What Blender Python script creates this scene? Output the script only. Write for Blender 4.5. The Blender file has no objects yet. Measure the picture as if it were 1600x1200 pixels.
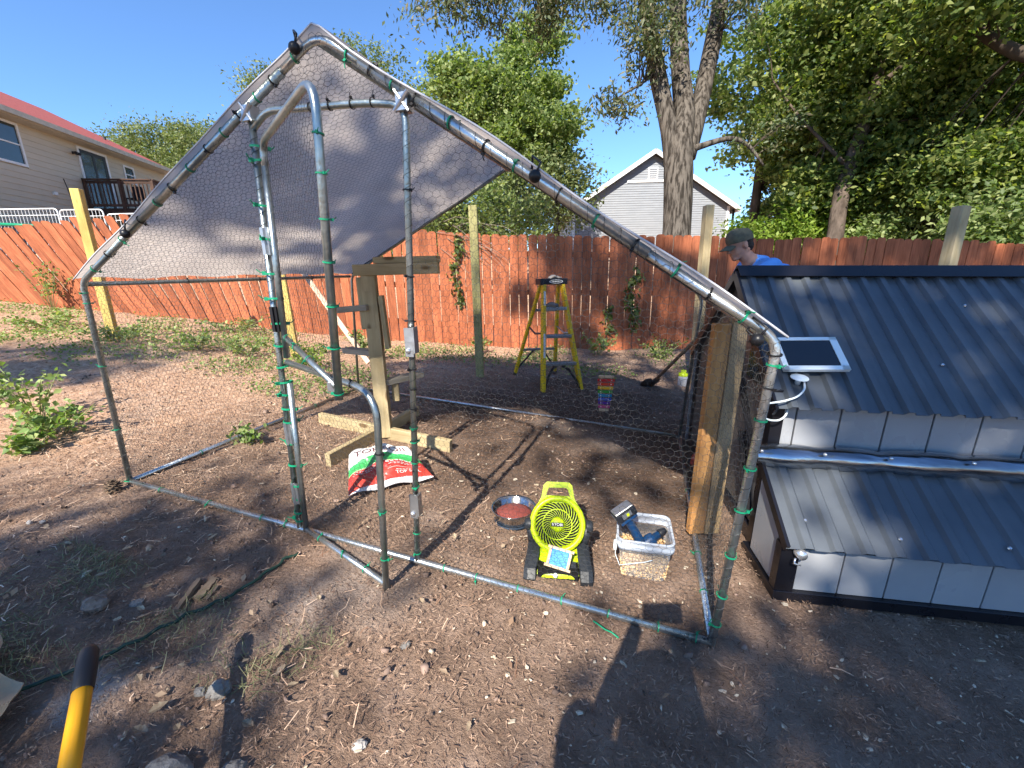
import bpy, bmesh, math, random
import numpy as np
from mathutils import Matrix, Vector, noise
R = math.radians
scn = bpy.context.scene
COL = scn.collection

# ------------------------------------------------------------------ camera
cam_data = bpy.data.cameras.new('camera')
cam_data.sensor_width = 36.0
cam_data.lens = 36.0 * 653.81 / 1600.0
cam_data.clip_start = 0.02
cam_data.clip_end = 600.0
cam = bpy.data.objects.new('camera', cam_data)
COL.objects.link(cam)
_f = Vector((-0.30320348, 0.91899265, -0.25203205))
_r = Vector((0.95091128, 0.30897708, -0.01734675))
_u = Vector((-0.06193059, 0.24491971, 0.9675634))
CAM = Vector((2.7149018, -1.36157481, 1.0972565))
cam.matrix_world = Matrix(((_r.x, _u.x, -_f.x, CAM.x), (_r.y, _u.y, -_f.y, CAM.y), (_r.z, _u.z, -_f.z, CAM.z), (0, 0, 0, 1)))
scn.camera = cam

# ------------------------------------------------------------------ sky, sun, exposure
SUN_ELEV, SUN_AZ = 41.0, 3.0            # light travels towards +Y, SUN_AZ degrees towards +X
world = bpy.data.worlds.new('World')
scn.world = world
world.use_nodes = True
wn = world.node_tree
wn.nodes.clear()
sky = wn.nodes.new('ShaderNodeTexSky')
sky.sky_type = 'NISHITA'
sky.sun_disc = False
sky.sun_elevation = R(SUN_ELEV)
sky.sun_rotation = R(180 + SUN_AZ)
sky.air_density = 1.0
sky.dust_density = 0.0
sky.ozone_density = 9.5
wbg = wn.nodes.new('ShaderNodeBackground')
wbg.inputs['Strength'].default_value = 0.115
wout = wn.nodes.new('ShaderNodeOutputWorld')
wn.links.new(sky.outputs[0], wbg.inputs[0])
wn.links.new(wbg.outputs[0], wout.inputs[0])
sun_data = bpy.data.lights.new('sun', 'SUN')
sun_data.energy = 5.0
sun_data.angle = R(0.5)
sun_data.color = (1.0, 0.93, 0.82)
sun = bpy.data.objects.new('sun', sun_data)
COL.objects.link(sun)
_d = Vector((math.sin(R(SUN_AZ)) * math.cos(R(SUN_ELEV)), math.cos(R(SUN_AZ)) * math.cos(R(SUN_ELEV)), -math.sin(R(SUN_ELEV))))
sun.rotation_euler = (-_d).to_track_quat('Z', 'Y').to_euler()
scn.view_settings.view_transform = 'Standard'
scn.view_settings.look = 'None'
scn.view_settings.gamma = 1.0
scn.view_settings.use_curve_mapping = False
scn.view_settings.exposure = 1.22
scn.render.engine = 'CYCLES'
scn.cycles.max_bounces = 5
scn.cycles.diffuse_bounces = 2
scn.cycles.glossy_bounces = 2
scn.cycles.transmission_bounces = 6
scn.cycles.transparent_max_bounces = 12
scn.cycles.caustics_reflective = False
scn.cycles.caustics_refractive = False
scn.cycles.use_denoising = True
scn.cycles.use_adaptive_sampling = True
scn.cycles.adaptive_threshold = 0.02
scn.cycles.sample_clamp_indirect = 6.0

# ------------------------------------------------------------------ mesh helpers
def V(*a):
    return Vector(a)

def link(name, me, mat, parent=None, smooth=False, matrix=None):
    o = bpy.data.objects.new(name, me)
    COL.objects.link(o)
    if mat is not None and len(me.materials) == 0:
        me.materials.append(mat)
    if smooth:
        me.polygons.foreach_set('use_smooth', [True] * len(me.polygons))
    if matrix is not None:
        o.matrix_basis = matrix
    if parent is not None:
        o.parent = parent
        o.matrix_parent_inverse = WM[parent.name].inverted()
    return o

WM = {}   # world matrices of the empties

def mesh(name, verts, faces, mat, parent=None, smooth=False, matrix=None):
    me = bpy.data.meshes.new(name)
    me.from_pydata([tuple(v) for v in verts], [], [tuple(f) for f in faces])
    me.update()
    return link(name, me, mat, parent, smooth, matrix)

def fast_mesh(name, verts, faces, mat, parent=None, smooth=False):
    """verts (n,3) array, faces (m,k) array of one size"""
    verts = np.asarray(verts, np.float32); faces = np.asarray(faces, np.int32)
    me = bpy.data.meshes.new(name)
    me.vertices.add(len(verts)); me.vertices.foreach_set('co', verts.ravel())
    m, k = faces.shape
    me.loops.add(m * k); me.loops.foreach_set('vertex_index', faces.ravel())
    me.polygons.add(m); me.polygons.foreach_set('loop_start', np.arange(0, m * k, k, dtype=np.int32))
    me.update(calc_edges=True)
    return link(name, me, mat, parent, smooth)

def thing(name, label, cat, loc=(0, 0, 0), group=None, matrix=None):
    o = bpy.data.objects.new(name, None)
    o.empty_display_size = 0.1
    COL.objects.link(o)
    m = matrix if matrix is not None else Matrix.Translation(Vector(loc))
    o.matrix_basis = m
    WM[o.name] = m.copy()
    return tag(o, label, cat, group)

def tag(o, label, cat, group=None, kind=None):
    o['label'] = label
    o['category'] = cat
    if group: o['group'] = group
    if kind: o['kind'] = kind
    return o

def part_root(o):
    """let a mesh part carry sub-parts"""
    p = o.parent
    WM[o.name] = (WM[p.name] @ o.matrix_parent_inverse @ o.matrix_basis) if p is not None else o.matrix_basis.copy()
    return o

def box_data(sx, sy, sz, bev=0.0, seg=1):
    bm = bmesh.new()
    bmesh.ops.create_cube(bm, size=1.0)
    for v in bm.verts: v.co = (v.co.x * sx, v.co.y * sy, v.co.z * sz)
    if bev > 0:
        bmesh.ops.bevel(bm, geom=bm.edges[:], offset=bev, segments=seg, profile=0.6, affect='EDGES')
    me = bpy.data.meshes.new('box'); bm.to_mesh(me); bm.free()
    return me

def box(name, size, loc, mat, parent=None, rot=None, bev=0.0, seg=1):
    m = Matrix.Translation(Vector(loc))
    if rot is not None: m = m @ rot.to_4x4()
    me = box_data(*size, bev=bev, seg=seg)
    me.name = name
    return link(name, me, mat, parent, False, m)

def axis_frame(p, q, up=(0, 0, 1)):
    p, q = Vector(p), Vector(q)
    x = (q - p).normalized(); u = Vector(up)
    y = u.cross(x)
    if y.length < 1e-4: y = Vector((0, 1, 0)).cross(x)
    y.normalize(); z = x.cross(y)
    m = Matrix(((x.x, y.x, z.x), (x.y, y.y, z.y), (x.z, y.z, z.z)))
    return m

def beam(name, p, q, w, h, mat, parent=None, up=(0, 0, 1), bev=0.003, xf=None):
    """w across (local y), h along up (local z), length along local x"""
    p, q = Vector(p), Vector(q)
    if xf is not None:
        p, q, up = xf @ p, xf @ q, (xf.to_3x3() @ Vector(up))
    m3 = axis_frame(p, q, up)
    return box(name, ((q - p).length, w, h), (p + q) / 2, mat, parent, m3, bev)

def tube_arrays(pts, rad, seg=10, cap=True):
    pts = [Vector(p) for p in pts]
    n = len(pts)
    rads = rad if isinstance(rad, (list, tuple)) else [rad] * n
    vs, fs = [], []
    t = (pts[1] - pts[0]).normalized()
    a = t.orthogonal().normalized()
    for i in range(n):
        if i == 0: t2 = pts[1] - pts[0]
        elif i == n - 1: t2 = pts[-1] - pts[-2]
        else: t2 = (pts[i + 1] - pts[i]).normalized() + (pts[i] - pts[i - 1]).normalized()
        t2.normalize()
        a = (a - t2 * a.dot(t2))
        if a.length < 1e-6: a = t2.orthogonal()
        a.normalize(); b = t2.cross(a)
        for k in range(seg):
            an = 2 * math.pi * k / seg
            vs.append(pts[i] + (a * math.cos(an) + b * math.sin(an)) * rads[i])
    for i in range(n - 1):
        for k in range(seg):
            k2 = (k + 1) % seg
            fs.append((i * seg + k, i * seg + k2, (i + 1) * seg + k2, (i + 1) * seg + k))
    if cap:
        fs.append(tuple(range(seg - 1, -1, -1)))
        fs.append(tuple(range((n - 1) * seg, n * seg)))
    return vs, fs

class MB:
    """collects shapes of ONE piece"""
    def __init__(self): self.v = []; self.f = []
    def add(self, vs, fs):
        o = len(self.v)
        self.v += [tuple(p) for p in vs]; self.f += [tuple(i + o for i in f) for f in fs]
        return self
    def tube(self, pts, rad, seg=10, cap=True):
        return self.add(*tube_arrays(pts, rad, seg, cap))
    def box(self, c, s, rot=None):
        c = Vector(c)
        vs = [Vector((x * s[0] / 2, y * s[1] / 2, z * s[2] / 2)) for x in (-1, 1) for y in (-1, 1) for z in (-1, 1)]
        if rot is not None: vs = [rot @ v for v in vs]
        vs = [c + v for v in vs]
        return self.add(vs, [(0, 1, 3, 2), (4, 6, 7, 5), (0, 4, 5, 1), (2, 3, 7, 6), (0, 2, 6, 4), (1, 5, 7, 3)])
    def lathe(self, prof, seg=24, m=None, closed=False):
        vs, fs = [], []
        for (r, z) in prof:
            for k in range(seg):
                a = 2 * math.pi * k / seg
                p = Vector((r * math.cos(a), r * math.sin(a), z))
                vs.append(m @ p if m is not None else p)
        for i in range(len(prof) - 1):
            for k in range(seg):
                k2 = (k + 1) % seg
                fs.append((i * seg + k, i * seg + k2, (i + 1) * seg + k2, (i + 1) * seg + k))
        if closed:
            fs.append(tuple(range(seg - 1, -1, -1))); fs.append(tuple(range((len(prof) - 1) * seg, len(prof) * seg)))
        return self.add(vs, fs)
    def ellipsoid(self, c, r, rot=None, seg=14, rings=9):
        c = Vector(c); vs, fs = [], []
        for i in range(rings + 1):
            th = math.pi * i / rings
            for k in range(seg):
                a = 2 * math.pi * k / seg
                p = Vector((r[0] * math.sin(th) * math.cos(a), r[1] * math.sin(th) * math.sin(a), r[2] * math.cos(th)))
                vs.append(c + (rot @ p if rot is not None else p))
        for i in range(rings):
            for k in range(seg):
                k2 = (k + 1) % seg
                fs.append((i * seg + k, (i + 1) * seg + k, (i + 1) * seg + k2, i * seg + k2))
        return self.add(vs, fs)
    def capsule(self, p, q, r1, r2, seg=12):
        p, q = Vector(p), Vector(q); d = (q - p).normalized(); L = (q - p).length
        prof = []
        for i in range(6): th = math.pi / 2 * i / 5; prof.append((p - d * r1 * math.cos(th), max(r1 * math.sin(th), 1e-4)))
        for i in range(6): th = math.pi / 2 * i / 5; prof.append((q + d * r2 * math.sin(th), max(r2 * math.cos(th), 1e-4)))
        return self.tube([a for a, _ in prof], [b for _, b in prof], seg)
    def prism(self, poly, z0, z1, m=None):
        n = len(poly)
        vs = [Vector((x, y, z)) for z in (z0, z1) for (x, y) in poly]
        if m is not None: vs = [m @ v for v in vs]
        fs = [tuple(range(n - 1, -1, -1)), tuple(range(n, 2 * n))] + [(i, (i + 1) % n, n + (i + 1) % n, n + i) for i in range(n)]
        return self.add(vs, fs)
    def build(self, name, mat, parent=None, smooth=False, matrix=None):
        return mesh(name, self.v, self.f, mat, parent, smooth, matrix)

def tube(name, pts, rad, mat, parent=None, seg=12, smooth=True):
    return MB().tube(pts, rad, seg).build(name, mat, parent, smooth)

def arc_pts(pts, r=0.06, n=6):
    """round the corners of a polyline"""
    pts = [Vector(p) for p in pts]; out = [pts[0]]
    for i in range(1, len(pts) - 1):
        a, b, c = pts[i - 1], pts[i], pts[i + 1]
        rr = min(r, (a - b).length * 0.45, (c - b).length * 0.45)
        s = b + (a - b).normalized() * rr; e = b + (c - b).normalized() * rr
        for k in range(n + 1):
            t = k / n
            out.append(s * (1 - t) ** 2 + b * 2 * t * (1 - t) + e * t * t)
    out.append(pts[-1])
    return out

def bake_remesh(name, mb, mat, parent, voxel, smooth=6, fac=0.5):
    """one continuous skin over overlapping volumes"""
    me = bpy.data.meshes.new(name)
    me.from_pydata(mb.v, [], mb.f); me.update()
    o = bpy.data.objects.new('tmp_remesh', me); COL.objects.link(o)
    md = o.modifiers.new('r', 'REMESH'); md.mode = 'VOXEL'; md.voxel_size = voxel; md.use_smooth_shade = True
    if smooth:
        sm = o.modifiers.new('s', 'SMOOTH'); sm.iterations = smooth; sm.factor = fac
    dg = bpy.context.evaluated_depsgraph_get()
    out = bpy.data.meshes.new_from_object(o.evaluated_get(dg))
    out.name = name
    bpy.data.objects.remove(o)
    out.materials.clear()
    return link(name, out, mat, parent, True)

def text_arrays(body, size):
    cu = bpy.data.curves.new('txt', 'FONT'); cu.body = body; cu.size = size
    cu.align_x = 'CENTER'; cu.align_y = 'CENTER'; cu.resolution_u = 3
    o = bpy.data.objects.new('tmp_text', cu); COL.objects.link(o)
    dg = bpy.context.evaluated_depsgraph_get()
    me = bpy.data.meshes.new_from_object(o.evaluated_get(dg))
    vs = [v.co.copy() for v in me.vertices]; fs = [tuple(p.vertices) for p in me.polygons]
    bpy.data.objects.remove(o); bpy.data.meshes.remove(me)
    return vs, fs

# ------------------------------------------------------------------ materials
def newmat(name):
    m = bpy.data.materials.new(name); m.use_nodes = True
    nt = m.node_tree; nt.nodes.clear()
    return m, nt, nt.nodes, nt.links

def N(nt, t, **kw):
    n = nt.nodes.new(t)
    for k, v in kw.items():
        if k in n.inputs: n.inputs[k].default_value = v
        else: setattr(n, k, v)
    return n

def ramp(nt, stops, interp='LINEAR'):
    n = nt.nodes.new('ShaderNodeValToRGB'); n.color_ramp.interpolation = interp
    el = n.color_ramp.elements
    while len(el) < len(stops): el.new(0.5)
    for e, (p, c) in zip(el, stops):
        e.position = p; e.color = (c[0], c[1], c[2], 1) if len(c) == 3 else c
    return n

def C4(c): return (c[0], c[1], c[2], 1.0)

def pmat(name, col, rough=0.6, metal=0.0, col2=None, scale=6.0, stretch=(1, 1, 1), detail=5.0, bump=0.0, bscale=40.0,
         objvar=0.0, spec=0.4, rvar=0.12, coat=0.0, trans=0.0, islandvar=0.0, alpha=1.0, ior=1.45, contrast=(0.35, 0.68)):
    """base colour broken up by noise, with relief, roughness variation and a tone shift per object"""
    m, nt, nd, lk = newmat(name)
    out = N(nt, 'ShaderNodeOutputMaterial'); b = N(nt, 'ShaderNodeBsdfPrincipled')
    lk.new(b.outputs[0], out.inputs[0])
    tc = N(nt, 'ShaderNodeTexCoord'); mp = N(nt, 'ShaderNodeMapping')
    mp.inputs['Scale'].default_value = stretch
    lk.new(tc.outputs['Object'], mp.inputs[0])
    nz = N(nt, 'ShaderNodeTexNoise', Scale=scale, Detail=detail, Roughness=0.6)
    info = N(nt, 'ShaderNodeObjectInfo')
    off = N(nt, 'ShaderNodeVectorMath', operation='SCALE'); off.inputs['Scale'].default_value = 37.0
    cmb = N(nt, 'ShaderNodeCombineXYZ'); lk.new(info.outputs['Random'], cmb.inputs[0]); lk.new(info.outputs['Random'], cmb.inputs[1])
    lk.new(cmb.outputs[0], off.inputs[0])
    ad = N(nt, 'ShaderNodeVectorMath', operation='ADD'); lk.new(mp.outputs[0], ad.inputs[0]); lk.new(off.outputs[0], ad.inputs[1])
    lk.new(ad.outputs[0], nz.inputs['Vector'])
    c2 = col2 if col2 is not None else tuple(x * 0.78 for x in col)
    rp = ramp(nt, [(contrast[0], c2), (contrast[1], col)]); lk.new(nz.outputs[0], rp.inputs[0])
    last = rp.outputs[0]
    if objvar > 0 or islandvar > 0:
        hv = N(nt, 'ShaderNodeHueSaturation')
        mr = N(nt, 'ShaderNodeMapRange'); mr.inputs['To Min'].default_value = 1 - max(objvar, islandvar); mr.inputs['To Max'].default_value = 1 + max(objvar, islandvar)
        if islandvar > 0:
            ge = N(nt, 'ShaderNodeNewGeometry'); lk.new(ge.outputs['Random Per Island'], mr.inputs[0])
        else:
            lk.new(info.outputs['Random'], mr.inputs[0])
        lk.new(mr.outputs[0], hv.inputs['Value']); lk.new(last, hv.inputs['Color']); last = hv.outputs[0]
    lk.new(last, b.inputs['Base Color'])
    b.inputs['Metallic'].default_value = metal
    b.inputs['Specular IOR Level'].default_value = spec
    b.inputs['IOR'].default_value = ior
    b.inputs['Coat Weight'].default_value = coat
    b.inputs['Transmission Weight'].default_value = trans
    b.inputs['Alpha'].default_value = alpha
    rr = N(nt, 'ShaderNodeMapRange'); rr.inputs['To Min'].default_value = max(0.02, rough - rvar); rr.inputs['To Max'].default_value = min(1, rough + rvar)
    n2 = N(nt, 'ShaderNodeTexNoise', Scale=scale * 2.3, Detail=4.0); lk.new(ad.outputs[0], n2.inputs['Vector'])
    lk.new(n2.outputs[0], rr.inputs[0]); lk.new(rr.outputs[0], b.inputs['Roughness'])
    if bump > 0:
        n3 = N(nt, 'ShaderNodeTexNoise', Scale=bscale, Detail=6.0); lk.new(ad.outputs[0], n3.inputs['Vector'])
        bp = N(nt, 'ShaderNodeBump', Strength=min(1.0, bump)); bp.inputs['Distance'].default_value = 0.02
        lk.new(n3.outputs[0], bp.inputs['Height']); lk.new(bp.outputs[0], b.inputs['Normal'])
    return m

def leafmat(name, cols, trans=0.35, rough=0.5, spec=0.3):
    """cols: three leaf colours; each leaf takes its own mix"""
    m, nt, nd, lk = newmat(name)
    out = N(nt, 'ShaderNodeOutputMaterial')
    ge = N(nt, 'ShaderNodeNewGeometry')
    rp = ramp(nt, [(0.0, cols[0]), (0.5, cols[1]), (1.0, cols[2])]); lk.new(ge.outputs['Random Per Island'], rp.inputs[0])
    tc = N(nt, 'ShaderNodeTexCoord'); nz = N(nt, 'ShaderNodeTexNoise', Scale=0.7, Detail=2.0); lk.new(tc.outputs['Object'], nz.inputs['Vector'])
    hv = N(nt, 'ShaderNodeHueSaturation'); mr = N(nt, 'ShaderNodeMapRange'); mr.inputs['To Min'].default_value = 0.72; mr.inputs['To Max'].default_value = 1.28
    lk.new(nz.outputs[0], mr.inputs[0]); lk.new(mr.outputs[0], hv.inputs['Value']); lk.new(rp.outputs[0], hv.inputs['Color'])
    b = N(nt, 'ShaderNodeBsdfPrincipled'); lk.new(hv.outputs[0], b.inputs['Base Color'])
    b.inputs['Roughness'].default_value = rough; b.inputs['Specular IOR Level'].default_value = spec
    t = N(nt, 'ShaderNodeBsdfTranslucent')
    mul = N(nt, 'ShaderNodeMixRGB', blend_type='MULTIPLY'); mul.inputs[0].default_value = 1.0
    mul.inputs[2].default_value = (1.5, 1.6, 0.6, 1); lk.new(hv.outputs[0], mul.inputs[1]); lk.new(mul.outputs[0], t.inputs[0])
    mx = N(nt, 'ShaderNodeMixShader'); mx.inputs[0].default_value = trans
    lk.new(b.outputs[0], mx.inputs[1]); lk.new(t.outputs[0], mx.inputs[2]); lk.new(mx.outputs[0], out.inputs[0])
    return m

def ground_material():
    m, nt, nd, lk = newmat('soil_and_mulch')
    out = N(nt, 'ShaderNodeOutputMaterial'); b = N(nt, 'ShaderNodeBsdfPrincipled'); lk.new(b.outputs[0], out.inputs[0])
    tc = N(nt, 'ShaderNodeTexCoord')
    co = tc.outputs['Object']
    def nz(s, d=6.0, r=0.6, dist=0.0):
        n = N(nt, 'ShaderNodeTexNoise', Scale=s, Detail=d, Roughness=r, Distortion=dist); lk.new(co, n.inputs['Vector']); return n
    def mix(f, a, c):
        x = N(nt, 'ShaderNodeMixRGB'); lk.new(f, x.inputs[0])
        for i, y in ((1, a), (2, c)):
            if isinstance(y, tuple): x.inputs[i].default_value = C4(y)
            else: lk.new(y, x.inputs[i])
        return x.outputs[0]
    soil = ramp(nt, [(0.30, (0.145, 0.094, 0.068)), (0.5, (0.285, 0.19, 0.135)), (0.72, (0.44, 0.31, 0.235))]); lk.new(nz(7, 10, 0.68).outputs[0], soil.inputs[0])
    fine = ramp(nt, [(0.35, (0.10, 0.07, 0.054)), (0.62, (0.43, 0.30, 0.22))]); lk.new(nz(95, 6, 0.7).outputs[0], fine.inputs[0])
    mm = N(nt, 'ShaderNodeMath', operation='MULTIPLY'); mm.inputs[1].default_value = 0.42
    lk.new(nz(1.6, 4).outputs[0], mm.inputs[0])
    dirt = mix(mm.outputs[0], soil.outputs[0], fine.outputs[0])
    straw = ramp(nt, [(0.28, (0.31, 0.165, 0.095)), (0.48, (0.56, 0.345, 0.22)), (0.68, (0.78, 0.56, 0.40))]); lk.new(nz(26, 9, 0.72, 0.6).outputs[0], straw.inputs[0])
    dust = ramp(nt, [(0.35, (0.29, 0.235, 0.20)), (0.7, (0.47, 0.40, 0.35))]); lk.new(nz(30, 7).outputs[0], dust.inputs[0])
    # where the straw mulch lies: the open yard left of and behind the run, with a ragged border
    sp = N(nt, 'ShaderNodeSeparateXYZ'); lk.new(co, sp.inputs[0])
    lin = N(nt, 'ShaderNodeMath', operation='MULTIPLY_ADD'); lin.inputs[1].default_value = -0.75; lin.inputs[2].default_value = 0.35
    lk.new(sp.outputs[0], lin.inputs[0])
    liny = N(nt, 'ShaderNodeMath', operation='MULTIPLY_ADD'); liny.inputs[1].default_value = 0.30; lk.new(sp.outputs[1], liny.inputs[0]); lk.new(lin.outputs[0], liny.inputs[2])
    rg = nz(1.1, 5); rag = N(nt, 'ShaderNodeMath', operation='MULTIPLY_ADD'); rag.inputs[1].default_value = 1.9; lk.new(rg.outputs[0], rag.inputs[0]); lk.new(liny.outputs[0], rag.inputs[2])
    zr = ramp(nt, [(0.55, (0, 0, 0)), (1.0, (1, 1, 1))]); zz = N(nt, 'ShaderNodeMath', operation='MULTIPLY'); zz.inputs[1].default_value = 0.45
    lk.new(rag.outputs[0], zz.inputs[0]); lk.new(zz.outputs[0], zr.inputs[0])
    c = mix(zr.outputs[0], dirt, straw.outputs[0])
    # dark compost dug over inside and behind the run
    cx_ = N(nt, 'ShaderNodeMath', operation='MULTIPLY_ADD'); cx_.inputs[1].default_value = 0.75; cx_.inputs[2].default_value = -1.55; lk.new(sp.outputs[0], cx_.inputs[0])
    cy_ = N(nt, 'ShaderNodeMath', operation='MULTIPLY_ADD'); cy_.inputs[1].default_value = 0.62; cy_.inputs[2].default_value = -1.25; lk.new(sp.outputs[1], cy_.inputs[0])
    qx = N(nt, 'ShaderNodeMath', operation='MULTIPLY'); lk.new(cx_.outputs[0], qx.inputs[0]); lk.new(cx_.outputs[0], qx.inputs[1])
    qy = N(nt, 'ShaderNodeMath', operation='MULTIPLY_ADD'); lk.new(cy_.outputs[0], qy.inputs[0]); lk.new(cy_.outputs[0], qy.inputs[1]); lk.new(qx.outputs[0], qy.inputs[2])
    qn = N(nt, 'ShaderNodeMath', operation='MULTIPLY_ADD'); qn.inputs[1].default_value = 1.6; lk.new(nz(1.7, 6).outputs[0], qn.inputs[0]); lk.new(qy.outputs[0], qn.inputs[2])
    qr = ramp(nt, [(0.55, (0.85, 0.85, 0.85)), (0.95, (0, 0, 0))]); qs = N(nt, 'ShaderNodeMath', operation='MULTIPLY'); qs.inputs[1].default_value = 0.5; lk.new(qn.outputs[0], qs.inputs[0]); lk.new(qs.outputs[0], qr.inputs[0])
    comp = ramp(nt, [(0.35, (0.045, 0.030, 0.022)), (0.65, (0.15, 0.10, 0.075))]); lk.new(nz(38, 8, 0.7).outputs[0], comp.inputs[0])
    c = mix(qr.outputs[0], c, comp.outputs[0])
    dr = ramp(nt, [(0.56, (0, 0, 0)), (0.75, (0.7, 0.7, 0.7))]); lk.new(nz(0.9, 4).outputs[0], dr.inputs[0])
    c = mix(dr.outputs[0], c, dust.outputs[0])
    for (px_, py_, k_) in ((1.20, -0.83, 5.5), (3.36, -0.22, 6.5)):                       # spilled white dust
        vd = N(nt, 'ShaderNodeVectorMath', operation='DISTANCE'); vd.inputs[1].default_value = (px_, py_, -0.1); lk.new(co, vd.inputs[0])
        va = N(nt, 'ShaderNodeMath', operation='MULTIPLY_ADD'); va.inputs[1].default_value = 0.30; lk.new(nz(14, 6, 0.7).outputs[0], va.inputs[0]); lk.new(vd.outputs['Value'], va.inputs[2])
        vr = ramp(nt, [(0.165, (0.75, 0.75, 0.75)), (0.26, (0, 0, 0))]); lk.new(va.outputs[0], vr.inputs[0])
        c = mix(vr.outputs[0], c, (0.52, 0.50, 0.49))
    lk.new(c, b.inputs['Base Color'])
    b.inputs['Roughness'].default_value = 0.95; b.inputs['Specular IOR Level'].default_value = 0.15
    h1 = nz(60, 8, 0.7); h2 = nz(230, 4, 0.7); hs = N(nt, 'ShaderNodeMath', operation='MULTIPLY_ADD'); hs.inputs[1].default_value = 0.35
    lk.new(h2.outputs[0], hs.inputs[0]); lk.new(h1.outputs[0], hs.inputs[2])
    bp = N(nt, 'ShaderNodeBump', Strength=1.0); bp.inputs['Distance'].default_value = 0.022
    lk.new(hs.outputs[0], bp.inputs['Height']); lk.new(bp.outputs[0], b.inputs['Normal'])
    return m

def wood(name, c1, c2, objvar=0.15, rough=0.75, scale=5.0, knots=0.0):
    """grain runs along the local x axis"""
    m, nt, nd, lk = newmat(name)
    out = N(nt, 'ShaderNodeOutputMaterial'); b = N(nt, 'ShaderNodeBsdfPrincipled'); lk.new(b.outputs[0], out.inputs[0])
    tc = N(nt, 'ShaderNodeTexCoord'); info = N(nt, 'ShaderNodeObjectInfo')
    cmb = N(nt, 'ShaderNodeCombineXYZ'); mu = N(nt, 'ShaderNodeMath', operation='MULTIPLY'); mu.inputs[1].default_value = 53.0
    lk.new(info.outputs['Random'], mu.inputs[0]); lk.new(mu.outputs[0], cmb.inputs[0]); lk.new(mu.outputs[0], cmb.inputs[2])
    mp = N(nt, 'ShaderNodeMapping'); mp.inputs['Scale'].default_value = (0.6, 9.0, 9.0)
    lk.new(tc.outputs['Object'], mp.inputs[0]); lk.new(cmb.outputs[0], mp.inputs['Location'])
    n1 = N(nt, 'ShaderNodeTexNoise', Scale=scale, Detail=8.0, Roughness=0.65, Distortion=0.4); lk.new(mp.outputs[0], n1.inputs['Vector'])
    rp = ramp(nt, [(0.33, c2), (0.66, c1)]); lk.new(n1.outputs[0], rp.inputs[0])
    mp2 = N(nt, 'ShaderNodeMapping'); mp2.inputs['Scale'].default_value = (1.5, 3, 3); lk.new(tc.outputs['Object'], mp2.inputs[0]); lk.new(cmb.outputs[0], mp2.inputs['Location'])
    n2 = N(nt, 'ShaderNodeTexNoise', Scale=2.2, Detail=4.0); lk.new(mp2.outputs[0], n2.inputs['Vector'])
    st = ramp(nt, [(0.35, (0.62, 0.6, 0.58)), (0.6, (1, 1, 1))]); lk.new(n2.outputs[0], st.inputs[0])
    mx = N(nt, 'ShaderNodeMixRGB', blend_type='MULTIPLY'); mx.inputs[0].default_value = 0.75; lk.new(rp.outputs[0], mx.inputs[1]); lk.new(st.outputs[0], mx.inputs[2])
    last = mx.outputs[0]
    if knots > 0:
        mpk = N(nt, 'ShaderNodeMapping'); mpk.inputs['Scale'].default_value = (3.2, 8, 8); lk.new(tc.outputs['Object'], mpk.inputs[0]); lk.new(cmb.outputs[0], mpk.inputs['Location'])
        vo = N(nt, 'ShaderNodeTexVoronoi', Scale=1.0); lk.new(mpk.outputs[0], vo.inputs['Vector'])
        kr = ramp(nt, [(0.10, (0.22, 0.13, 0.07)), (0.17, (1, 1, 1))]); lk.new(vo.outputs['Distance'], kr.inputs[0])
        mk = N(nt, 'ShaderNodeMixRGB', blend_type='MULTIPLY'); mk.inputs[0].default_value = knots; lk.new(last, mk.inputs[1]); lk.new(kr.outputs[0], mk.inputs[2]); last = mk.outputs[0]
    hv = N(nt, 'ShaderNodeHueSaturation'); mr = N(nt, 'ShaderNodeMapRange'); mr.inputs['To Min'].default_value = 1 - objvar; mr.inputs['To Max'].default_value = 1 + objvar
    lk.new(info.outputs['Random'], mr.inputs[0]); lk.new(mr.outputs[0], hv.inputs['Value']); lk.new(last, hv.inputs['Color'])
    lk.new(hv.outputs[0], b.inputs['Base Color'])
    b.inputs['Roughness'].default_value = rough; b.inputs['Specular IOR Level'].default_value = 0.25
    bp = N(nt, 'ShaderNodeBump', Strength=0.5); bp.inputs['Distance'].default_value = 0.006; lk.new(n1.outputs[0], bp.inputs['Height']); lk.new(bp.outputs[0], b.inputs['Normal'])
    return m

M = {}
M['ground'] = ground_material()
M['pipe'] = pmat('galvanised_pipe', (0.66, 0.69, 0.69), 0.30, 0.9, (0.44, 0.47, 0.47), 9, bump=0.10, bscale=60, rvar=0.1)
M['pipe_dark'] = pmat('shaded_pipe', (0.40, 0.44, 0.44), 0.33, 0.88, (0.25, 0.29, 0.29), 12, bump=0.12, bscale=60)  # darker copy of the galvanised pipe, shade and dull reflection put into its colour
M['wire'] = pmat('netting_wire', (0.085, 0.085, 0.085), 0.5, 0.4, spec=0.3)
M['tie_green'] = pmat('green_tie', (0.008, 0.26, 0.13), 0.4)
M['tie_black'] = pmat('black_tie', (0.012, 0.012, 0.014), 0.4)
M['steel'] = pmat('zinc_plate', (0.55, 0.56, 0.57), 0.38, 0.9, bump=0.1)
M['fence'] = wood('stained_fence', (0.46, 0.150, 0.066), (0.265, 0.076, 0.034), 0.24, 0.8)
M['pine'] = wood('treated_pine', (0.50, 0.405, 0.24), (0.37, 0.29, 0.155), 0.08, 0.75, 4, 0.8)
M['pine_yellow'] = wood('yellow_pine', (0.66, 0.50, 0.16), (0.50, 0.36, 0.10), 0.05, 0.75, 4, 0.6)
M['pine_mossy'] = wood('mossy_post', (0.40, 0.36, 0.17), (0.26, 0.25, 0.10), 0.05, 0.85, 6)
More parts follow.
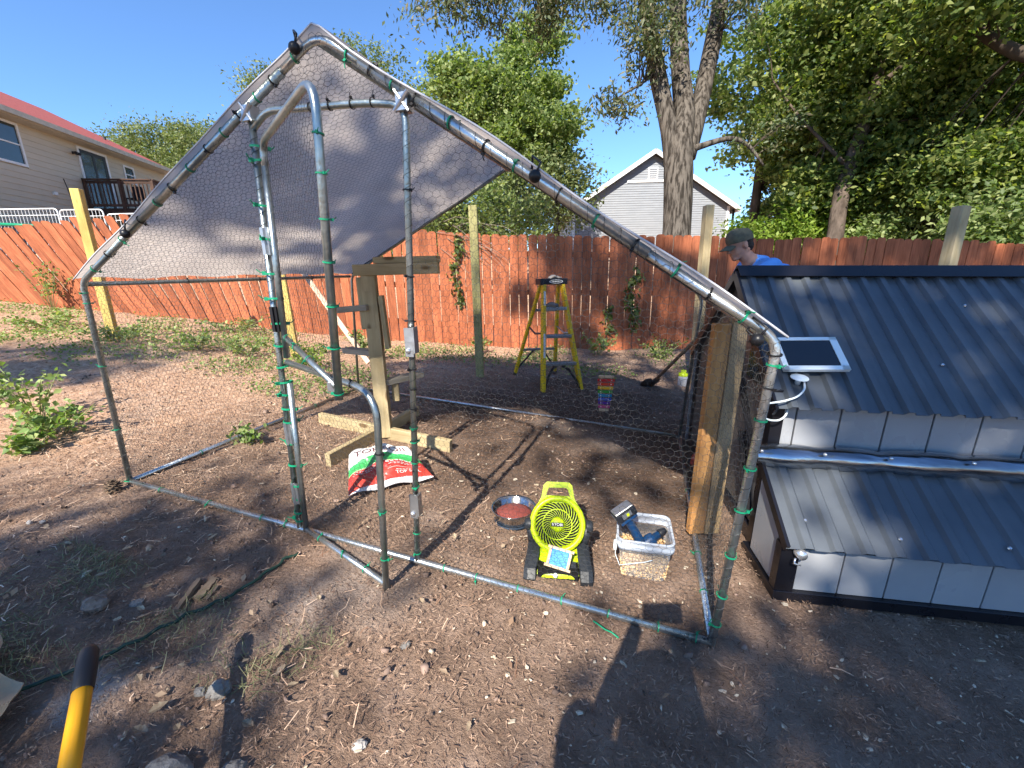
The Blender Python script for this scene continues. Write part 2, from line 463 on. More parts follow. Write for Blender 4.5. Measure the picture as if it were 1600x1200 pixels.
M['stud_brown'] = wood('brown_stud', (0.44, 0.32, 0.18), (0.32, 0.22, 0.11), 0.04, 0.75, 4, 0.6)
M['stud_orange'] = wood('orange_stud', (0.55, 0.30, 0.11), (0.42, 0.20, 0.07), 0.04, 0.7, 4, 0.6)
M['wood_grey'] = wood('grey_board', (0.42, 0.38, 0.31), (0.30, 0.27, 0.21), 0.08)
M['pale_board'] = wood('pale_board', (0.66, 0.50, 0.38), (0.50, 0.36, 0.26), 0.05)
M['deck'] = wood('dark_deck', (0.10, 0.055, 0.04), (0.05, 0.03, 0.022), 0.2)
M['bark'] = pmat('oak_bark', (0.125, 0.108, 0.09), 0.95, 0, (0.032, 0.027, 0.022), 17, (1, 1, 0.16), 12, bump=1.0, bscale=30, spec=0.1, contrast=(0.42, 0.57))
M['bark_dark'] = pmat('brown_bark', (0.13, 0.10, 0.08), 0.95, 0, (0.055, 0.042, 0.033), 9, (1, 1, 0.3), 9, bump=1.0, bscale=22, spec=0.1)
M['twig'] = pmat('twig_bark', (0.07, 0.055, 0.042), 0.95, spec=0.1)
M['leaf_oak'] = leafmat('oak_leaf', [(0.05, 0.08, 0.032), (0.085, 0.11, 0.05), (0.22, 0.20, 0.12)], 0.3)
M['leaf_mid'] = leafmat('sunny_leaf', [(0.085, 0.135, 0.04), (0.18, 0.24, 0.08), (0.34, 0.38, 0.17)], 0.42)
M['leaf_dark'] = leafmat('dark_leaf', [(0.045, 0.082, 0.024), (0.11, 0.16, 0.048), (0.36, 0.39, 0.13)], 0.5)
M['leaf_far'] = leafmat('far_leaf', [(0.09, 0.125, 0.05), (0.15, 0.19, 0.075), (0.25, 0.27, 0.12)], 0.3)
M['leaf_lime'] = leafmat('lime_leaf', [(0.10, 0.18, 0.02), (0.19, 0.28, 0.04), (0.30, 0.37, 0.08)], 0.4)
M['leaf_weed'] = leafmat('weed_leaf', [(0.09, 0.16, 0.04), (0.18, 0.27, 0.075), (0.36, 0.41, 0.17)], 0.35)
M['grass'] = leafmat('dry_grass', [(0.10, 0.13, 0.05), (0.21, 0.21, 0.11), (0.36, 0.32, 0.19)], 0.25)
M['litter'] = leafmat('dead_leaf', [(0.14, 0.085, 0.055), (0.30, 0.20, 0.13), (0.42, 0.33, 0.23)], 0.1, 0.8, 0.15)
M['chip'] = leafmat('wood_chip', [(0.30, 0.22, 0.15), (0.50, 0.41, 0.30), (0.66, 0.58, 0.46)], 0.03, 0.85, 0.15)
M['straw'] = leafmat('pine_straw', [(0.17, 0.085, 0.05), (0.50, 0.31, 0.20), (0.76, 0.58, 0.43)], 0.06, 0.8, 0.2)
M['roof_metal'] = pmat('blue_grey_roof', (0.105, 0.118, 0.132), 0.38, 0.15, (0.072, 0.082, 0.094), 4, contrast=(0.3, 0.75), spec=0.55, bump=0.03, bscale=30)
M['black_metal'] = pmat('black_trim', (0.010, 0.010, 0.014), 0.30, 0.1, spec=0.5)
M['grey_panel'] = pmat('grey_panel', (0.30, 0.31, 0.33), 0.30, 0.0, (0.26, 0.27, 0.29), 3, spec=0.5, objvar=0.04)
M['wrap'] = pmat('plastic_wrap', (0.42, 0.45, 0.49), 0.14, 0.95, (0.16, 0.17, 0.19), 3, (0.5, 7, 7), 3, bump=0.10, bscale=9, rvar=0.07)
M['white_plastic'] = pmat('white_plastic', (0.74, 0.80, 0.81), 0.4, spec=0.4, col2=(0.68, 0.74, 0.75))
M['solar_glass'] = pmat('solar_face', (0.006, 0.006, 0.008), 0.10, 0.0, spec=0.7, coat=0.5, rvar=0.03)
M['screw'] = pmat('screw_head', (0.75, 0.76, 0.78), 0.25, 0.8)
M['rubber'] = pmat('black_rubber', (0.012, 0.014, 0.02), 0.5)
M['yellow_frp'] = pmat('yellow_fiberglass', (0.78, 0.53, 0.010), 0.42, col2=(0.68, 0.44, 0.01), bump=0.06)
M['yellow_handle'] = pmat('yellow_handle', (0.80, 0.40, 0.015), 0.35, col2=(0.74, 0.36, 0.012), bump=0.05)
M['alu'] = pmat('aluminium_step', (0.42, 0.44, 0.45), 0.4, 0.8)
M['lime'] = pmat('lime_plastic', (0.45, 0.58, 0.008), 0.36, col2=(0.40, 0.53, 0.008), spec=0.45)
M['dark_plastic'] = pmat('charcoal_plastic', (0.022, 0.026, 0.032), 0.45, bump=0.05)
M['void'] = pmat('fan_inside', (0.004, 0.004, 0.005), 0.7)
M['blue_card'] = pmat('blue_print', (0.004, 0.20, 0.80), 0.5, col2=(0.004, 0.18, 0.74))
M['stick'] = wood('pale_stick', (0.66, 0.52, 0.36), (0.52, 0.38, 0.25), 0.1)
M['navy'] = pmat('navy_plastic', (0.008, 0.045, 0.13), 0.38, spec=0.45)
M['grain'] = leafmat('feed_grain', [(0.42, 0.23, 0.09), (0.62, 0.40, 0.19), (0.78, 0.58, 0.34)], 0.05, 0.8, 0.2)
M['siding'] = pmat('beige_siding', (0.53, 0.46, 0.35), 0.65, col2=(0.49, 0.425, 0.325), scale=2, objvar=0.03)
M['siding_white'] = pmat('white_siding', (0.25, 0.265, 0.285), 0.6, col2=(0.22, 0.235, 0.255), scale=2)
M['trim_white'] = pmat('white_trim', (0.78, 0.78, 0.77), 0.5)
M['gutter'] = pmat('beige_gutter', (0.50, 0.45, 0.36), 0.5)
M['red_roof'] = pmat('red_shingle', (0.42, 0.105, 0.085), 0.85, 0, (0.27, 0.065, 0.055), 14, detail=7, bump=0.4, bscale=50)
M['grey_roof'] = pmat('grey_shingle', (0.30, 0.29, 0.28), 0.85, 0, (0.20, 0.19, 0.19), 14, bump=0.4)
M['glass_dark'] = pmat('window_glass', (0.030, 0.040, 0.040), 0.06, spec=0.8, rvar=0.03)
M['curtain'] = pmat('curtain', (0.23, 0.27, 0.23), 0.8, scale=3, stretch=(8, 8, 0.4), col2=(0.10, 0.13, 0.11))
M['rock'] = pmat('grey_stone', (0.25, 0.235, 0.215), 0.9, 0, (0.13, 0.12, 0.11), 14, bump=0.7, bscale=45)
M['rock_brown'] = pmat('brown_stone', (0.25, 0.20, 0.165), 0.9, 0, (0.15, 0.115, 0.09), 14, bump=0.7, bscale=45)
M['rock_pale'] = pmat('pale_stone', (0.50, 0.47, 0.43), 0.8, 0, (0.36, 0.33, 0.30), 14, bump=0.4)
M['paper'] = pmat('kraft_paper', (0.52, 0.39, 0.25), 0.85, 0, (0.42, 0.30, 0.18), 6, bump=0.35, bscale=9)
M['hose'] = pmat('green_hose', (0.018, 0.05, 0.035), 0.45)
M['skin'] = pmat('skin', (0.50, 0.27, 0.19), 0.5, col2=(0.44, 0.22, 0.15), scale=12)
M['tee'] = pmat('blue_tee', (0.17, 0.40, 0.80), 0.85, col2=(0.13, 0.33, 0.72), scale=8, bump=0.2, bscale=30)
M['cap'] = pmat('olive_cap', (0.135, 0.12, 0.075), 0.85, col2=(0.085, 0.078, 0.052), scale=30)
M['hair'] = pmat('dark_hair', (0.015, 0.011, 0.009), 0.6, bump=0.4, bscale=120)
M['denim'] = pmat('dark_shorts', (0.05, 0.06, 0.08), 0.85)
M['shoe'] = pmat('brown_boot', (0.07, 0.045, 0.03), 0.7)
M['eye'] = pmat('eye', (0.03, 0.02, 0.015), 0.2)
M['shaft'] = wood('shovel_shaft', (0.38, 0.26, 0.16), (0.24, 0.15, 0.09), 0.02)
M['rust'] = pmat('rusty_steel', (0.09, 0.06, 0.05), 0.6, 0.5)
M['orange'] = pmat('orange_ball', (0.62, 0.09, 0.05), 0.5)
M['stainless'] = pmat('stainless', (0.60, 0.59, 0.57), 0.16, 1.0, (0.5, 0.49, 0.47), 6, rvar=0.06)
M['bowl_red'] = pmat('red_filling', (0.27, 0.075, 0.062), 0.35, 0, (0.20, 0.05, 0.04), 9, bump=0.3, bscale=30)
M['cloth'] = pmat('dirty_glove', (0.46, 0.42, 0.37), 0.9, 0, (0.2, 0.17, 0.15), 25, bump=0.4)
M['maroon'] = pmat('maroon_ink', (0.13, 0.035, 0.04), 0.5)
M['white_ink'] = pmat('white_ink', (0.78, 0.78, 0.76), 0.5)
M['pinecone'] = pmat('pine_cone', (0.13, 0.09, 0.06), 0.9)
XCOL = [(0.45, 0.015, 0.02), (0.60, 0.05, 0.02), (0.70, 0.42, 0.01), (0.03, 0.28, 0.04), (0.01, 0.22, 0.42), (0.01, 0.07, 0.42), (0.09, 0.02, 0.25), (0.50, 0.07, 0.20)]
for i, c in enumerate(XCOL): M['bar%d' % i] = pmat('xylophone_bar', c, 0.3)

def tarp_material():
    m, nt, nd, lk = newmat('grey_tarp')
    out = N(nt, 'ShaderNodeOutputMaterial')
    tc = N(nt, 'ShaderNodeTexCoord'); nz = N(nt, 'ShaderNodeTexNoise', Scale=2.5, Detail=5.0); lk.new(tc.outputs['Object'], nz.inputs['Vector'])
    rp = ramp(nt, [(0.35, (0.56, 0.485, 0.425)), (0.7, (0.68, 0.595, 0.525))]); lk.new(nz.outputs[0], rp.inputs[0])
    d = N(nt, 'ShaderNodeBsdfPrincipled'); d.inputs['Roughness'].default_value = 0.55; lk.new(rp.outputs[0], d.inputs['Base Color'])
    t = N(nt, 'ShaderNodeBsdfTranslucent'); lk.new(rp.outputs[0], t.inputs[0])
    n2 = N(nt, 'ShaderNodeTexNoise', Scale=9.0, Detail=4.0, Distortion=0.8); lk.new(tc.outputs['Object'], n2.inputs['Vector'])
    bp = N(nt, 'ShaderNodeBump', Strength=0.35); bp.inputs['Distance'].default_value = 0.03; lk.new(n2.outputs[0], bp.inputs['Height'])
    lk.new(bp.outputs[0], d.inputs['Normal']); lk.new(bp.outputs[0], t.inputs['Normal'])
    mx = N(nt, 'ShaderNodeMixShader'); mx.inputs[0].default_value = 0.55
    lk.new(d.outputs[0], mx.inputs[1]); lk.new(t.outputs[0], mx.inputs[2]); lk.new(mx.outputs[0], out.inputs[0])
    return m
M['tarp'] = tarp_material()

def clear_plastic():
    m, nt, nd, lk = newmat('clear_plastic')
    out = N(nt, 'ShaderNodeOutputMaterial')
    g = N(nt, 'ShaderNodeBsdfPrincipled'); g.inputs['Base Color'].default_value = (0.76, 0.78, 0.80, 1); g.inputs['Roughness'].default_value = 0.25
    t = N(nt, 'ShaderNodeBsdfTransparent'); t.inputs[0].default_value = (0.93, 0.95, 0.98, 1)
    fr = N(nt, 'ShaderNodeLayerWeight'); fr.inputs[0].default_value = 0.35
    mr = N(nt, 'ShaderNodeMapRange'); mr.inputs['To Min'].default_value = 0.05; mr.inputs['To Max'].default_value = 0.6; lk.new(fr.outputs['Facing'], mr.inputs[0])
    mx = N(nt, 'ShaderNodeMixShader'); lk.new(mr.outputs[0], mx.inputs[0]); lk.new(t.outputs[0], mx.inputs[1]); lk.new(g.outputs[0], mx.inputs[2]); lk.new(mx.outputs[0], out.inputs[0])
    return m
M['clear'] = clear_plastic()
M['clear_rim'] = pmat('milky_rim', (0.62, 0.68, 0.76), 0.3, alpha=0.72)

# ================================================================== THE GROUND
_cp = np.array([(-3.8, 2.14, .40), (-7.8, 2.83, .82), (-6.46, 3.24, .65), (-4.75, 3.75, .48), (-3.91, 4.0, .35), (-2.98, 4.28, .22), (-2.4, 4.45, .15), (-1.14, 4.83, .03),
    (.1, 5.21, -.08), (1.56, 5.64, -.13), (3.41, 6.2, -.17), (7., 7.3, -.3), (0, 0, 0), (3, 0, -.194), (3, 2, -.172), (0, 2, .021), (1.5, 1, -.086), (4, .5, -.25), (1, -1, -.075),
    (2.7, -1.4, -.19), (.9, 3, -.03), (2, 3, -.1), (-10, -2, .9), (6, 3, -.3), (5, -5, -.3), (-14, 8, 2.3), (-12, 3, 1.5), (0, 15, .6), (3.2, 9.4, .1), (0, 22, 2.4), (8, 24, 2.2),
    (-20, 12, 2.8), (-5, 9, 1.2), (12, 12, .4), (-1.5, .3, .12), (-20, -10, 1.2), (15, -10, -.6), (0, -12, -.2), (-40, 30, 4), (30, 40, 3), (0, 60, 3.5)])
def gz_arr(x, y):
    x = np.asarray(x, float); y = np.asarray(y, float)
    base = -0.0647 * np.clip(x, -12, 12) + 0.0106 * np.clip(y, -5, 8)
    cb = _cp[:, 2] - (-0.0647 * np.clip(_cp[:, 0], -12, 12) + 0.0106 * np.clip(_cp[:, 1], -5, 8))
    num = np.zeros_like(x); den = np.zeros_like(x)
    for (px, py, _), rz in zip(_cp, cb):
        w = 1.0 / ((x - px) ** 2 + (y - py) ** 2 + 0.35) ** 2
        num += w * rz; den += w
    z = base + num / den
    z += 0.06 * np.exp(-(((x - 2.0) / 0.42) ** 2 + ((y - 1.62) / 0.30) ** 2))          # loose soil heap in the run
    z += 0.035 * np.exp(-(((x - 2.2) / 0.55) ** 2 + ((y - 2.35) / 0.22) ** 2))
    return z
def gz(x, y):
    return float(gz_arr(np.array([x]), np.array([y]))[0])

def _axis(lo, hi, a, b, step, n):
    mid = np.arange(a, b + step / 2, step)
    l = a - np.geomspace(step, a - lo + step, n)[::-1] + 0; r = b + np.geomspace(step, hi - b + step, n)
    return np.concatenate([l, mid, r])
gxs = _axis(-160, 160, -5.2, 5.2, 0.034, 34)
gys = _axis(-120, 190, -1.5, 5.6, 0.034, 34)
GX, GY = np.meshgrid(gxs, gys)
GZ = gz_arr(GX.ravel(), GY.ravel())
_fx, _fy = GX.ravel(), GY.ravel()
for i in range(len(_fx)):
    if -6 < _fx[i] < 6 and -2 < _fy[i] < 6:
        p = Vector((_fx[i], _fy[i], 0.0))
        GZ[i] += 0.016 * noise.noise(p * 2.3) + 0.010 * noise.noise(p * 6.0) + 0.007 * noise.noise(p * 15.0)
nx, ny = len(gxs), len(gys)
_i = np.arange((ny - 1) * nx).reshape(ny - 1, nx)[:, :-1].ravel()
gfaces = np.stack([_i, _i + 1, _i + nx + 1, _i + nx], 1)
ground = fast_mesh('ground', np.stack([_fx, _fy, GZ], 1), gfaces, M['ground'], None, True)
ground['kind'] = 'structure'
ground['label'] = 'bare brown soil and straw mulch of the back yard'

# ------------------------------------------------------------------ leaf and litter generators
def leaf_cloud(rng, pts, size, aspect=0.5, upbias=0.5, fold=0.25, droop=None, sizevar=0.35):
    """one folded kite-shaped leaf of two triangles at every point"""
    n = len(pts)
    nrm = rng.normal(size=(n, 3)); nrm[:, 2] = np.abs(nrm[:, 2]) * 0.6 + upbias
    nrm /= np.linalg.norm(nrm, axis=1)[:, None]
    d = rng.normal(size=(n, 3))
    if droop is not None: d += np.array(droop)
    d -= nrm * np.sum(d * nrm, 1)[:, None]; d /= np.linalg.norm(d, axis=1)[:, None]
    s = np.cross(nrm, d)
    L = size * (1 + sizevar * rng.uniform(-1, 1, n))[:, None]; W = L * aspect * 0.5
    tip = pts + d * L * 0.5; bas = pts - d * L * 0.5
    le = pts + s * W + nrm * W * fold - d * L * 0.06; ri = pts - s * W + nrm * W * fold - d * L * 0.06
    v = np.stack([tip, le, bas, ri], 1).reshape(-1, 3)
    b = np.arange(n)[:, None] * 4
    f = np.concatenate([b + np.array([[0, 1, 2]]), b + np.array([[0, 2, 3]])], 0)
    return v, f

def strips(rng, x, y, z, length, width, tilt=0.12, ang=None, lv=0.5):
    """thin lying needles"""
    n = len(x)
    a = rng.uniform(0, 2 * np.pi, n) if ang is None else ang
    L = length * (1 + lv * rng.uniform(-1, 1, n)); t = rng.normal(0, tilt, n)
    d = np.stack([np.cos(a) * np.cos(t), np.sin(a) * np.cos(t), np.sin(t)], 1)
    s = np.stack([-np.sin(a), np.cos(a), rng.normal(0, 0.3, n)], 1)
    p = np.stack([x, y, z], 1); W = (width * (1 + 0.4 * rng.uniform(-1, 1, n)))[:, None]
    bend = np.stack([-np.sin(a), np.cos(a), np.abs(rng.normal(0, 0.3, n))], 1) * (L * rng.normal(0, 0.08, n))[:, None]
    h = d * L[:, None] / 2
    v = np.stack([p - h - s * W / 2, p - h + s * W / 2, p + bend + s * W / 2, p + bend - s * W / 2, p + h + s * W / 2, p + h - s * W / 2], 1).reshape(-1, 3)
    b = np.arange(n)[:, None] * 6
    f = np.concatenate([b + np.array([[0, 1, 2, 3]]), b + np.array([[3, 2, 4, 5]])], 0)
    return v, f

def chips(rng, x, y, z, size, thick=0.18, var=0.6, yaw=None, elong=1.0):
    """irregular flat chips with a real edge: a five-sided slab"""
    n = len(x); k = 5
    a0 = np.sort(rng.uniform(0, 2 * np.pi, (n, k)), 1) * 0.25 + np.arange(k) * 2 * np.pi / k * 0.75 + 0.4
    S = size * np.exp(rng.normal(0, var, n))
    el = rng.uniform(1.0, 2.6, n) * elong
    yw = rng.uniform(0, 2 * np.pi, n)
    rr = rng.uniform(0.6, 1.1, (n, k))
    lx = np.cos(a0) * rr * (S * np.sqrt(el))[:, None]; ly = np.sin(a0) * rr * (S / np.sqrt(el))[:, None]
    c, s = np.cos(yw)[:, None], np.sin(yw)[:, None]
    wx, wy = lx * c - ly * s, lx * s + ly * c
    tx, ty = rng.normal(0, 0.22, n)[:, None], rng.normal(0, 0.22, n)[:, None]
    T = (S * thick)[:, None]
    top = np.stack([x[:, None] + wx * 0.92, y[:, None] + wy * 0.92, z[:, None] + wx * tx + wy * ty + T], 2)
    bot = np.stack([x[:, None] + wx, y[:, None] + wy, z[:, None] + wx * tx + wy * ty - T * 0.6], 2)
    v = np.concatenate([top, bot], 1).reshape(-1, 3)
    b = np.arange(n)[:, None] * 10
    tri = [b + np.array([[0, 1, 2]]), b + np.array([[0, 2, 3]]), b + np.array([[0, 3, 4]])]
    for i in range(5):
        j = (i + 1) % 5
        tri.append(b + np.array([[i, 5 + i, 5 + j]])); tri.append(b + np.array([[i, 5 + j, j]]))
    return v, np.concatenate(tri, 0)

def stuff(o, label, cat):
    return tag(o, label, cat, None, 'stuff')

rng = np.random.default_rng(11)
def scatter(n, x0, x1, y0, y1, keep=None, seed=0):
    r = np.random.default_rng(seed + 100)
    x = r.uniform(x0, x1, n); y = r.uniform(y0, y1, n)
    if keep is not None:
        k = keep(x, y, r); x, y = x[k], y[k]
    return x, y
def patch(x, y, s=1.0, o=0.0):
    return np.array([noise.noise(Vector((a * s + o, b * s - o, o))) for a, b in zip(x, y)])

# pine straw and shredded mulch, thick in the open yard on the left, thin elsewhere
x, y = scatter(85000, -7.5, 4.5, -1.3, 5.6, lambda x, y, r: r.uniform(0, 1, len(x)) < np.clip(0.90 - 0.36 * (x + 0.2) + 0.12 * (y - 1) + 0.45 * patch(x, y, 1.1, 3), 0.012, 1.0), 1)
v, f = strips(rng, x, y, gz_arr(x, y) + 0.012 + rng.uniform(0, 0.012, len(x)), 0.048, 0.0024, 0.16)
stuff(fast_mesh('pine_straw', v, f, M['straw']), 'reddish tan pine straw and shredded mulch lying over the yard', 'mulch')
# pale wood shavings and chips, mostly right and inside the run
x, y = scatter(9000, -1.5, 5.2, -1.35, 5.2, lambda x, y, r: r.uniform(0, 1, len(x)) < np.clip(0.22 + 0.10 * (x - 1.5) + 1.3 * patch(x, y, 1.9, 7), 0.03, 1.0), 2)
v, f = chips(rng, x, y, gz_arr(x, y) + 0.010 + rng.uniform(0, 0.003, len(x)) - 0.004, 0.0052, 0.2, 0.45)
stuff(fast_mesh('wood_chips', v, f, M['chip']), 'small pale wood chips strewn over the dark soil', 'wood chips')
# fine shreds that cover the near soil
x, y = scatter(90000, -0.6, 4.6, -1.35, 2.2, lambda x, y, r: r.uniform(0, 1, len(x)) < np.clip(1.0 - 0.30 * np.maximum(0, y - 0.4), 0.15, 1.0), 12)
v, f = strips(rng, x, y, gz_arr(x, y) + 0.009 + rng.uniform(0, 0.007, len(x)), 0.014, 0.0019, 0.22)
stuff(fast_mesh('soil_shreds', v, f, leafmat('soil_shred', [(0.095, 0.058, 0.040), (0.24, 0.15, 0.105), (0.44, 0.31, 0.22)], 0.03, 0.9, 0.1)), 'fine brown shreds of bark and straw worked into the near soil', 'mulch')
# clods and crumbs of soil
x, y = scatter(11000, -2.5, 5.2, -1.35, 4.6, lambda x, y, r: r.uniform(0, 1, len(x)) < np.clip(0.55 + 0.9 * patch(x, y, 1.3, 21), 0.1, 1.0), 3)
v, f = chips(rng, x, y, gz_arr(x, y) + 0.006, 0.0052, 0.7, 0.4)
stuff(fast_mesh('soil_crumbs', v, f, pmat('soil_crumb', (0.25, 0.175, 0.14), 0.95, col2=(0.14, 0.10, 0.08), scale=3, islandvar=0.5, spec=0.1)), 'dark brown crumbs and clods of loose soil', 'soil')
# small dead leaf litter
x, y = scatter(2600, -5, 3.2, -1.3, 5.2, lambda x, y, r: r.uniform(0, 1, len(x)) < np.clip(0.6 - 0.25 * (x - 0.5) + 0.8 * patch(x, y, 1.2, 31), 0.04, 1.0), 4)
v, f = leaf_cloud(rng, np.stack([x, y, gz_arr(x, y) + 0.018], 1), 0.030, 0.55, 1.6, 0.35)
stuff(fast_mesh('leaf_litter', v, f, M['litter']), 'small curled brown leaf fragments on the mulch', 'leaf litter')
# thin tufts of half-dry grass, near left
x, y = scatter(16000, 0.3, 1.9, -1.35, -0.42, lambda x, y, r: r.uniform(0, 1, len(x)) < np.clip(0.02 + 1.7 * patch(x, y, 2.6, 5) - 0.7 * (x - 1.3), 0.0, 0.8), 5)
v, f = strips(rng, x, y, gz_arr(x, y) + 0.02, 0.042, 0.0017, 0.5)
stuff(fast_mesh('dry_grass', v, f, M['grass']), 'sparse half dry grass beside the yellow handled tool', 'grass')
# low green ground cover in front of the fence
def _cov(x, y, r):
    base = 4.6 + 0.29 * (x + 1.2)
    return (y < base - 0.05) & (r.uniform(0, 1, len(x)) < np.clip(0.50 + 1.7 * patch(x, y, 1.2, 13) - 0.22 * np.maximum(0, x + 0.3), 0, 1)) & (y > 1.4 + 0.25 * np.minimum(0, x + 2) + 2.0 * (x > 0.2))
x, y = scatter(60000, -8, 3.6, 0.2, 5.6, _cov, 6)
v, f = leaf_cloud(rng, np.stack([x, y, gz_arr(x, y) + 0.02 + np.abs(rng.normal(0, 0.045, len(x)))], 1), 0.034, 0.6, 0.5, 0.2)
stuff(fast_mesh('ground_cover', v, f, M['leaf_weed']), 'low patchy green weeds covering the mulch before the fence', 'ground cover')

# ================================================================== THE FENCE
P0 = Vector((-1.15, 4.83, 0.0)); FD = Vector((0.9577106, 0.28773323, 0.0)); FN = Vector((FD.y, -FD.x, 0))   # FN looks into the yard
_ls = [(-9.5, 36), (-6.95, 35), (-6.3, 33), (-5.54, 30.5), (-4.6, 29), (-4.0, 26), (-3.7, 21), (-3.35, 17), (-2.7, 11), (-2.2, 5), (-1.3, 3), (0, 0), (20, 0)]
def lean_at(s): return float(np.interp(s, [a for a, _ in _ls], [b for _, b in _ls]))
fence = thing('wooden_fence', 'tall reddish brown stained board fence closing off the back of the yard', 'fence', (P0.x, P0.y, 0))
def board_mesh(seed):
    r = random.Random(seed)
    w, t, h = 0.137, 0.018, 1.84 + r.uniform(-0.012, 0.012)
    c = 0.032
    # length runs along local x
    poly = [(0, -w / 2), (0, w / 2), (h - c, w / 2), (h - c * 0.25, w / 2 - c * 0.55), (h, w / 2 - c * 1.2), (h, -w / 2 + c * 1.2), (h - c * 0.25, -w / 2 + c * 0.55), (h - c, -w / 2)]
    mb = MB().prism(poly, -t / 2, t / 2)
    me = bpy.data.meshes.new('fence_board'); me.from_pydata(mb.v, [], mb.f); me.update(); me.materials.append(M['fence'])
    return me
_bm = [board_mesh(i) for i in range(6)]
s = -9.3; k = 0; fr = random.Random(5); rail_pts = {0.35: [], 0.95: [], 1.55: []}
while s < 11.0:
    ln = R(lean_at(s)); p = P0 + FD * s
    p.z = gz(p.x, p.y) - 0.03
    up = (Vector((0, 0, 1)) * math.cos(ln) - FD * math.sin(ln)).normalized()
    side = (FD / math.cos(ln) + Vector((0, 0, (gz(p.x + FD.x * .2, p.y + FD.y * .2) - gz(p.x - FD.x * .2, p.y - FD.y * .2)) / 0.4)))
    up = (up + FN * fr.uniform(-0.008, 0.008) + FD * fr.uniform(-0.006, 0.006)).normalized()
    nn = up.cross(side).normalized()
    p.z += fr.uniform(-0.012, 0.012)
    ls = float(np.interp(s, [-7.2, -4.2], [0.80, 1.0]))
    if abs(ln) < 0.004:
        side = up.cross(FN).normalized(); nn = up.cross(side).normalized()
        m = Matrix(((up.x, side.x, nn.x, p.x), (up.y, side.y, nn.y, p.y), (up.z, side.z, nn.z, p.z), (0, 0, 0, 1)))
        o = link('fence_board', _bm[k % 6], M['fence'], fence, False, m)
    else:                       # boards of the sagging stretch are racked: long edges lean, the cut top stays level
        wob = fr.uniform(0.95, 1.03)
        inv = axis_frame(Vector((0, 0, 0)), up, FN).to_4x4()
        inv.translation = p; iv = inv.inverted()
        vs_ = [iv @ (p + up * v_.co.x * ls * wob + side * v_.co.y - FN * v_.co.z) for v_ in _bm[k % 6].vertices]
        o = mesh('fence_board', vs_, [tuple(q.vertices) for q in _bm[k % 6].polygons], M['fence'], fence, False, inv)
    for hh in rail_pts: rail_pts[hh].append(p + up * hh * float(np.interp(s, [-7.2, -4.2], [0.80, 1.0])) - FN * 0.034)
    s += (0.137 + fr.uniform(0.002, 0.013)) / math.cos(ln); k += 1
for hh, pts in rail_pts.items():
    for a in range(0, len(pts) - 1, 17):
        b = min(a + 17, len(pts) - 1)
        beam('fence_rail', pts[a], pts[b], 0.038, 0.085, M['fence'], fence)

# ------------------------------------------------------------------ wooden posts set for a bigger run
def post(label, base, top, w, mat, yaw=0.0):
    base, top = Vector(base), Vector(top)
    t = thing('wooden_post', label, 'post', base, 'square wooden posts set in the yard')
    beam('post_shaft', base - Vector((0, 0, 0.05)), top, w, w, mat, t, (math.cos(yaw), math.sin(yaw), 0), 0.005)
    return t
post('sunlit yellow square post left of the run, before the leaning fence boards', (-3.80, 2.14, 0.40), (-3.76, 2.12, 2.16), 0.092, M['pine_yellow'], R(35))
post('yellow post half hidden behind the run door, left of the pale brace board', (-1.54, 2.77, 0.18), (-1.62, 2.80, 1.62), 0.089, M['pine_yellow'], R(35))
post('grey green post standing alone between perch stand and step ladder', (0.89, 3.0, -0.06), (0.87, 3.02, 1.81), 0.089, M['pine_mossy'], R(18))
post('pale post rising beside the man in the cap', (3.25, 3.84, -0.15), (3.24, 3.86, 1.78), 0.089, M['pine'], R(25))
post('pale post behind the right end of the dark metal roof', (5.15, 3.42, -0.30), (5.20, 3.50, 1.60), 0.092, M['pine'], R(30))
br = thing('brace_board', 'pale board leaning diagonally behind the perch stand', 'board', (-0.62, 2.95, 0.10))
beam('board_plank', (-1.70, 3.22, 1.22), (-0.58, 2.94, 0.07), 0.065, 0.02, M['pale_board'], br, (0.3, -1, 0))

# ================================================================== THE CHICKEN RUN (a walk-in pen of galvanised pipe and netting)
RM = Matrix(((0.99791498, 0.00068582, 0.06453854, 0), (0, 0.99994354, -0.01062596, 0), (-0.06454218, 0.0106038, 0.99785864, 0), (0, 0, 0, 1)))
RUN_W, RUN_D, HE, HA, XL, XR, HJ = 3.0, 1.985, 1.102, 1.972, 1.204, 1.820, 1.770
run = thing('chicken_run', 'walk in chicken run of galvanised pipe and wire netting under a grey tarp', 'chicken run', matrix=RM)
def RP(p): return RM @ Vector(p)
def rtube(name, pts, rad, mat='pipe', parent=None, seg=14):
    return tube(name, [RP(p) for p in pts], rad, M[mat], parent or run, seg)
PR, PB = 0.0134, 0.0115
Z0 = 0.016
rtube('base_bar', [(0, 0, Z0), (RUN_W, 0, Z0)], PR)
rtube('base_bar', [(0, 0, Z0), (0, RUN_D, Z0)], PR)
rtube('base_bar', [(RUN_W, 0, Z0), (RUN_W, RUN_D, Z0)], PR)
rtube('base_bar', [(0, RUN_D, Z0), (RUN_W, RUN_D, Z0)], PB)
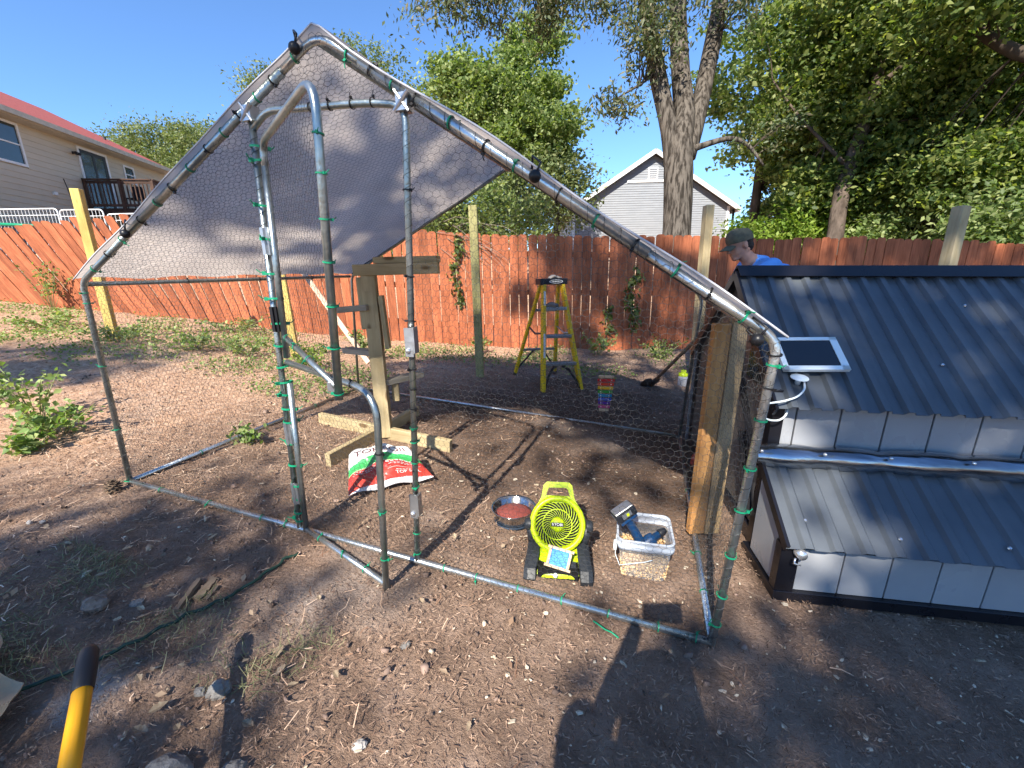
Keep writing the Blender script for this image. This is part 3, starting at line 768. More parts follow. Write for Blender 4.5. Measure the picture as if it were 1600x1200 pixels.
# portal frames: post, bend, rafter, apex bend
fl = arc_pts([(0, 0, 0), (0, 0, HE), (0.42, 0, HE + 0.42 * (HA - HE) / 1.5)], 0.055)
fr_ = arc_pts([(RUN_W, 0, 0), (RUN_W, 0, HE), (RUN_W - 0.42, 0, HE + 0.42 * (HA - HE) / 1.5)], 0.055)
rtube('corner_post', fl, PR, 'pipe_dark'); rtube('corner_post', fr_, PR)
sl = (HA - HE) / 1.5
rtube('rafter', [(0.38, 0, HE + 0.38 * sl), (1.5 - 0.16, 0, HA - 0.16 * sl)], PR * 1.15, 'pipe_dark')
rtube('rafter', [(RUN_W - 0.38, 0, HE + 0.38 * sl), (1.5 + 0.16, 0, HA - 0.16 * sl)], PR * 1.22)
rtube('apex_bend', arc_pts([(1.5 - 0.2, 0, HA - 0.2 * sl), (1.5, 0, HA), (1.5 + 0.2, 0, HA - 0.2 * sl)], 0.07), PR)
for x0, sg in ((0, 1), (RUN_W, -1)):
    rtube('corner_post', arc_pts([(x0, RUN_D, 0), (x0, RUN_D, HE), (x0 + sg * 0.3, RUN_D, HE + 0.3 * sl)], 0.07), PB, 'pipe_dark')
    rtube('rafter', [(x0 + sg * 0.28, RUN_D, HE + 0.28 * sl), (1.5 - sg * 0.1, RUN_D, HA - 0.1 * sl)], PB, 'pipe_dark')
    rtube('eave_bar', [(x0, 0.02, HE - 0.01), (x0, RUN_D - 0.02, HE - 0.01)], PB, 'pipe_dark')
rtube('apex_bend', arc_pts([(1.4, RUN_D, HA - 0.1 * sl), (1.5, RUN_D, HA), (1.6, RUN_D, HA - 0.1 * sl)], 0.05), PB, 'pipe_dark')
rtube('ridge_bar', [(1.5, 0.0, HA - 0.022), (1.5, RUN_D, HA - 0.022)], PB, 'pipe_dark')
# door jambs and header
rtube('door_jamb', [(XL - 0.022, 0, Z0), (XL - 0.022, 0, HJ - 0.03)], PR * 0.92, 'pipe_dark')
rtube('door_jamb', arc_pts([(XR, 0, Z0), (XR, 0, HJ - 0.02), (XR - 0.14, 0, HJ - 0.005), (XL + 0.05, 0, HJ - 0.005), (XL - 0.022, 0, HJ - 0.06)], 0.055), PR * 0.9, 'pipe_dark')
for xj in (XL - 0.02, XR):
    zz = HA - abs(xj - 1.5) * sl - 0.02
    c = RP((xj, -0.004, zz - 0.012))
    mb = MB(); mb.box(c, (0.04, 0.042, 0.05)); mb.tube([c + V(-0.028, -0.015, -0.024), c + V(0.028, -0.024, 0.024)], 0.008, 8); mb.tube([c + V(0.024, -0.018, -0.03), c + V(-0.024, -0.018, 0.034)], 0.006, 8)
    mb.build('pipe_clamp', M['steel'], run)
# dutch door: two leaves, each hung on the left jamb and swung open by a different amount
def leaf_frame(name, th, w, z0, z1, round_low):
    t = R(th); ux, uy = math.cos(t), -math.sin(t)
    def q(u, z, off=0.0): return RP((XL + 0.022 + u * ux + off * uy, u * uy - 0.006, z))
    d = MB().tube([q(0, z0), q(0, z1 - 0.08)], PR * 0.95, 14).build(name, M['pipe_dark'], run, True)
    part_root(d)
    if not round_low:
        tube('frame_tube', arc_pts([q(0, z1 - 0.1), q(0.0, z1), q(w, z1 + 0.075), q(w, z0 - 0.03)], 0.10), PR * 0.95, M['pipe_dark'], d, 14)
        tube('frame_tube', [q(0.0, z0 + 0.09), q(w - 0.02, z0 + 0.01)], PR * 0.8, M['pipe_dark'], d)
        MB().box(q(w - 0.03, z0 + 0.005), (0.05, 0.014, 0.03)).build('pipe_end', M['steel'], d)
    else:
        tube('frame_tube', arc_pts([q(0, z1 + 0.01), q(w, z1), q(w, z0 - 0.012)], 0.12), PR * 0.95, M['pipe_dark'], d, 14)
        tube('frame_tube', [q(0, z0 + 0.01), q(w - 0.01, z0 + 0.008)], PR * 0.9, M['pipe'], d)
    return d, q
leaf_u, qu = leaf_frame('door_leaf', 29.5, 0.565, 0.86, 1.665, False)
leaf_u['label'] = 'upper leaf of the pipe door, swung open wider'
leaf_l, ql = leaf_frame('door_leaf', 17.0, 0.58, 0.02, 0.83, True)
leaf_l['label'] = 'lower leaf of the pipe door, slightly open'
for z in (1.32, 1.02, 0.52, 0.22):
    MB().box(RP((XL + 0.0, -0.022, z)), (0.036, 0.008, 0.10)).box(RP((XL, -0.028, z)), (0.012, 0.012, 0.10)).build('hinge', M['tie_black' if z < 1.1 and z > 0.9 else 'steel'], run)
for z in (0.985, 0.30):
    b = MB(); c = RP((XR + 0.004, -0.022, z)); b.box(c, (0.034, 0.010, 0.105)); b.box(c + V(0.020, 0.008, 0.008), (0.009, 0.03, 0.095))
    la = part_root(b.build('latch_plate', M['steel'], run))
    MB().lathe([(0.0, 0.010), (0.008, 0.008), (0.011, 0.0)], 10, Matrix.Translation(c + V(-0.004, -0.006, -0.03)) @ Matrix.Rotation(R(90), 4, 'X')).build('bolt_head', M['screw'], la, True)

# --- hexagonal netting: every wire is real, twisted sides drawn as one strand
def hex_edges(w, h, a):
    dx = a; dy = a * 1.06
    segs = []
    ny = int(h / (dy * 0.75)) + 2; nxx = int(w / dx) + 2
    for j in range(-1, ny):
        ox = (j % 2) * dx / 2
        y = j * dy * 0.75
        x = np.arange(-1, nxx) * dx + ox
        top = np.stack([x, np.full_like(x, y)], 1)
        r_ = np.stack([x + dx / 2, np.full_like(x, y + dy * 0.25)], 1)
        l_ = np.stack([x - dx / 2, np.full_like(x, y + dy * 0.25)], 1)
        rd = np.stack([x + dx / 2, np.full_like(x, y + dy * 0.75)], 1)
        segs += [np.stack([top, r_], 1), np.stack([l_, top], 1), np.stack([r_, rd], 1)]
    return np.concatenate(segs, 0)      # (n,2,2)

def inside(poly, p):
    x, y = p[:, 0], p[:, 1]; n = len(poly); r = np.zeros(len(p), bool)
    j = n - 1
    for i in range(n):
        xi, yi = poly[i]; xj, yj = poly[j]
        with np.errstate(divide='ignore', invalid='ignore'):
            c = ((yi > y) != (yj > y)) & (x < (xj - xi) * (y - yi) / (yj - yi + 1e-12) + xi)
        r ^= c; j = i
    return r

def netting(name, w, h, poly, mapf, a, rad, parent, seed):
    rg = np.random.default_rng(seed)
    e = hex_edges(w, h, a)
    e = e[inside(poly, e[:, 0]) & inside(poly, e[:, 1])]
    # jiggle shared corners coherently, the way loose wire sits
    def jig(p):
        q = p.copy()
        q[:, 0] += 0.004 * np.sin(p[:, 1] * 9 + seed) + 0.0026 * np.sin(p[:, 0] * 57 + p[:, 1] * 83) + 0.006 * np.sin(p[:, 0] * 3.1 + p[:, 1] * 4.3)
        q[:, 1] += 0.004 * np.sin(p[:, 0] * 7 - seed) + 0.0026 * np.sin(p[:, 0] * 71 - p[:, 1] * 49) + 0.006 * np.sin(p[:, 0] * 4.7 - p[:, 1] * 2.9)
        return q
    A3, B3 = mapf(jig(e[:, 0])), mapf(jig(e[:, 1]))
    R3 = np.array(RM.to_3x3())
    A3 = A3 @ R3.T; B3 = B3 @ R3.T
    d = B3 - A3; d /= np.linalg.norm(d, axis=1)[:, None] + 1e-9
    o = np.cross(d, np.array([0.31, 0.77, 0.55])); o /= np.linalg.norm(o, axis=1)[:, None] + 1e-9
    q = np.cross(d, o)
    vs = []
    for P3 in (A3, B3):
        for k in range(3):
            an = 2 * math.pi * k / 3
            vs.append(P3 + (o * math.cos(an) + q * math.sin(an)) * rad)
    v = np.stack(vs, 1).reshape(-1, 3)
    b = np.arange(len(A3))[:, None] * 6
    f = np.concatenate([b + np.array([[0, 1, 4, 3]]), b + np.array([[1, 2, 5, 4]]), b + np.array([[2, 0, 3, 5]])], 0)
    ob = fast_mesh(name, v, f, M['wire'], parent)
    ob['kind'] = 'stuff'
    return ob
def bulge(p, amp, w, h): return amp * np.sin(np.pi * np.clip(p[:, 0] / w, 0, 1)) * np.sin(np.pi * np.clip(p[:, 1] / h, 0, 1)) + 0.006 * np.sin(p[:, 0] * 8 + p[:, 1] * 6)
gl = [(0, 0), (XL - .02, 0), (XL - .02, HA - (1.5 - XL) * sl - 0.02), (0, HE)]
gr = [(XR, 0), (RUN_W, 0), (RUN_W, HE), (XR, HA - (XR - 1.5) * sl)]
gt = [(XL - .02, HJ), (XR, HJ), (1.5, HA)]
front = lambda p: np.stack([p[:, 0], -0.012 + bulge(p, 0.01, 3, 2), p[:, 1]], 1)
netting('wire_netting', 3, 2, gl, front, 0.027, 0.00060, run, 1)
netting('wire_netting', 3, 2, gr, front, 0.027, 0.00060, run, 2)
netting('wire_netting', 3, 2, gt, front, 0.027, 0.00060, run, 3)
netting('wire_netting', 3, 2, [(0, 0), (3, 0), (3, HE), (1.5, HA), (0, HE)], lambda p: np.stack([p[:, 0], RUN_D + 0.01 + bulge(p, 0.02, 3, 2), p[:, 1]], 1), 0.030, 0.00058, run, 4)
netting('wire_netting', 2, 1.2, [(0, 0), (RUN_D, 0), (RUN_D, HE), (0, HE)], lambda p: np.stack([-0.012 + bulge(p, -0.01, 2, 1.1), p[:, 0], p[:, 1]], 1), 0.028, 0.00062, run, 5)
netting('wire_netting', 2, 1.2, [(0, 0), (RUN_D, 0), (RUN_D, HE), (0, HE)], lambda p: np.stack([RUN_W - 0.012 + bulge(p, 0.008, 2, 1.1), p[:, 0], p[:, 1]], 1), 0.028, 0.00062, run, 6)
SLn = math.hypot(1.5, HA - HE)
netting('wire_netting', 2, 1.8, [(0, 0), (RUN_D, 0), (RUN_D, SLn), (0, SLn)], lambda p: np.stack([1.5 * p[:, 1] / SLn, p[:, 0], HE + 0.0 + (HA - HE) * p[:, 1] / SLn - 0.02 + bulge(p, -0.03, 2, 1.8)], 1), 0.028, 0.00062, run, 7)
netting('wire_netting', 2, 1.8, [(0, 0), (RUN_D, 0), (RUN_D, SLn), (0, SLn)], lambda p: np.stack([3 - 1.5 * p[:, 1] / SLn, p[:, 0], HE + (HA - HE) * p[:, 1] / SLn - 0.005 + bulge(p, -0.01, 2, 1.8)], 1), 0.034, 0.00062, run, 8)
def leaf_net(q, z0, z1, w, par, seed):
    o0 = np.array(RM.inverted() @ q(0, 0)); ux = np.array(RM.inverted() @ q(1, 0)) - o0
    ob = netting('wire_netting', w, z1 + .1, [(0.0, z0), (w, z0), (w, z1 - 0.06), (w * .8, z1), (0.0, z1 - 0.08)], lambda p: o0 + p[:, :1] * ux + np.stack([0 * p[:, 0], 0 * p[:, 0], p[:, 1]], 1), 0.027, 0.00060, par, seed)
leaf_net(qu, 0.88, 1.73, 0.565, leaf_u, 9)
leaf_net(ql, 0.02, 0.83, 0.58, leaf_l, 10)
# lacing wire wound round the pipes to hold the netting
def lacing(p, q, rad, pitch=0.042, parent=None):
    p, q = RP(p), RP(q); d = (q - p); L = d.length; d.normalize(); a = d.orthogonal().normalized(); b = d.cross(a)
    n = int(L / pitch * 8); pts = []
    for i in range(n + 1):
        t = i / n; an = 2 * math.pi * L * t / pitch
        pts.append(p + d * L * t + (a * math.cos(an) + b * math.sin(an)) * rad)
    vs, fs = tube_arrays(pts, 0.0009, 3, False)
    o = mesh('lacing_wire', vs, fs, M['wire'], parent or run); return o
lacing((RUN_W, 0, 0.02), (RUN_W, 0, HE - 0.06), PR + 0.001)
lacing((0, 0, 0.02), (0, 0, HE - 0.06), PR + 0.001)
lacing((XR, 0, 0.05), (XR, 0, HJ - 0.08), PR * 0.9 + 0.001)
lacing((XL - 0.022, 0, 0.05), (XL - 0.022, 0, HJ - 0.08), PR * 0.92 + 0.001)
lacing((RUN_W - 0.3, 0, HE + 0.3 * sl), (1.7, 0, HA - 0.2 * sl), PR * 1.22 + 0.001, 0.06)

# --- zip ties: a band, a lock and a loose tail, one object each
def tie_mesh(col, rad):
    mb = MB(); n = 14
    ring = [(rad * math.cos(2 * math.pi * i / n), rad * math.sin(2 * math.pi * i / n), 0) for i in range(n + 1)]
    for i in range(n):
        a, b = Vector(ring[i]), Vector(ring[i + 1]); na, nb = a.normalized(), b.normalized(); t = 0.0011; h = 0.0022
        vs = [a - na * t + V(0, 0, -h), b - nb * t + V(0, 0, -h), b - nb * t + V(0, 0, h), a - na * t + V(0, 0, h), a + na * t + V(0, 0, -h), b + nb * t + V(0, 0, -h), b + nb * t + V(0, 0, h), a + na * t + V(0, 0, h)]
        mb.add(vs, [(4, 5, 6, 7), (0, 3, 2, 1), (3, 7, 6, 2), (0, 1, 5, 4)])
    mb.box((rad + 0.004, 0, 0), (0.008, 0.007, 0.008))
    mb.tube([(rad + 0.005, 0, 0), (rad + 0.012, 0.004, 0.002), (rad + 0.018, 0.007, 0.008)], 0.0014, 4)
    me = bpy.data.meshes.new('zip_tie'); me.from_pydata(mb.v, [], mb.f); me.update(); me.materials.append(M[col]); return me
TIE = {c: tie_mesh('tie_' + c, PR + 0.0022) for c in ('green', 'black')}
trn = random.Random(9)
def tie(col, p, d, scale=1.0, turn=None, parent=None):
    d = (RM.to_3x3() @ Vector(d)).normalized(); p = RP(p)
    a = d.orthogonal().normalized(); b = d.cross(a); m = Matrix(((a.x, b.x, d.x, p.x), (a.y, b.y, d.y, p.y), (a.z, b.z, d.z, p.z), (0, 0, 0, 1)))
    m = m @ Matrix.Rotation(trn.uniform(0, 6.28) if turn is None else turn, 4, 'Z') @ Matrix.Rotation(trn.uniform(-0.18, 0.18), 4, 'X') @ Matrix.Scale(scale, 4)
    o = bpy.data.objects.new('zip_tie', TIE[col]); COL.objects.link(o); o.matrix_basis = m
    o.parent = parent or run; o.matrix_parent_inverse = WM[(parent or run).name].inverted()
Zv = (0, 0, 1)
for z in (0.10, 0.22, 0.38, 0.55, 0.70, 0.86, 1.03): tie('green', (RUN_W, 0, z), Zv, 1.12)
for z in (0.96, 1.06): tie('black', (RUN_W, 0, z), Zv, 1.1)
for z in (0.02, 0.33, 0.68, 1.0, 1.05): tie('green', (0, 0, z), Zv, 1.05)
for z in (0.08, 0.12, 0.19, 0.26, 0.36, 0.47, 0.57, 0.63, 0.70, 0.75, 0.82, 0.91, 1.0, 1.1, 1.2, 1.33, 1.45, 1.6, 1.65): tie('green', (XL - 0.002, -0.003, z), Zv, 1.75 if z > 0.6 else 1.7)
for z in (0.06, 0.16, 0.27, 0.38, 0.49, 0.58, 0.64): tie('green', (XR, 0, z), Zv)
for z in (0.72, 0.80, 0.88, 1.06, 1.22, 1.5): tie('black', (XR, 0, z), Zv)
qi = lambda q, u, z: RM.inverted() @ q(u, z)
for z in (0.85, 1.0, 1.13, 1.26, 1.38, 1.5, 1.6): tie('green', qi(qu, 0.565, z), Zv, 1.0, None, leaf_u)
for u, z in ((0.05, 0.95), (0.15, 0.93), (0.3, 0.91)): tie('green', qi(qu, u, z), (1, -.5, -0.1), 0.95, None, leaf_u)
for z in (0.15, 0.36, 0.6): tie('green' if z < 0.5 else 'black', qi(ql, 0.58, z), Zv, 1.0, None, leaf_l)
for u in (0.12, 0.3, 0.45): tie('green', qi(ql, u, 0.03), (1, -.3, 0), 0.98, None, leaf_l)
for u in (0.33, 0.45): tie('black', qi(ql, u, 0.835), (1, -.3, 0), 1.0, None, leaf_l)
for x_ in (0.25, 0.6, 0.95, 1.1): tie('green', (x_, 0, Z0), (1, 0, 0))
for x_ in (1.95, 2.1, 2.28, 2.46, 2.64, 2.82, 2.95): tie('green', (x_, 0, Z0), (1, 0, 0))
for y_ in (0.25, 0.5, 0.75, 1.1): tie('green', (RUN_W, y_, Z0), (0, 1, 0))
for y_ in (0.4, 0.9, 1.4): tie('green', (0, y_, Z0), (0, 1, 0))
rd = (1, 0, -sl); ld = (1, 0, sl)
for i, t_ in enumerate((1.62, 1.70, 1.78, 1.86, 1.98, 2.1, 2.2, 2.34, 2.46, 2.58, 2.70, 2.80, 2.90)):
    tie('black' if i % 2 else 'green', (t_, 0, HA - (t_ - 1.5) * sl), rd, 1.22)
for i, t_ in enumerate((0.12, 0.24, 0.36, 0.50, 0.62, 0.72, 0.84, 0.95, 1.04, 1.13, 1.22, 1.30, 1.40)):
    tie('black' if i % 2 else 'green', (t_, 0, HE + t_ * sl), ld, 1.12)
for x_ in (1.45, 1.53, 1.62, 1.70): tie('black', (x_, 0, HJ - 0.005), (1, 0, 0), 0.95)
for y_ in (0.5, 1.0, 1.5): tie('black', (0, y_, HE - 0.01), (0, 1, 0), 0.85)
# ball bungees that hold the tarp
for p in ((1.43, -0.03, HA - 0.045), (0.43, -0.03, HE + 0.43 * sl - 0.02), (2.27, -0.03, HA - 0.77 * sl + 0.005), (2.94, -0.03, HE + 0.0)):
    c = RP(p); mb = MB(); mb.ellipsoid(c, (0.019, 0.019, 0.019), None, 12, 8)
    mb.tube([c, c + V(0.02, -0.006, 0.035), c + V(-0.012, 0.02, 0.06), c + V(-0.02, 0.04, 0.02), c], 0.004, 6)
    mb.build('bungee_ball', M['tie_black'], run, True)

# --- tarp: two slopes of one grey sheet, slack and wrinkled
def tarp_point(u, v):
    """u along the depth 0..1, v from left eave (0) over the ridge (.5) to the right eave (1)"""
    y = -0.022 + u * (RUN_D + 0.05)
    if v <= 0.5:
        t = v / 0.5; x = -0.015 + t * 1.515; z = HE + 0.016 + t * (HA - HE)
        z += 0.014 * math.sin(u * 9 + v * 5) * math.sin(math.pi * t) - 0.022 * math.sin(math.pi * u) * math.sin(math.pi * t)
        z += 0.006 * math.sin(u * 31 + t * 17) + 0.010 * math.sin((u * 1.4 + t * 1.1) * 10) * t * (1 - t) * 3
        if t < 0.02: z -= 0.0
    else:
        t = (1 - v) / 0.5; x = 3.015 - t * 1.515; z = HE + 0.017 + t * (HA - HE)
        z += 0.013 * math.sin(math.pi * min(1, t * 1.02)) * (1 + 0.25 * math.sin(t * 13)) * (1 - 0.4 * u) + 0.005 * math.sin(u * 21 + t * 13)
    z += 0.012 * math.exp(-((v - 0.5) / 0.03) ** 2)
    return RP((x, y, z))
nu, nv = 44, 90
tv = [tarp_point(i / nu, j / nv) for j in range(nv + 1) for i in range(nu + 1)]
tf = [(j * (nu + 1) + i, j * (nu + 1) + i + 1, (j + 1) * (nu + 1) + i + 1, (j + 1) * (nu + 1) + i) for j in range(nv) for i in range(nu)]
tarp = part_root(mesh('roof_tarp', tv, tf, M['tarp'], run, True))
tarp['label'] = 'slack grey tarp roof with tree shadows on it'
hem = [tarp_point(0, j / nv) + V(0, -0.002, -0.004) for j in range(nv + 1)]
tube('tarp_hem', hem, 0.0035, pmat('tarp_hem', (0.55, 0.54, 0.56), 0.6), tarp, 6)
tube('tarp_hem', [tarp_point(1, j / nv) + V(0, 0.002, -0.004) for j in range(nv + 1)], 0.007, M['tie_black'], tarp, 6)

# ================================================================== THE COOP
CA = Vector((3.261, 0.332, -0.207))
ce = Vector((0.98602, 0.16351, -0.020)).normalized(); cg = Vector((-ce.y, ce.x, 0)).normalized(); cu_ = ce.cross(cg)
CM = Matrix(((ce.x, cg.x, cu_.x, CA.x), (ce.y, cg.y, cu_.y, CA.y), (ce.z, cg.z, cu_.z, CA.z), (0, 0, 0, 1)))
coop = thing('chicken_coop', 'dark metal roofed chicken coop with grey panel walls and nest box', 'chicken coop', matrix=CM)
CR = CM.to_3x3()
CWD = 2.05
def cbox(name, size, loc, mat, parent=None, bev=0.0015, rot=None):
    rr = CR if rot is None else CR @ rot
    return box(name, size, CM @ Vector(loc), M[mat], parent or coop, rr, bev)
def corrugated(name, e0, e1, lo, hi, pitch, height, mat, parent, lip=0.0):
    """trapezoid ribs run from the low edge to the high edge; lo, hi are (g, h)"""
    prof = []; x = e0
    while x < e1 - 1e-6:
        for fx, hh in ((0, 0), (0.50, 0), (0.62, height), (0.88, height)):
            xx = x + fx * pitch
            if xx < e1: prof.append((xx, hh))
        x += pitch
    prof.append((e1, 0))
    dg, dh = hi[0] - lo[0], hi[1] - lo[1]; L = math.hypot(dg, dh); n = Vector((0, -dh / L, dg / L))
    if n.z < 0: n = -n
    vs, fs = [], []; t = 0.0018; rows = 8
    for side in (0, 1):
        for r_ in range(rows + 1):
            u = r_ / rows
            for (xx, hh) in prof:
                w = 0.0016 * math.sin(xx * 7 + u * 4) + (0.002 * math.sin(xx * 31) if r_ == 0 else 0)
                vs.append(CM @ (Vector((xx, lo[0] + dg * u, lo[1] + dh * u)) + n * (hh + w - side * t)))
    k = len(prof); off = (rows + 1) * k
    for r_ in range(rows):
        for i in range(k - 1):
            a = r_ * k + i
            fs.append((a, a + 1, a + k + 1, a + k)); fs.append((off + a, off + a + k, off + a + k + 1, off + a + 1))
    for i in range(k - 1): fs.append((i, off + i, off + i + 1, i + 1)); fs.append((rows * k + i, rows * k + i + 1, off + rows * k + i + 1, off + rows * k + i))
    return mesh(name, vs, fs, M[mat], parent)
# main body
E0 = 0.055
G0, HW, GR, HR, GB = 0.335, 0.80, 0.95, 1.30, 1.57
roof = part_root(corrugated('roof_sheet', E0 - 0.035, CWD, (0.262, 0.735), (GR, HR), 0.088, 0.017, 'roof_metal', coop))
roof['label'] = 'front slope of blue grey corrugated metal roofing'
corrugated('roof_sheet', E0 - 0.035, CWD, (1.64, 0.735), (GR, HR), 0.088, 0.017, 'roof_metal', coop)
rc = MB(); 
for gs in (-1, 1):
    ang = math.atan2(HR - 0.735, GR - 0.262) * gs
    rc.box(CM @ Vector((CWD / 2 + 0.0, GR + gs * 0.035, HR + 0.006)), (CWD - 0.04, 0.085, 0.004), CR @ Matrix.Rotation(-ang if gs > 0 else -ang, 3, 'X'))
rc.tube([CM @ Vector((0.02, GR, HR + 0.024)), CM @ Vector((CWD - 0.03, GR, HR + 0.024))], 0.009, 10)
rc.build('ridge_cap', M['black_metal'], coop)
def slope_pt(e_, t, up_): # on the front roof slope
    g_, h_ = 0.262 + (GR - 0.262) * t, 0.735 + (HR - 0.735) * t
    L = math.hypot(GR - 0.262, HR - 0.735); return CM @ Vector((e_, g_ - (HR - 0.735) / L * up_, h_ + (GR - 0.262) / L * up_))
sm = MB().lathe([(0.0, 0.006), (0.005, 0.005), (0.008, 0.0)], 8)
sme = bpy.data.meshes.new('screw_head'); sme.from_pydata(sm.v, [], sm.f); sme.update(); sme.materials.append(M['screw'])
rnx = Matrix.Rotation(math.atan2(HR - 0.735, GR - 0.262), 3, 'X')
for e_, t, u_ in ((0.1, .72, .004), (0.36, .68, .004), (0.72, .68, .004), (1.0, .72, .004), (1.3, .68, .004), (0.30, .30, .004), (0.75, .30, .004), (1.15, .30, .004), (0.05, .30, .004), (0.04, .99, .02), (0.56, .99, .02), (1.1, .99, .02)):
    o = bpy.data.objects.new('screw_head', sme); COL.objects.link(o)
    o.matrix_basis = Matrix.Translation(slope_pt(e_, t, u_)) @ (CR @ rnx).to_4x4(); o.parent = roof; o.matrix_parent_inverse = WM[roof.name].inverted()
# front wall strip above the nest box: separate grey panels
x = 0.03 + E0; k = 0
while x < CWD - 0.05:
    w = 0.055 if k == 0 else 0.178
    cbox('wall_panel', (w - 0.007, 0.018, 0.34), (x + w / 2, G0 + 0.012, 0.60), 'grey_panel'); x += w; k += 1
cbox('wall_backing', (CWD - 0.12, 0.012, 0.62), (CWD / 2 + 0.04, G0 + 0.034, 0.47), 'black_metal')
# left gable wall: vertical panels, black frame, small window
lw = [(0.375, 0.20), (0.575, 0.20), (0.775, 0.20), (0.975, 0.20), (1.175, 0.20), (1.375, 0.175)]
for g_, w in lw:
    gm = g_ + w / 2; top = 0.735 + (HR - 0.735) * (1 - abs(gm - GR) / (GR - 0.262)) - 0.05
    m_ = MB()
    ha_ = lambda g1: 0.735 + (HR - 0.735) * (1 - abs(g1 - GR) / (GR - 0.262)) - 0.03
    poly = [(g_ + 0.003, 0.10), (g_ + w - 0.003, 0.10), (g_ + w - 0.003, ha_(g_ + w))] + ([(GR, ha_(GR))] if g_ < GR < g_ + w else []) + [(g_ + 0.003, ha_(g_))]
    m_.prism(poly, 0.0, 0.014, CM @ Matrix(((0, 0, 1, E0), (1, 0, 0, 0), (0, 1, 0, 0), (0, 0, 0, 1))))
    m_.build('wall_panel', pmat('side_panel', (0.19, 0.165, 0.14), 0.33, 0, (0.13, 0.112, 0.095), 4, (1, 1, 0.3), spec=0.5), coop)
for g_ in (0.352, 1.562): cbox('corner_trim', (0.05, 0.05, 0.80), (0.006 + E0, g_, 0.40), 'black_metal')
cbox('corner_trim', (0.05, 0.05, 0.80), (CWD - 0.03, 0.352, 0.40), 'black_metal')
for gs, ga in ((1, 0.262), (-1, 1.64)):
    p, q = Vector((E0 - 0.038, ga, 0.722)), Vector((E0 - 0.038, GR, HR - 0.012))
    beam('verge_trim', p, q, 0.012, 0.05, M['black_metal'], coop, (0, 0, 1), 0.001, CM)
cbox('bottom_rail', (0.03, 1.24, 0.07), (E0, 0.95, 0.055), 'black_metal')
beam('wall_brace', (E0 - 0.008, 0.42, 0.40), (E0 - 0.008, 0.86, 0.90), 0.012, 0.045, M['black_metal'], coop, (1, 0, 0), 0.001, CM)
beam('wall_brace', (E0 - 0.008, 0.40, 0.14), (E0 - 0.008, 0.62, 0.50), 0.012, 0.05, M['black_metal'], coop, (1, 0, 0), 0.001, CM)
wf_ = part_root(cbox('window', (0.012, 0.15, 0.17), (E0 - 0.008, 0.60, 0.86), 'black_metal'))
cbox('pane', (0.004, 0.12, 0.14), (E0 - 0.017, 0.60, 0.86), 'glass_dark', wf_)
cbox('wall_back', (CWD - 0.04, 0.014, 0.70), (CWD / 2, 1.56, 0.42), 'grey_panel')
cbox('wall_right', (0.014, 1.2, 0.75), (CWD - 0.02, 0.95, 0.42), 'grey_panel')
# nest box: its own roof, panels, corner post and rails
nest = part_root(cbox('nest_box', (CWD - 0.08, 0.30, 0.20), (CWD / 2 + 0.01, 0.185, 0.125), 'black_metal'))
nest['label'] = 'low nest box with grey panels and a lean to metal lid'
corrugated('nest_lid', 0.0, CWD, (-0.035, 0.262), (0.30, 0.488), 0.105, 0.014, 'roof_metal', nest)
x = 0.075; 
while x < CWD - 0.1:
    cbox('nest_panel', (0.163, 0.016, 0.188), (x + 0.084, 0.022, 0.137), 'grey_panel', nest); x += 0.168
cbox('nest_corner', (0.07, 0.05, 0.25), (0.038, 0.024, 0.125), 'black_metal', nest)
cbox('nest_rail', (CWD, 0.04, 0.045), (CWD / 2, 0.014, 0.02), 'black_metal', nest)
cbox('nest_rail', (0.04, 0.30, 0.045), (0.02, 0.18, 0.02), 'black_metal', nest)
m_ = MB().prism([(0.055, 0.05), (0.27, 0.05), (0.27, 0.43), (0.055, 0.285)], 0.0, 0.012, CM @ Matrix(((0, 0, 1, 0.012), (1, 0, 0, 0), (0, 1, 0, 0), (0, 0, 0, 1))))
m_.build('nest_side', M['grey_panel'], nest)
beam('nest_trim', (0.006, -0.03, 0.258), (0.006, 0.30, 0.478), 0.014, 0.04, M['black_metal'], nest, (0, 0, 1), 0.001, CM)
latch = MB(); c = CM @ Vector((0.062, -0.012, 0.236)); latch.lathe([(0.0, 0.03), (0.018, 0.028), (0.022, 0.0)], 14, Matrix.Translation(c) @ CR.to_4x4() @ Matrix.Rotation(R(90), 4, 'X')); latch.tube([c + V(-0.02, -0.03, -0.01), c + V(-0.024, -0.036, -0.03), c + V(0.0, -0.036, -0.035)], 0.004, 6)
latch.build('lid_latch', M['screw'], nest, True)
for e_, g_, h_ in ((0.10, 0.06, 0.335), (0.42, 0.02, 0.31), (0.78, 0.02, 0.31)):
    o = bpy.data.objects.new('screw_head', sme); COL.objects.link(o)
    o.matrix_basis = Matrix.Translation(CM @ Vector((e_, g_, h_))) @ (CR @ Matrix.Rotation(R(34), 3, 'X')).to_4x4(); o.parent = nest; o.matrix_parent_inverse = WM[nest.name].inverted()
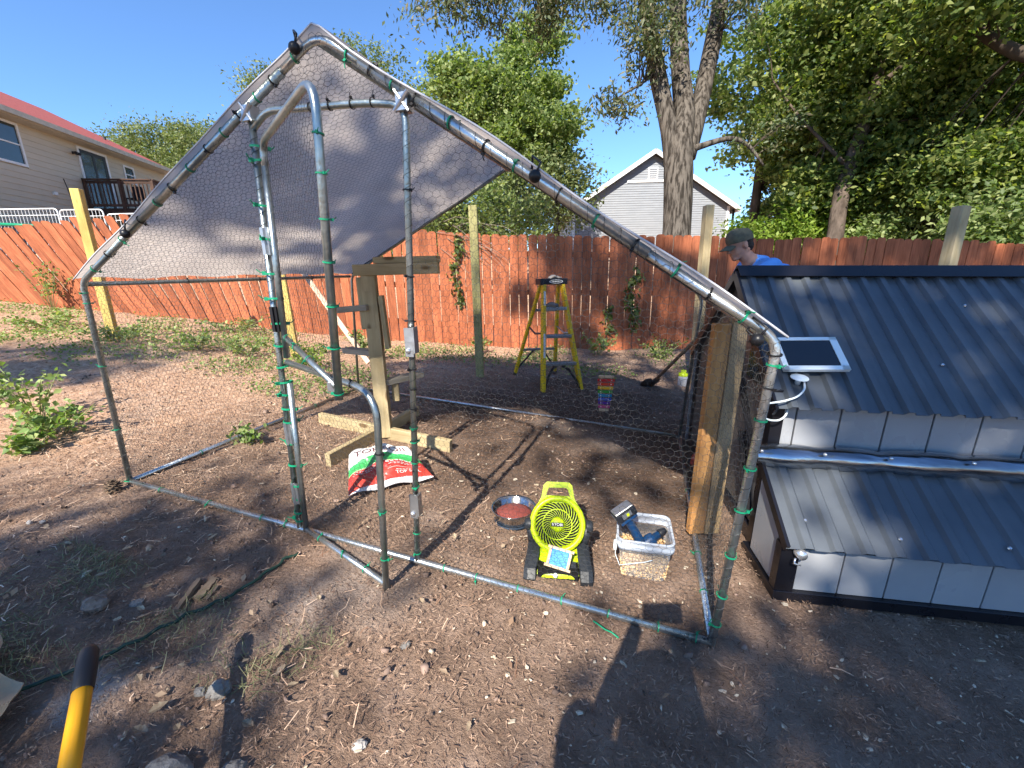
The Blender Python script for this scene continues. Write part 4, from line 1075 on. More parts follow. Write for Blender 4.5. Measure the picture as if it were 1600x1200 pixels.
# crumpled clear wrap over the lid hinge
vs, fs = [], []; ns, nr = 150, 9
for i in range(ns + 1):
    e_ = -0.03 + (CWD + 0.02) * i / ns
    pin = min(abs(e_ - c0) for c0 in (-0.02, 0.23, 0.48, 0.78, 1.1, 1.4, 1.7))
    ff = 1 - 0.16 * math.exp(-(pin / 0.045) ** 2)
    for k in range(nr + 1):
        a = R(-60) + R(215) * k / nr
        rad = (0.056 + 0.0016 * math.sin(e_ * 11 + k * 0.9) + 0.0006 * math.sin(e_ * 47 - k * 1.3)) * ff
        vs.append(CM @ Vector((e_, 0.288 - rad * math.cos(a), 0.512 + rad * 0.92 * math.sin(a))))
for i in range(ns):
    for k in range(nr):
        a = i * (nr + 1) + k; fs.append((a, a + 1, a + nr + 2, a + nr + 1))
hw = part_root(mesh('hinge_wrap', vs, fs, M['wrap'], coop, True)); hw['label'] = 'shiny crumpled plastic wrapped along the nest lid hinge'
for c0 in (-0.02, 0.23, 0.48, 0.78, 1.1):
    MB().ellipsoid(CM @ Vector((c0, 0.240, 0.548)), (0.008, 0.008, 0.008), None, 8, 6).build('wrap_pin', M['screw'], hw, True)

# ------------------------------------------------------------------ small solar panel on the roof
sp_ = thing('solar_panel', 'small white framed solar panel mounted on the coop roof edge', 'solar panel', CM @ Vector((0.2, 0.36, 0.83)))
a_ = [CM @ Vector(p) for p in ((0.061, 0.364, 0.878), (0.328, 0.372, 0.886), (0.342, 0.521, 1.008), (0.095, 0.509, 0.999))]
ex = (a_[1] - a_[0]).normalized(); ey = (a_[3] - a_[0]); ey -= ex * ey.dot(ex); Ly = ey.length; ey.normalize(); en = ex.cross(ey)
SM = Matrix(((ex.x, ey.x, en.x), (ex.y, ey.y, en.y), (ex.z, ey.z, en.z))); ctr = (a_[0] + a_[2]) / 2; Lx = (a_[1] - a_[0]).length
fm = MB()
for sx, sy, w, h in ((0, -1, Lx, 0.022), (0, 1, Lx, 0.018), (-1, 0, 0.022, Ly), (1, 0, 0.03, Ly)):
    fm.box(ctr + SM @ Vector((sx * (Lx / 2 - w / 2) if sx else 0, sy * (Ly / 2 - h / 2) if sy else 0, 0)), (w, h, 0.016), SM)
fm.box(ctr + SM @ Vector((0, 0, -0.004)), (Lx - 0.03, Ly - 0.03, 0.006), SM)
fm.build('panel_frame', M['white_plastic'], sp_)
box('panel_glass', (Lx - 0.048, Ly - 0.038, 0.004), ctr + SM @ Vector((-0.004, 0.002, 0.003)), M['solar_glass'], sp_, SM)
mt_ = MB(); c = CM @ Vector((0.135, 0.358, 0.852)); mt_.lathe([(0.0, 0.008), (0.022, 0.007), (0.034, 0.003), (0.036, 0.0)], 22, Matrix.Translation(c) @ CR.to_4x4() @ Matrix.Rotation(R(14), 4, 'X')); mt_.tube([c, CM @ Vector((0.14, 0.40, 0.855))], 0.010, 8); mt_.tube([c, CM @ Vector((0.135, 0.37, 0.822))], 0.012, 8)
mt_.build('mount_foot', M['white_plastic'], sp_, True)
q0 = CM @ Vector((0.185, 0.325, 0.835))
q0 = CM @ Vector((0.155, 0.335, 0.850))
tube('cable', arc_pts([q0 + V(-.01, 0, -.01), q0 + V(-0.015, -0.04, -0.035), q0 + V(-0.05, -0.08, -0.06), q0 + V(-0.11, -0.11, -0.075), q0 + V(-0.17, -0.12, -0.085), q0 + V(-0.20, -0.11, -0.115), q0 + V(-0.18, -0.09, -0.15), q0 + V(-0.14, -0.08, -0.172), q0 + V(-0.10, -0.07, -0.172), q0 + V(-0.075, -0.06, -0.15), q0 + V(-0.065, -0.03, -0.12)], 0.03, 4), 0.0042, M['white_plastic'], sp_, 8)

# ------------------------------------------------------------------ two studs beside the coop
st = thing('wood_stud', 'orange tinted upright stud, the left of the pair beside the coop', 'stud', (3.0, 0.66, -0.17), 'pair of wooden studs beside the coop')
beam('stud_shaft', (2.995, 0.668, -0.165), (3.02, 0.69, 0.875), 0.076, 0.038, M['stud_orange'], st, (0.45, -1, 0))
st = thing('wood_stud', 'pale upright stud, the right of the pair beside the coop', 'stud', (3.09, 0.69, -0.17), 'pair of wooden studs beside the coop')
beam('stud_shaft', (3.068, 0.701, -0.172), (3.093, 0.723, 0.90), 0.074, 0.040, M['stud_brown'], st, (0.45, -1, 0))

# ================================================================== INSIDE THE RUN
# perch stand
pg = gz(0.88, 1.07)
pst = thing('perch_stand', 'home made perch stand of treated lumber on a crossed base', 'perch stand', (0.89, 1.07, pg))
beam('base_leg', (0.30, 1.13, 0.035), (1.47, 1.05, -0.035), 0.040, 0.089, M['pine'], pst)
beam('base_leg', (0.855, 0.57, -0.005), (0.885, 1.048, 0.0), 0.040, 0.089, M['pine'], pst)
beam('base_leg', (0.89, 1.13, 0.0), (0.90, 1.58, 0.005), 0.040, 0.089, M['pine'], pst)
beam('perch_post', (0.925, 1.085, -0.03), (0.915, 1.085, 1.12), 0.092, 0.092, M['pine'], pst, (0.42, -0.9, 0))
beam('post_block', (0.905, 1.055, 0.76), (0.90, 1.055, 1.10), 0.10, 0.05, M['pine'], pst, (0.42, -0.9, 0))
beam('post_block', (1.005, 1.10, 0.62), (0.985, 1.10, 0.98), 0.030, 0.085, M['pine'], pst, (0.42, -0.9, 0))
beam('perch_arm', (0.84, 1.035, 1.145), (1.42, 1.12, 1.150), 0.040, 0.072, M['pine'], pst)
beam('perch_arm', (0.97, 1.10, 1.205), (1.40, 1.16, 1.205), 0.085, 0.040, M['pine'], pst)
beam('perch_arm', (0.66, 0.985, 0.885), (0.925, 1.04, 0.905), 0.085, 0.038, M['wood_grey'], pst)
beam('perch_arm', (0.55, 1.22, 0.57), (0.88, 1.16, 0.57), 0.085, 0.038, M['wood_grey'], pst)
beam('post_block', (0.83, 1.17, 0.40), (0.83, 1.17, 0.55), 0.06, 0.04, M['pine'], pst, (0.42, -0.9, 0))
beam('perch_arm', (0.93, 1.10, 0.37), (1.10, 1.36, 0.385), 0.085, 0.038, M['wood_grey'], pst)
beam('post_block', (0.985, 1.17, 0.22), (0.985, 1.17, 0.35), 0.05, 0.04, M['pine'], pst, (0.42, -0.9, 0))

# bag of topsoil: a stuffed pillow with printed front
def bag_material():
    m, nt, nd, lk = newmat('topsoil_bag_print')
    out = N(nt, 'ShaderNodeOutputMaterial'); b = N(nt, 'ShaderNodeBsdfPrincipled'); lk.new(b.outputs[0], out.inputs[0])
    uv = N(nt, 'ShaderNodeUVMap'); sp = N(nt, 'ShaderNodeSeparateXYZ'); lk.new(uv.outputs[0], sp.inputs[0])
    # the bands arch: value v plus a bow along u
    bow = N(nt, 'ShaderNodeMath', operation='SUBTRACT'); bow.inputs[1].default_value = 0.55; lk.new(sp.outputs[0], bow.inputs[0])
    sq = N(nt, 'ShaderNodeMath', operation='MULTIPLY'); lk.new(bow.outputs[0], sq.inputs[0]); lk.new(bow.outputs[0], sq.inputs[1])
    add = N(nt, 'ShaderNodeMath', operation='MULTIPLY_ADD'); add.inputs[1].default_value = 0.42; lk.new(sq.outputs[0], add.inputs[0]); lk.new(sp.outputs[1], add.inputs[2])
    gr = N(nt, 'ShaderNodeTexNoise', Scale=60.0, Detail=3.0); lk.new(uv.outputs[0], gr.inputs['Vector'])
    ad2 = N(nt, 'ShaderNodeMath', operation='MULTIPLY_ADD'); ad2.inputs[1].default_value = 0.05; lk.new(gr.outputs[0], ad2.inputs[0]); lk.new(add.outputs[0], ad2.inputs[2])
    rp = ramp(nt, [(0.0, (0.62, 0.60, 0.60)), (0.155, (0.46, 0.045, 0.03)), (0.44, (0.38, 0.03, 0.025)), (0.585, (0.42, 0.55, 0.30)), (0.60, (0.04, 0.32, 0.08)), (0.70, (0.05, 0.37, 0.11)), (0.79, (0.68, 0.67, 0.65))], 'CONSTANT')
    lk.new(ad2.outputs[0], rp.inputs[0]); lk.new(rp.outputs[0], b.inputs['Base Color'])
    b.inputs['Roughness'].default_value = 0.32
    tc = N(nt, 'ShaderNodeTexCoord'); n3 = N(nt, 'ShaderNodeTexNoise', Scale=16.0, Detail=4.0, Distortion=1.0); lk.new(tc.outputs['Object'], n3.inputs['Vector'])
    bp = N(nt, 'ShaderNodeBump', Strength=0.5); bp.inputs['Distance'].default_value = 0.03; lk.new(n3.outputs[0], bp.inputs['Height']); lk.new(bp.outputs[0], b.inputs['Normal'])
    return m
BO = [Vector(p) for p in ((1.222, 0.298, -0.075), (1.560, 0.640, -0.090), (1.371, 0.694, -0.081), (1.096, 0.484, -0.065))]   # bottom-left, bottom-right, top-right, top-left
def bag_pt(u, v, top=True, off=0.0):
    c = BO[0] * (1 - u) * (1 - v) + BO[1] * u * (1 - v) + BO[2] * u * v + BO[3] * (1 - u) * v
    w = max(0.0, math.sin(math.pi * u)) ** 0.55 * max(0.0, math.sin(math.pi * v)) ** 0.55
    wt = max(0.0, math.sin(math.pi * u)) ** 0.6 * max(0.0, math.sin(math.pi * 0.62 * v)) ** 0.6
    pinch = 0.02 * math.sin(math.pi * u) * ((1 - v) ** 6) + 0.0
    h = 0.052 * wt + 0.007 * math.sin(u * 9 + v * 6) * w + 0.005 * math.sin(u * 21 - v * 13) * w
    z = c.z + 0.030 + 0.130 * v ** 1.2 + (h if top else -0.130 * v * w - 0.014 * w) + 0.008 * math.sin(u * 14) * (1 - w)
    d = (BO[2] + BO[1] - BO[0] - BO[3]).normalized()
    return Vector((c.x, c.y, z + off)) - Vector((d.y, -d.x, 0)) * pinch
bag = thing('topsoil_bag', 'white green and red plastic bag of topsoil slumped against the perch base', 'bag', (1.27, 0.60, gz(1.27, 0.6)))
nb = 34; vs = []; fs = []; uvs = []
for sd in (True, False):
    for j in range(nb + 1):
        for i in range(nb + 1): vs.append(bag_pt(i / nb, j / nb, sd)); uvs.append((i / nb, j / nb if sd else 0.05))
o2 = (nb + 1) ** 2
for j in range(nb):
    for i in range(nb):
        a = j * (nb + 1) + i; fs.append((a, a + 1, a + nb + 2, a + nb + 1)); b_ = a + o2; fs.append((b_, b_ + nb + 1, b_ + nb + 2, b_ + 1))
for i in range(nb): a = nb * (nb + 1) + i; fs.append((a, a + 1, a + o2 + 1, a + o2))
bo = mesh('bag_body', vs, fs, bag_material(), bag, True)
ul = bo.data.uv_layers.new(name='UVMap')
for lp in bo.data.loops: ul.data[lp.index].uv = uvs[lp.vertex_index]
def bag_text(body, u, v, su, sv, mat, name='printed_words'):
    tv_, tf_ = text_arrays(body, 1.0)
    wv = [bag_pt(u + p.x * su, v + p.y * sv, True, 0.004) for p in tv_]
    mesh(name, wv, tf_, mat, bag)
bag_text('TOP SOIL', 0.50, 0.86, 0.20, 0.17, M['maroon'])
bag_text('TOP SOIL', 0.74, 0.235, 0.075, 0.085, M['white_ink'])
for (u0, u1, v0) in ((0.50, 0.92, 0.52), (0.50, 0.92, 0.505), (0.53, 0.90, 0.455), (0.60, 0.88, 0.42), (0.60, 0.86, 0.285), (0.10, 0.34, 0.44), (0.10, 0.30, 0.395)):
    n_ = 26; vv, ff = [], []
    for i in range(n_):
        if i % 4 == 3: continue
        ua, ub = u0 + (u1 - u0) * i / n_, u0 + (u1 - u0) * (i + 0.75) / n_
        k_ = len(vv); vv += [bag_pt(ua, v0, True, .004), bag_pt(ub, v0, True, .004), bag_pt(ub, v0 + .013, True, .004), bag_pt(ua, v0 + .013, True, .004)]; ff.append((k_, k_ + 1, k_ + 2, k_ + 3))
    mesh('printed_line', vv, ff, M['white_ink'], bag)
vv, ff = [], []
for i in range(12):
    for t_, ti in ((0.0, 0), (1.0, 1)): vv.append(bag_pt(0.50 + 0.44 * i / 11, 0.345 + (0.006 if ti else 0), True, 0.004))
ff = [(2 * i, 2 * i + 2, 2 * i + 3, 2 * i + 1) for i in range(11)]
mesh('printed_line', vv, ff, M['white_ink'], bag)

# steel bowl with a plain red filling
bg = gz(2.11, 0.46)
bowl = thing('steel_bowl', 'stainless steel bowl with red contents behind the green fan', 'bowl', (2.11, 0.46, bg))
bm_ = Matrix.Translation((2.11, 0.46, bg + 0.004))
MB().lathe([(0.0, 0.004), (0.088, 0.0), (0.094, 0.012), (0.103, 0.070), (0.113, 0.078), (0.114, 0.074), (0.106, 0.071), (0.098, 0.066), (0.088, 0.012), (0.0, 0.008)], 48, bm_).build('bowl_shell', M['stainless'], bowl, True)
mm_ = MB(); ring = 24
mm_.lathe([(0.0, 0.060), (0.04, 0.057), (0.075, 0.048), (0.0955, 0.040), (0.089, 0.012)], ring, bm_)
mm_.build('bowl_contents', M['bowl_red'], bowl, True)
MB().lathe([(0.09, -0.002), (0.099, 0.0), (0.101, 0.010), (0.095, 0.012)], 40, bm_).build('rubber_ring', pmat('blue_rubber', (0.015, 0.03, 0.055), 0.6), bowl, True)

# ------------------------------------------------------------------ lime green fan
fg = gz(2.40, 0.22)
fan = thing('portable_fan', 'lime green round portable fan on a charcoal base', 'fan', (2.40, 0.22, fg))
fy = Vector((-0.20, 1.0, 0)).normalized(); fx = Vector((fy.y, -fy.x, 0))             # fy: away from the camera
def FP(x, y, z): return Vector((2.395, 0.215, fg)) + fx * x + fy * y + Vector((0, 0, z))
def FMat(x, y, z, tilt):
    rot = Matrix(((fx.x, fy.x, 0), (fx.y, fy.y, 0), (0, 0, 1)))
    return Matrix.Translation(FP(x, y, z)) @ rot.to_4x4() @ Matrix.Rotation(tilt, 4, 'X')
# base: dark skid sides and a lime deck sloping to the front
def base_side(sx):
    poly = [(-0.125, 0.0), (0.13, 0.0), (0.145, 0.03), (0.13, 0.075), (0.04, 0.095), (-0.04, 0.080), (-0.10, 0.052), (-0.130, 0.022)]
    m_ = Matrix.Translation(FP(0, 0, 0)) @ Matrix(((fx.x, fy.x, 0, 0), (fx.y, fy.y, 0, 0), (0, 0, 1, 0), (0, 0, 0, 1))) @ Matrix(((0, 0, 1, 0), (1, 0, 0, 0), (0, 1, 0, 0), (0, 0, 0, 1)))
    w0, w1 = sx * 0.082, sx * 0.132
    n = len(poly); vs = []
    for (t_, bulge_) in ((w0, 0.0), (sx * 0.115, 0.0), (w1, 0.012)):
        for (a, b) in poly: vs.append(m_ @ Vector((a * (1 - bulge_ * 4), b * (1 - bulge_ * 6), t_ + sx * 0.012 * (a < -0.05))))
    fs = [tuple(range(n)), tuple(range(2 * n, 3 * n))[::-1]]
    for l in range(2): fs += [(l * n + i, l * n + (i + 1) % n, (l + 1) * n + (i + 1) % n, (l + 1) * n + i) for i in range(n)]
    mesh('base_side', vs, fs, M['dark_plastic'], fan)
base_side(-1); base_side(1)
vs, fs = [], []; prof = [(-0.112, 0.020), (-0.108, 0.034), (-0.06, 0.058), (0.0, 0.080), (0.05, 0.088), (0.11, 0.080)]
for j, (a, b) in enumerate(prof):
    for i in range(9):
        u = -1 + 2 * i / 8; vs.append(FP(u * (0.088 - 0.012 * (j == 0)), a + 0.008 * u * u, b - 0.006 * u * u))
for j in range(len(prof) - 1):
    for i in range(8): a = j * 9 + i; fs.append((a, a + 1, a + 10, a + 9))
deck_ = part_root(mesh('base_deck', vs, fs, M['lime'], fan, True))
MB().box(FP(0, -0.005, 0.03), (0.17, 0.20, 0.05), Matrix(((fx.x, fy.x, 0), (fx.y, fy.y, 0), (0, 0, 1)))).build('battery_bay', M['void'], fan)
tl = FMat(0.052, -0.075, 0.058, R(27)); MB().box(tl @ V(0, 0, 0), (0.045, 0.028, 0.012), tl.to_3x3()).build('control_panel', M['dark_plastic'], deck_)
MB().lathe([(0.0, 0.014), (0.008, 0.013), (0.010, 0.0)], 12, FMat(-0.01, -0.112, 0.034, R(60))).build('power_knob', M['white_plastic'], deck_, True)
# head: ring housing, cone, spiral grille, hub
TH = R(62)                                                                              # face leans back
HC = FMat(-0.005, 0.045, 0.175, TH)
hd = part_root(MB().lathe([(0.100, -0.045), (0.118, -0.03), (0.124, 0.0), (0.121, 0.016), (0.108, 0.020), (0.099, 0.014), (0.097, -0.02), (0.0, -0.028)], 56, HC).build('fan_head', M['lime'], fan, True))
MB().lathe([(0.0, -0.012), (0.097, -0.012)], 40, HC).build('fan_cavity', M['void'], hd)
# shoulders and carry handle
hmb = MB(); so = HC @ Matrix.Translation((0, 0, -0.015))
outer = [(-0.100, 0.066), (-0.074, 0.112), (-0.064, 0.168), (-0.050, 0.182), (0.050, 0.182), (0.064, 0.168), (0.074, 0.112), (0.100, 0.066)]
inner = [(-0.080, 0.086), (-0.052, 0.126), (-0.046, 0.148), (-0.038, 0.157), (0.038, 0.157), (0.046, 0.148), (0.052, 0.126), (0.080, 0.086)]
nn_ = len(outer)
for zz in (-0.018, 0.018): hmb.v += [tuple(so @ V(a, b, zz)) for a, b in outer] + [tuple(so @ V(a, b, zz)) for a, b in inner]
for i in range(nn_ - 1):
    if True:
        hmb.f += [(i, i + 1, nn_ + i + 1, nn_ + i), (2 * nn_ + i, 3 * nn_ + i, 3 * nn_ + i + 1, 2 * nn_ + i + 1), (i, 2 * nn_ + i, 2 * nn_ + i + 1, i + 1), (nn_ + i, nn_ + i + 1, 3 * nn_ + i + 1, 3 * nn_ + i)]
hmb.build('carry_handle', M['lime'], fan)
hb2 = MB().prism([(-0.10, 0.06), (-0.075, 0.10), (-0.05, 0.122), (0.05, 0.122), (0.075, 0.10), (0.10, 0.06), (0.06, 0.09), (-0.06, 0.09)], -0.016, 0.016, so).build('head_shoulder', M['lime'], hd)
for k in range(30):                                                                    # curved vanes, one object each
    a0 = 2 * math.pi * k / 30; pts = []
    for i in range(7):
        t_ = i / 6; rr = 0.030 + 0.068 * t_; an = a0 + 0.95 * t_ ** 1.1
        pts.append(HC @ V(rr * math.cos(an), rr * math.sin(an), 0.016 + 0.006 * (1 - t_)))
    MB().tube(pts, [0.0012 + 0.0009 * (i / 6) for i in range(7)], 5).build('grille_vane', M['lime'], hd, True)
MB().lathe([(0.0615, 0.017), (0.064, 0.0205), (0.0665, 0.017), (0.064, 0.014), (0.0615, 0.017)], 48, HC).build('grille_ring', M['lime'], hd, True)
hub = part_root(MB().lathe([(0.0, 0.030), (0.024, 0.028), (0.031, 0.020), (0.031, 0.012)], 32, HC).build('grille_hub', M['lime'], fan, True))
tv_, tf_ = text_arrays('RYOBI', 0.0165)
plate = MB().prism([(-0.0265, -0.0085), (0.0265, -0.0085), (0.0265, 0.0085), (-0.0265, 0.0085)], 0.0275, 0.0308, HC).build('logo_plate', M['void'], hub)
mesh('logo_letters', [HC @ V(p.x, p.y, 0.0318) for p in tv_], tf_, M['white_ink'], hub)
for sx in (-1, 1):
    MB().lathe([(0.0, 0.030), (0.022, 0.028), (0.027, 0.02), (0.027, 0.0)], 20, Matrix.Translation(FP(sx * 0.122, 0.045, 0.170)) @ Matrix(((fx.x, fy.x, 0), (fx.y, fy.y, 0), (0, 0, 1))).to_4x4() @ Matrix.Rotation(sx * R(90), 4, 'Y')).build('tilt_knob', M['dark_plastic'], fan, True)
    m_ = MB().tube([FP(sx * 0.110, 0.05, 0.07), FP(sx * 0.128, 0.045, 0.165)], [0.026, 0.018], 10); m_.build('yoke_arm', M['dark_plastic'], fan, True)
# tiny blue picture in a frame of sticks, propped on the fan base
pf = thing('stick_frame', 'tiny blue picture framed with craft sticks propped on the fan base', 'picture', FP(-0.005, -0.07, 0.08))
KM = FMat(-0.002, -0.078, 0.088, R(52)) @ Matrix.Rotation(R(-13), 4, 'Z') @ Matrix.Translation((0.006, 0.004, 0.004))
box('blue_picture', (0.080, 0.064, 0.003), KM.translation, M['blue_card'], pf, KM.to_3x3())
for (cx, cy, lx, ly) in ((0, 0.037, 0.112, 0.011), (0, -0.037, 0.112, 0.011), (-0.043, 0, 0.011, 0.078), (0.043, 0, 0.011, 0.078)):
    box('craft_stick', (lx, ly, 0.0025), KM @ V(cx, cy, 0.003 if lx > ly else 0.0058), M['stick'], pf, KM.to_3x3(), 0.0008)

# ------------------------------------------------------------------ clear bucket with grain
kg = gz(2.76, 0.33)
KC = Vector((2.750, 0.335, kg + 0.004)); kr = R(4)
bucket = thing('plastic_bucket', 'clear square plastic bucket part filled with grain', 'bucket', KC)
def sq_ring(hw, z, rr, n=6):
    pts = []
    for (sx, sy, a0) in ((1, 1, 0), (-1, 1, 90), (-1, -1, 180), (1, -1, 270)):
        for i in range(n + 1):
            a = R(a0 + 90 * i / n); x_ = sx * (hw - rr) + rr * math.cos(a); y_ = sy * (hw - rr) + rr * math.sin(a)
            pts.append(KC + Vector((x_ * math.cos(kr) - y_ * math.sin(kr), x_ * math.sin(kr) + y_ * math.cos(kr), z)))
    return pts
def ring_mesh(name, rings, mat, par, closed_bottom=False, smooth=True):
    n = len(rings[0]); vs = [p for r_ in rings for p in r_]; fs = []
    for j in range(len(rings) - 1): fs += [(j * n + i, j * n + (i + 1) % n, (j + 1) * n + (i + 1) % n, (j + 1) * n + i) for i in range(n)]
    if closed_bottom: fs.append(tuple(range(n - 1, -1, -1)))
    return mesh(name, vs, fs, mat, par, smooth)
ring_mesh('bucket_wall', [sq_ring(0.085, 0.0, 0.02), sq_ring(0.09, 0.006, 0.025), sq_ring(0.106, 0.15, 0.028), sq_ring(0.109, 0.19, 0.03)], M['clear'], bucket, True)
ring_mesh('bucket_rim', [sq_ring(0.107, 0.152, 0.03), sq_ring(0.116, 0.153, 0.034), sq_ring(0.117, 0.172, 0.034), sq_ring(0.113, 0.174, 0.033), sq_ring(0.113, 0.188, 0.033), sq_ring(0.117, 0.192, 0.034), sq_ring(0.115, 0.198, 0.033), sq_ring(0.109, 0.199, 0.03), sq_ring(0.107, 0.186, 0.03)], M['clear_rim'], bucket)
hk = lambda a, b, c: KC + Vector((a * math.cos(kr) - b * math.sin(kr), a * math.sin(kr) + b * math.cos(kr), c))
tube('bail_wire', [hk(-0.116, 0.0, 0.15), hk(-0.119, -0.06, 0.09), hk(-0.10, -0.112, 0.075), hk(0.0, -0.112, 0.105), hk(0.03, -0.112, 0.12)], 0.0018, M['white_plastic'], bucket, 6)
box('handle_lug', (0.014, 0.024, 0.04), hk(-0.121, -0.055, 0.13), M['white_plastic'], bucket, Matrix.Rotation(kr, 3, 'Z'), 0.003)
ring_mesh('grain_heap', [sq_ring(0.083, 0.006, 0.02), sq_ring(0.0955, 0.085, 0.025), sq_ring(0.08, 0.092, 0.025), sq_ring(0.03, 0.100, 0.02), sq_ring(0.001, 0.101, 0.0005)], pmat('grain_heap', (0.46, 0.30, 0.17), 0.9, 0, (0.24, 0.14, 0.07), 90, bump=0.8, bscale=110), bucket, True)
gx_ = rng.uniform(-0.086, 0.086, 1500); gy_ = rng.uniform(-0.086, 0.086, 1500); edge = np.maximum(abs(gx_), abs(gy_)) / 0.086
gzv = 0.098 - 0.006 * edge
pts_ = np.array([hk(a, b, c) for a, b, c in zip(gx_, gy_, gzv)])
sd_ = rng.uniform(0, 4, 1600).astype(int); al = rng.uniform(-0.088, 0.088, 1600); hz_ = rng.uniform(0.008, 0.092, 1600); hw_ = 0.0868 + (hz_ - 0.006) * 0.11
sx_ = np.where(sd_ == 0, hw_, np.where(sd_ == 1, -hw_, al)); sy_ = np.where(sd_ == 2, hw_, np.where(sd_ == 3, -hw_, al))
pts2 = np.array([hk(a, b, c) for a, b, c in zip(sx_, sy_, hz_)])
v, f = chips(rng, np.concatenate([pts_[:, 0], pts2[:, 0]]), np.concatenate([pts_[:, 1], pts2[:, 1]]), np.concatenate([pts_[:, 2], pts2[:, 2]]), 0.0036, 0.5, 0.25)
gro = fast_mesh('grain', v, f, M['grain'], bucket); gro['kind'] = 'stuff'
# cordless drill, head down in the bucket
drill = thing('cordless_drill', 'navy cordless drill stuck head down in the grain bucket', 'drill', hk(0.03, -0.01, 0.10))
tip_ = hk(-0.028, 0.0, 0.150); bat = hk(-0.088, -0.015, 0.262)
dz = (bat - tip_).normalized(); dl = (Vector((0.86, 0.50, 0.05))); dl = (dl - dz * dl.dot(dz)).normalized(); dw = dz.cross(dl)
DM = Matrix(((dl.x, dw.x, dz.x), (dl.y, dw.y, dz.y), (dl.z, dw.z, dz.z)))
MB().tube([tip_ - dz * 0.05, tip_ - dz * 0.01, tip_ + (bat - tip_) * 0.4, tip_ + (bat - tip_) * 0.75, bat - dz * 0.012], [0.024, 0.020, 0.0185, 0.019, 0.024], 14).build('drill_grip', M['navy'], drill, True)
hc_ = tip_ - dz * 0.055
MB().tube([hc_ - dl * 0.055, hc_ - dl * 0.05, hc_ + dl * 0.045, hc_ + dl * 0.06, hc_ + dl * 0.062, hc_ + dl * 0.10], [0.020, 0.027, 0.029, 0.026, 0.017, 0.014], 18).build('drill_motor', M['navy'], drill, True)
MB().tube([hc_ + dl * 0.09, hc_ + dl * 0.095, hc_ + dl * 0.125], [0.017, 0.019, 0.011], 14).build('drill_chuck', M['rubber'], drill, True)
bp_ = part_root(box('battery_pack', (0.098, 0.066, 0.042), bat + dz * 0.008, M['rubber'], drill, DM, 0.007, 2))
box('battery_shoe', (0.082, 0.060, 0.02), bat - dz * 0.018, M['navy'], drill, DM, 0.005, 2)
box('battery_label', (0.003, 0.040, 0.022), bat + dz * 0.010 - dl * 0.049, M['steel'], bp_, DM)
box('battery_label', (0.045, 0.003, 0.022), bat + dz * 0.010 - dw * 0.0335, M['steel'], bp_, DM)
box('battery_cover', (0.088, 0.056, 0.006), bat + dz * 0.030, M['steel'], bp_, DM, 0.002)
MB().box(bat + dz * 0.010 - dw * 0.0355 + dl * 0.005, (0.012, 0.002, 0.012), DM).build('battery_mark', M['lime'], bp_)

# ================================================================== BEHIND THE RUN
# ------------------------------------------------------------------ step ladder
F1, F2 = Vector((1.71, 2.71, gz(1.71, 2.71))), Vector((2.06, 2.98, gz(2.06, 2.98)))
wd = (F2 - F1); wd.z = 0; wd.normalize(); bk = Vector((-wd.y, wd.x, 0))
B1, B2 = F1 + bk * 0.70 - wd * 0.06, F2 + bk * 0.70 + wd * 0.02
B1.z, B2.z = gz(B1.x, B1.y), gz(B2.x, B2.y)
HT = 1.09
topc = (F1 + F2) / 2 + bk * 0.29; topc.z = F1.z + HT
T1, T2 = topc - wd * 0.105 - bk * 0.035, topc + wd * 0.105 - bk * 0.035
Q1, Q2 = topc - wd * 0.10 + bk * 0.045, topc + wd * 0.10 + bk * 0.045
lad = thing('step_ladder', 'yellow fibreglass step ladder with black top cap by the fence', 'ladder', F1)
def rail(a, b, w, h, up_): beam('ladder_rail', a, b, w, h, M['yellow_frp'], lad, up_, 0.003)
rail(F1, T1, 0.034, 0.066, bk); rail(F2, T2, 0.034, 0.066, bk)
rail(B1, Q1, 0.030, 0.044, bk); rail(B2, Q2, 0.030, 0.044, bk)
fwd = -bk
for t_ in (0.255, 0.51, 0.765):
    a, b = F1.lerp(T1, t_), F2.lerp(T2, t_)
    stp = part_root(beam('step', a + wd * 0.016, b - wd * 0.016, 0.085, 0.030, M['alu'], lad, (0, 0, 1), 0.003))
    for k in range(4): beam('step_ridge', a + wd * 0.02 + bk * (-0.03 + 0.02 * k) + V(0, 0, 0.0165), b - wd * 0.02 + bk * (-0.03 + 0.02 * k) + V(0, 0, 0.0165), 0.006, 0.004, M['alu'], stp, (0, 0, 1), 0)
for t_ in (0.30, 0.73):
    a, b = B1.lerp(Q1, t_), B2.lerp(Q2, t_)
    beam('rear_bar', a, b, 0.012, 0.030, M['alu'], lad)
for a, b, t0, t1 in ((B1, Q1, .04, .28), (B2, Q2, .04, .28)):
    pass
beam('knee_brace', B1.lerp(Q1, .06), B1.lerp(Q1, .30) + wd * 0.16, 0.012, 0.02, M['rubber'], lad)
beam('knee_brace', B2.lerp(Q2, .06), B2.lerp(Q2, .30) - wd * 0.16, 0.012, 0.02, M['rubber'], lad)
for s_, fo, to in ((1, F1, T1), (-1, F2, T2)):
    p_ = [fo.lerp(to, .02) + wd * s_ * 0.015, fo.lerp(to, .10) + wd * s_ * 0.04, fo.lerp(to, .20) + wd * s_ * 0.10, fo.lerp(to, .238) + wd * s_ * 0.17]
    tube('step_brace', p_, 0.014, M['rubber'], lad, 8)
for fo, to in ((F1, T1), (F2, T2), (B1, Q1), (B2, Q2)): beam('ladder_foot', fo - V(0, 0, 0.004), fo.lerp(to, .035), 0.034, 0.062 if fo in (F1, F2) else 0.044, M['rubber'] if fo not in (F1,) else M['yellow_frp'], lad, bk, 0.003)
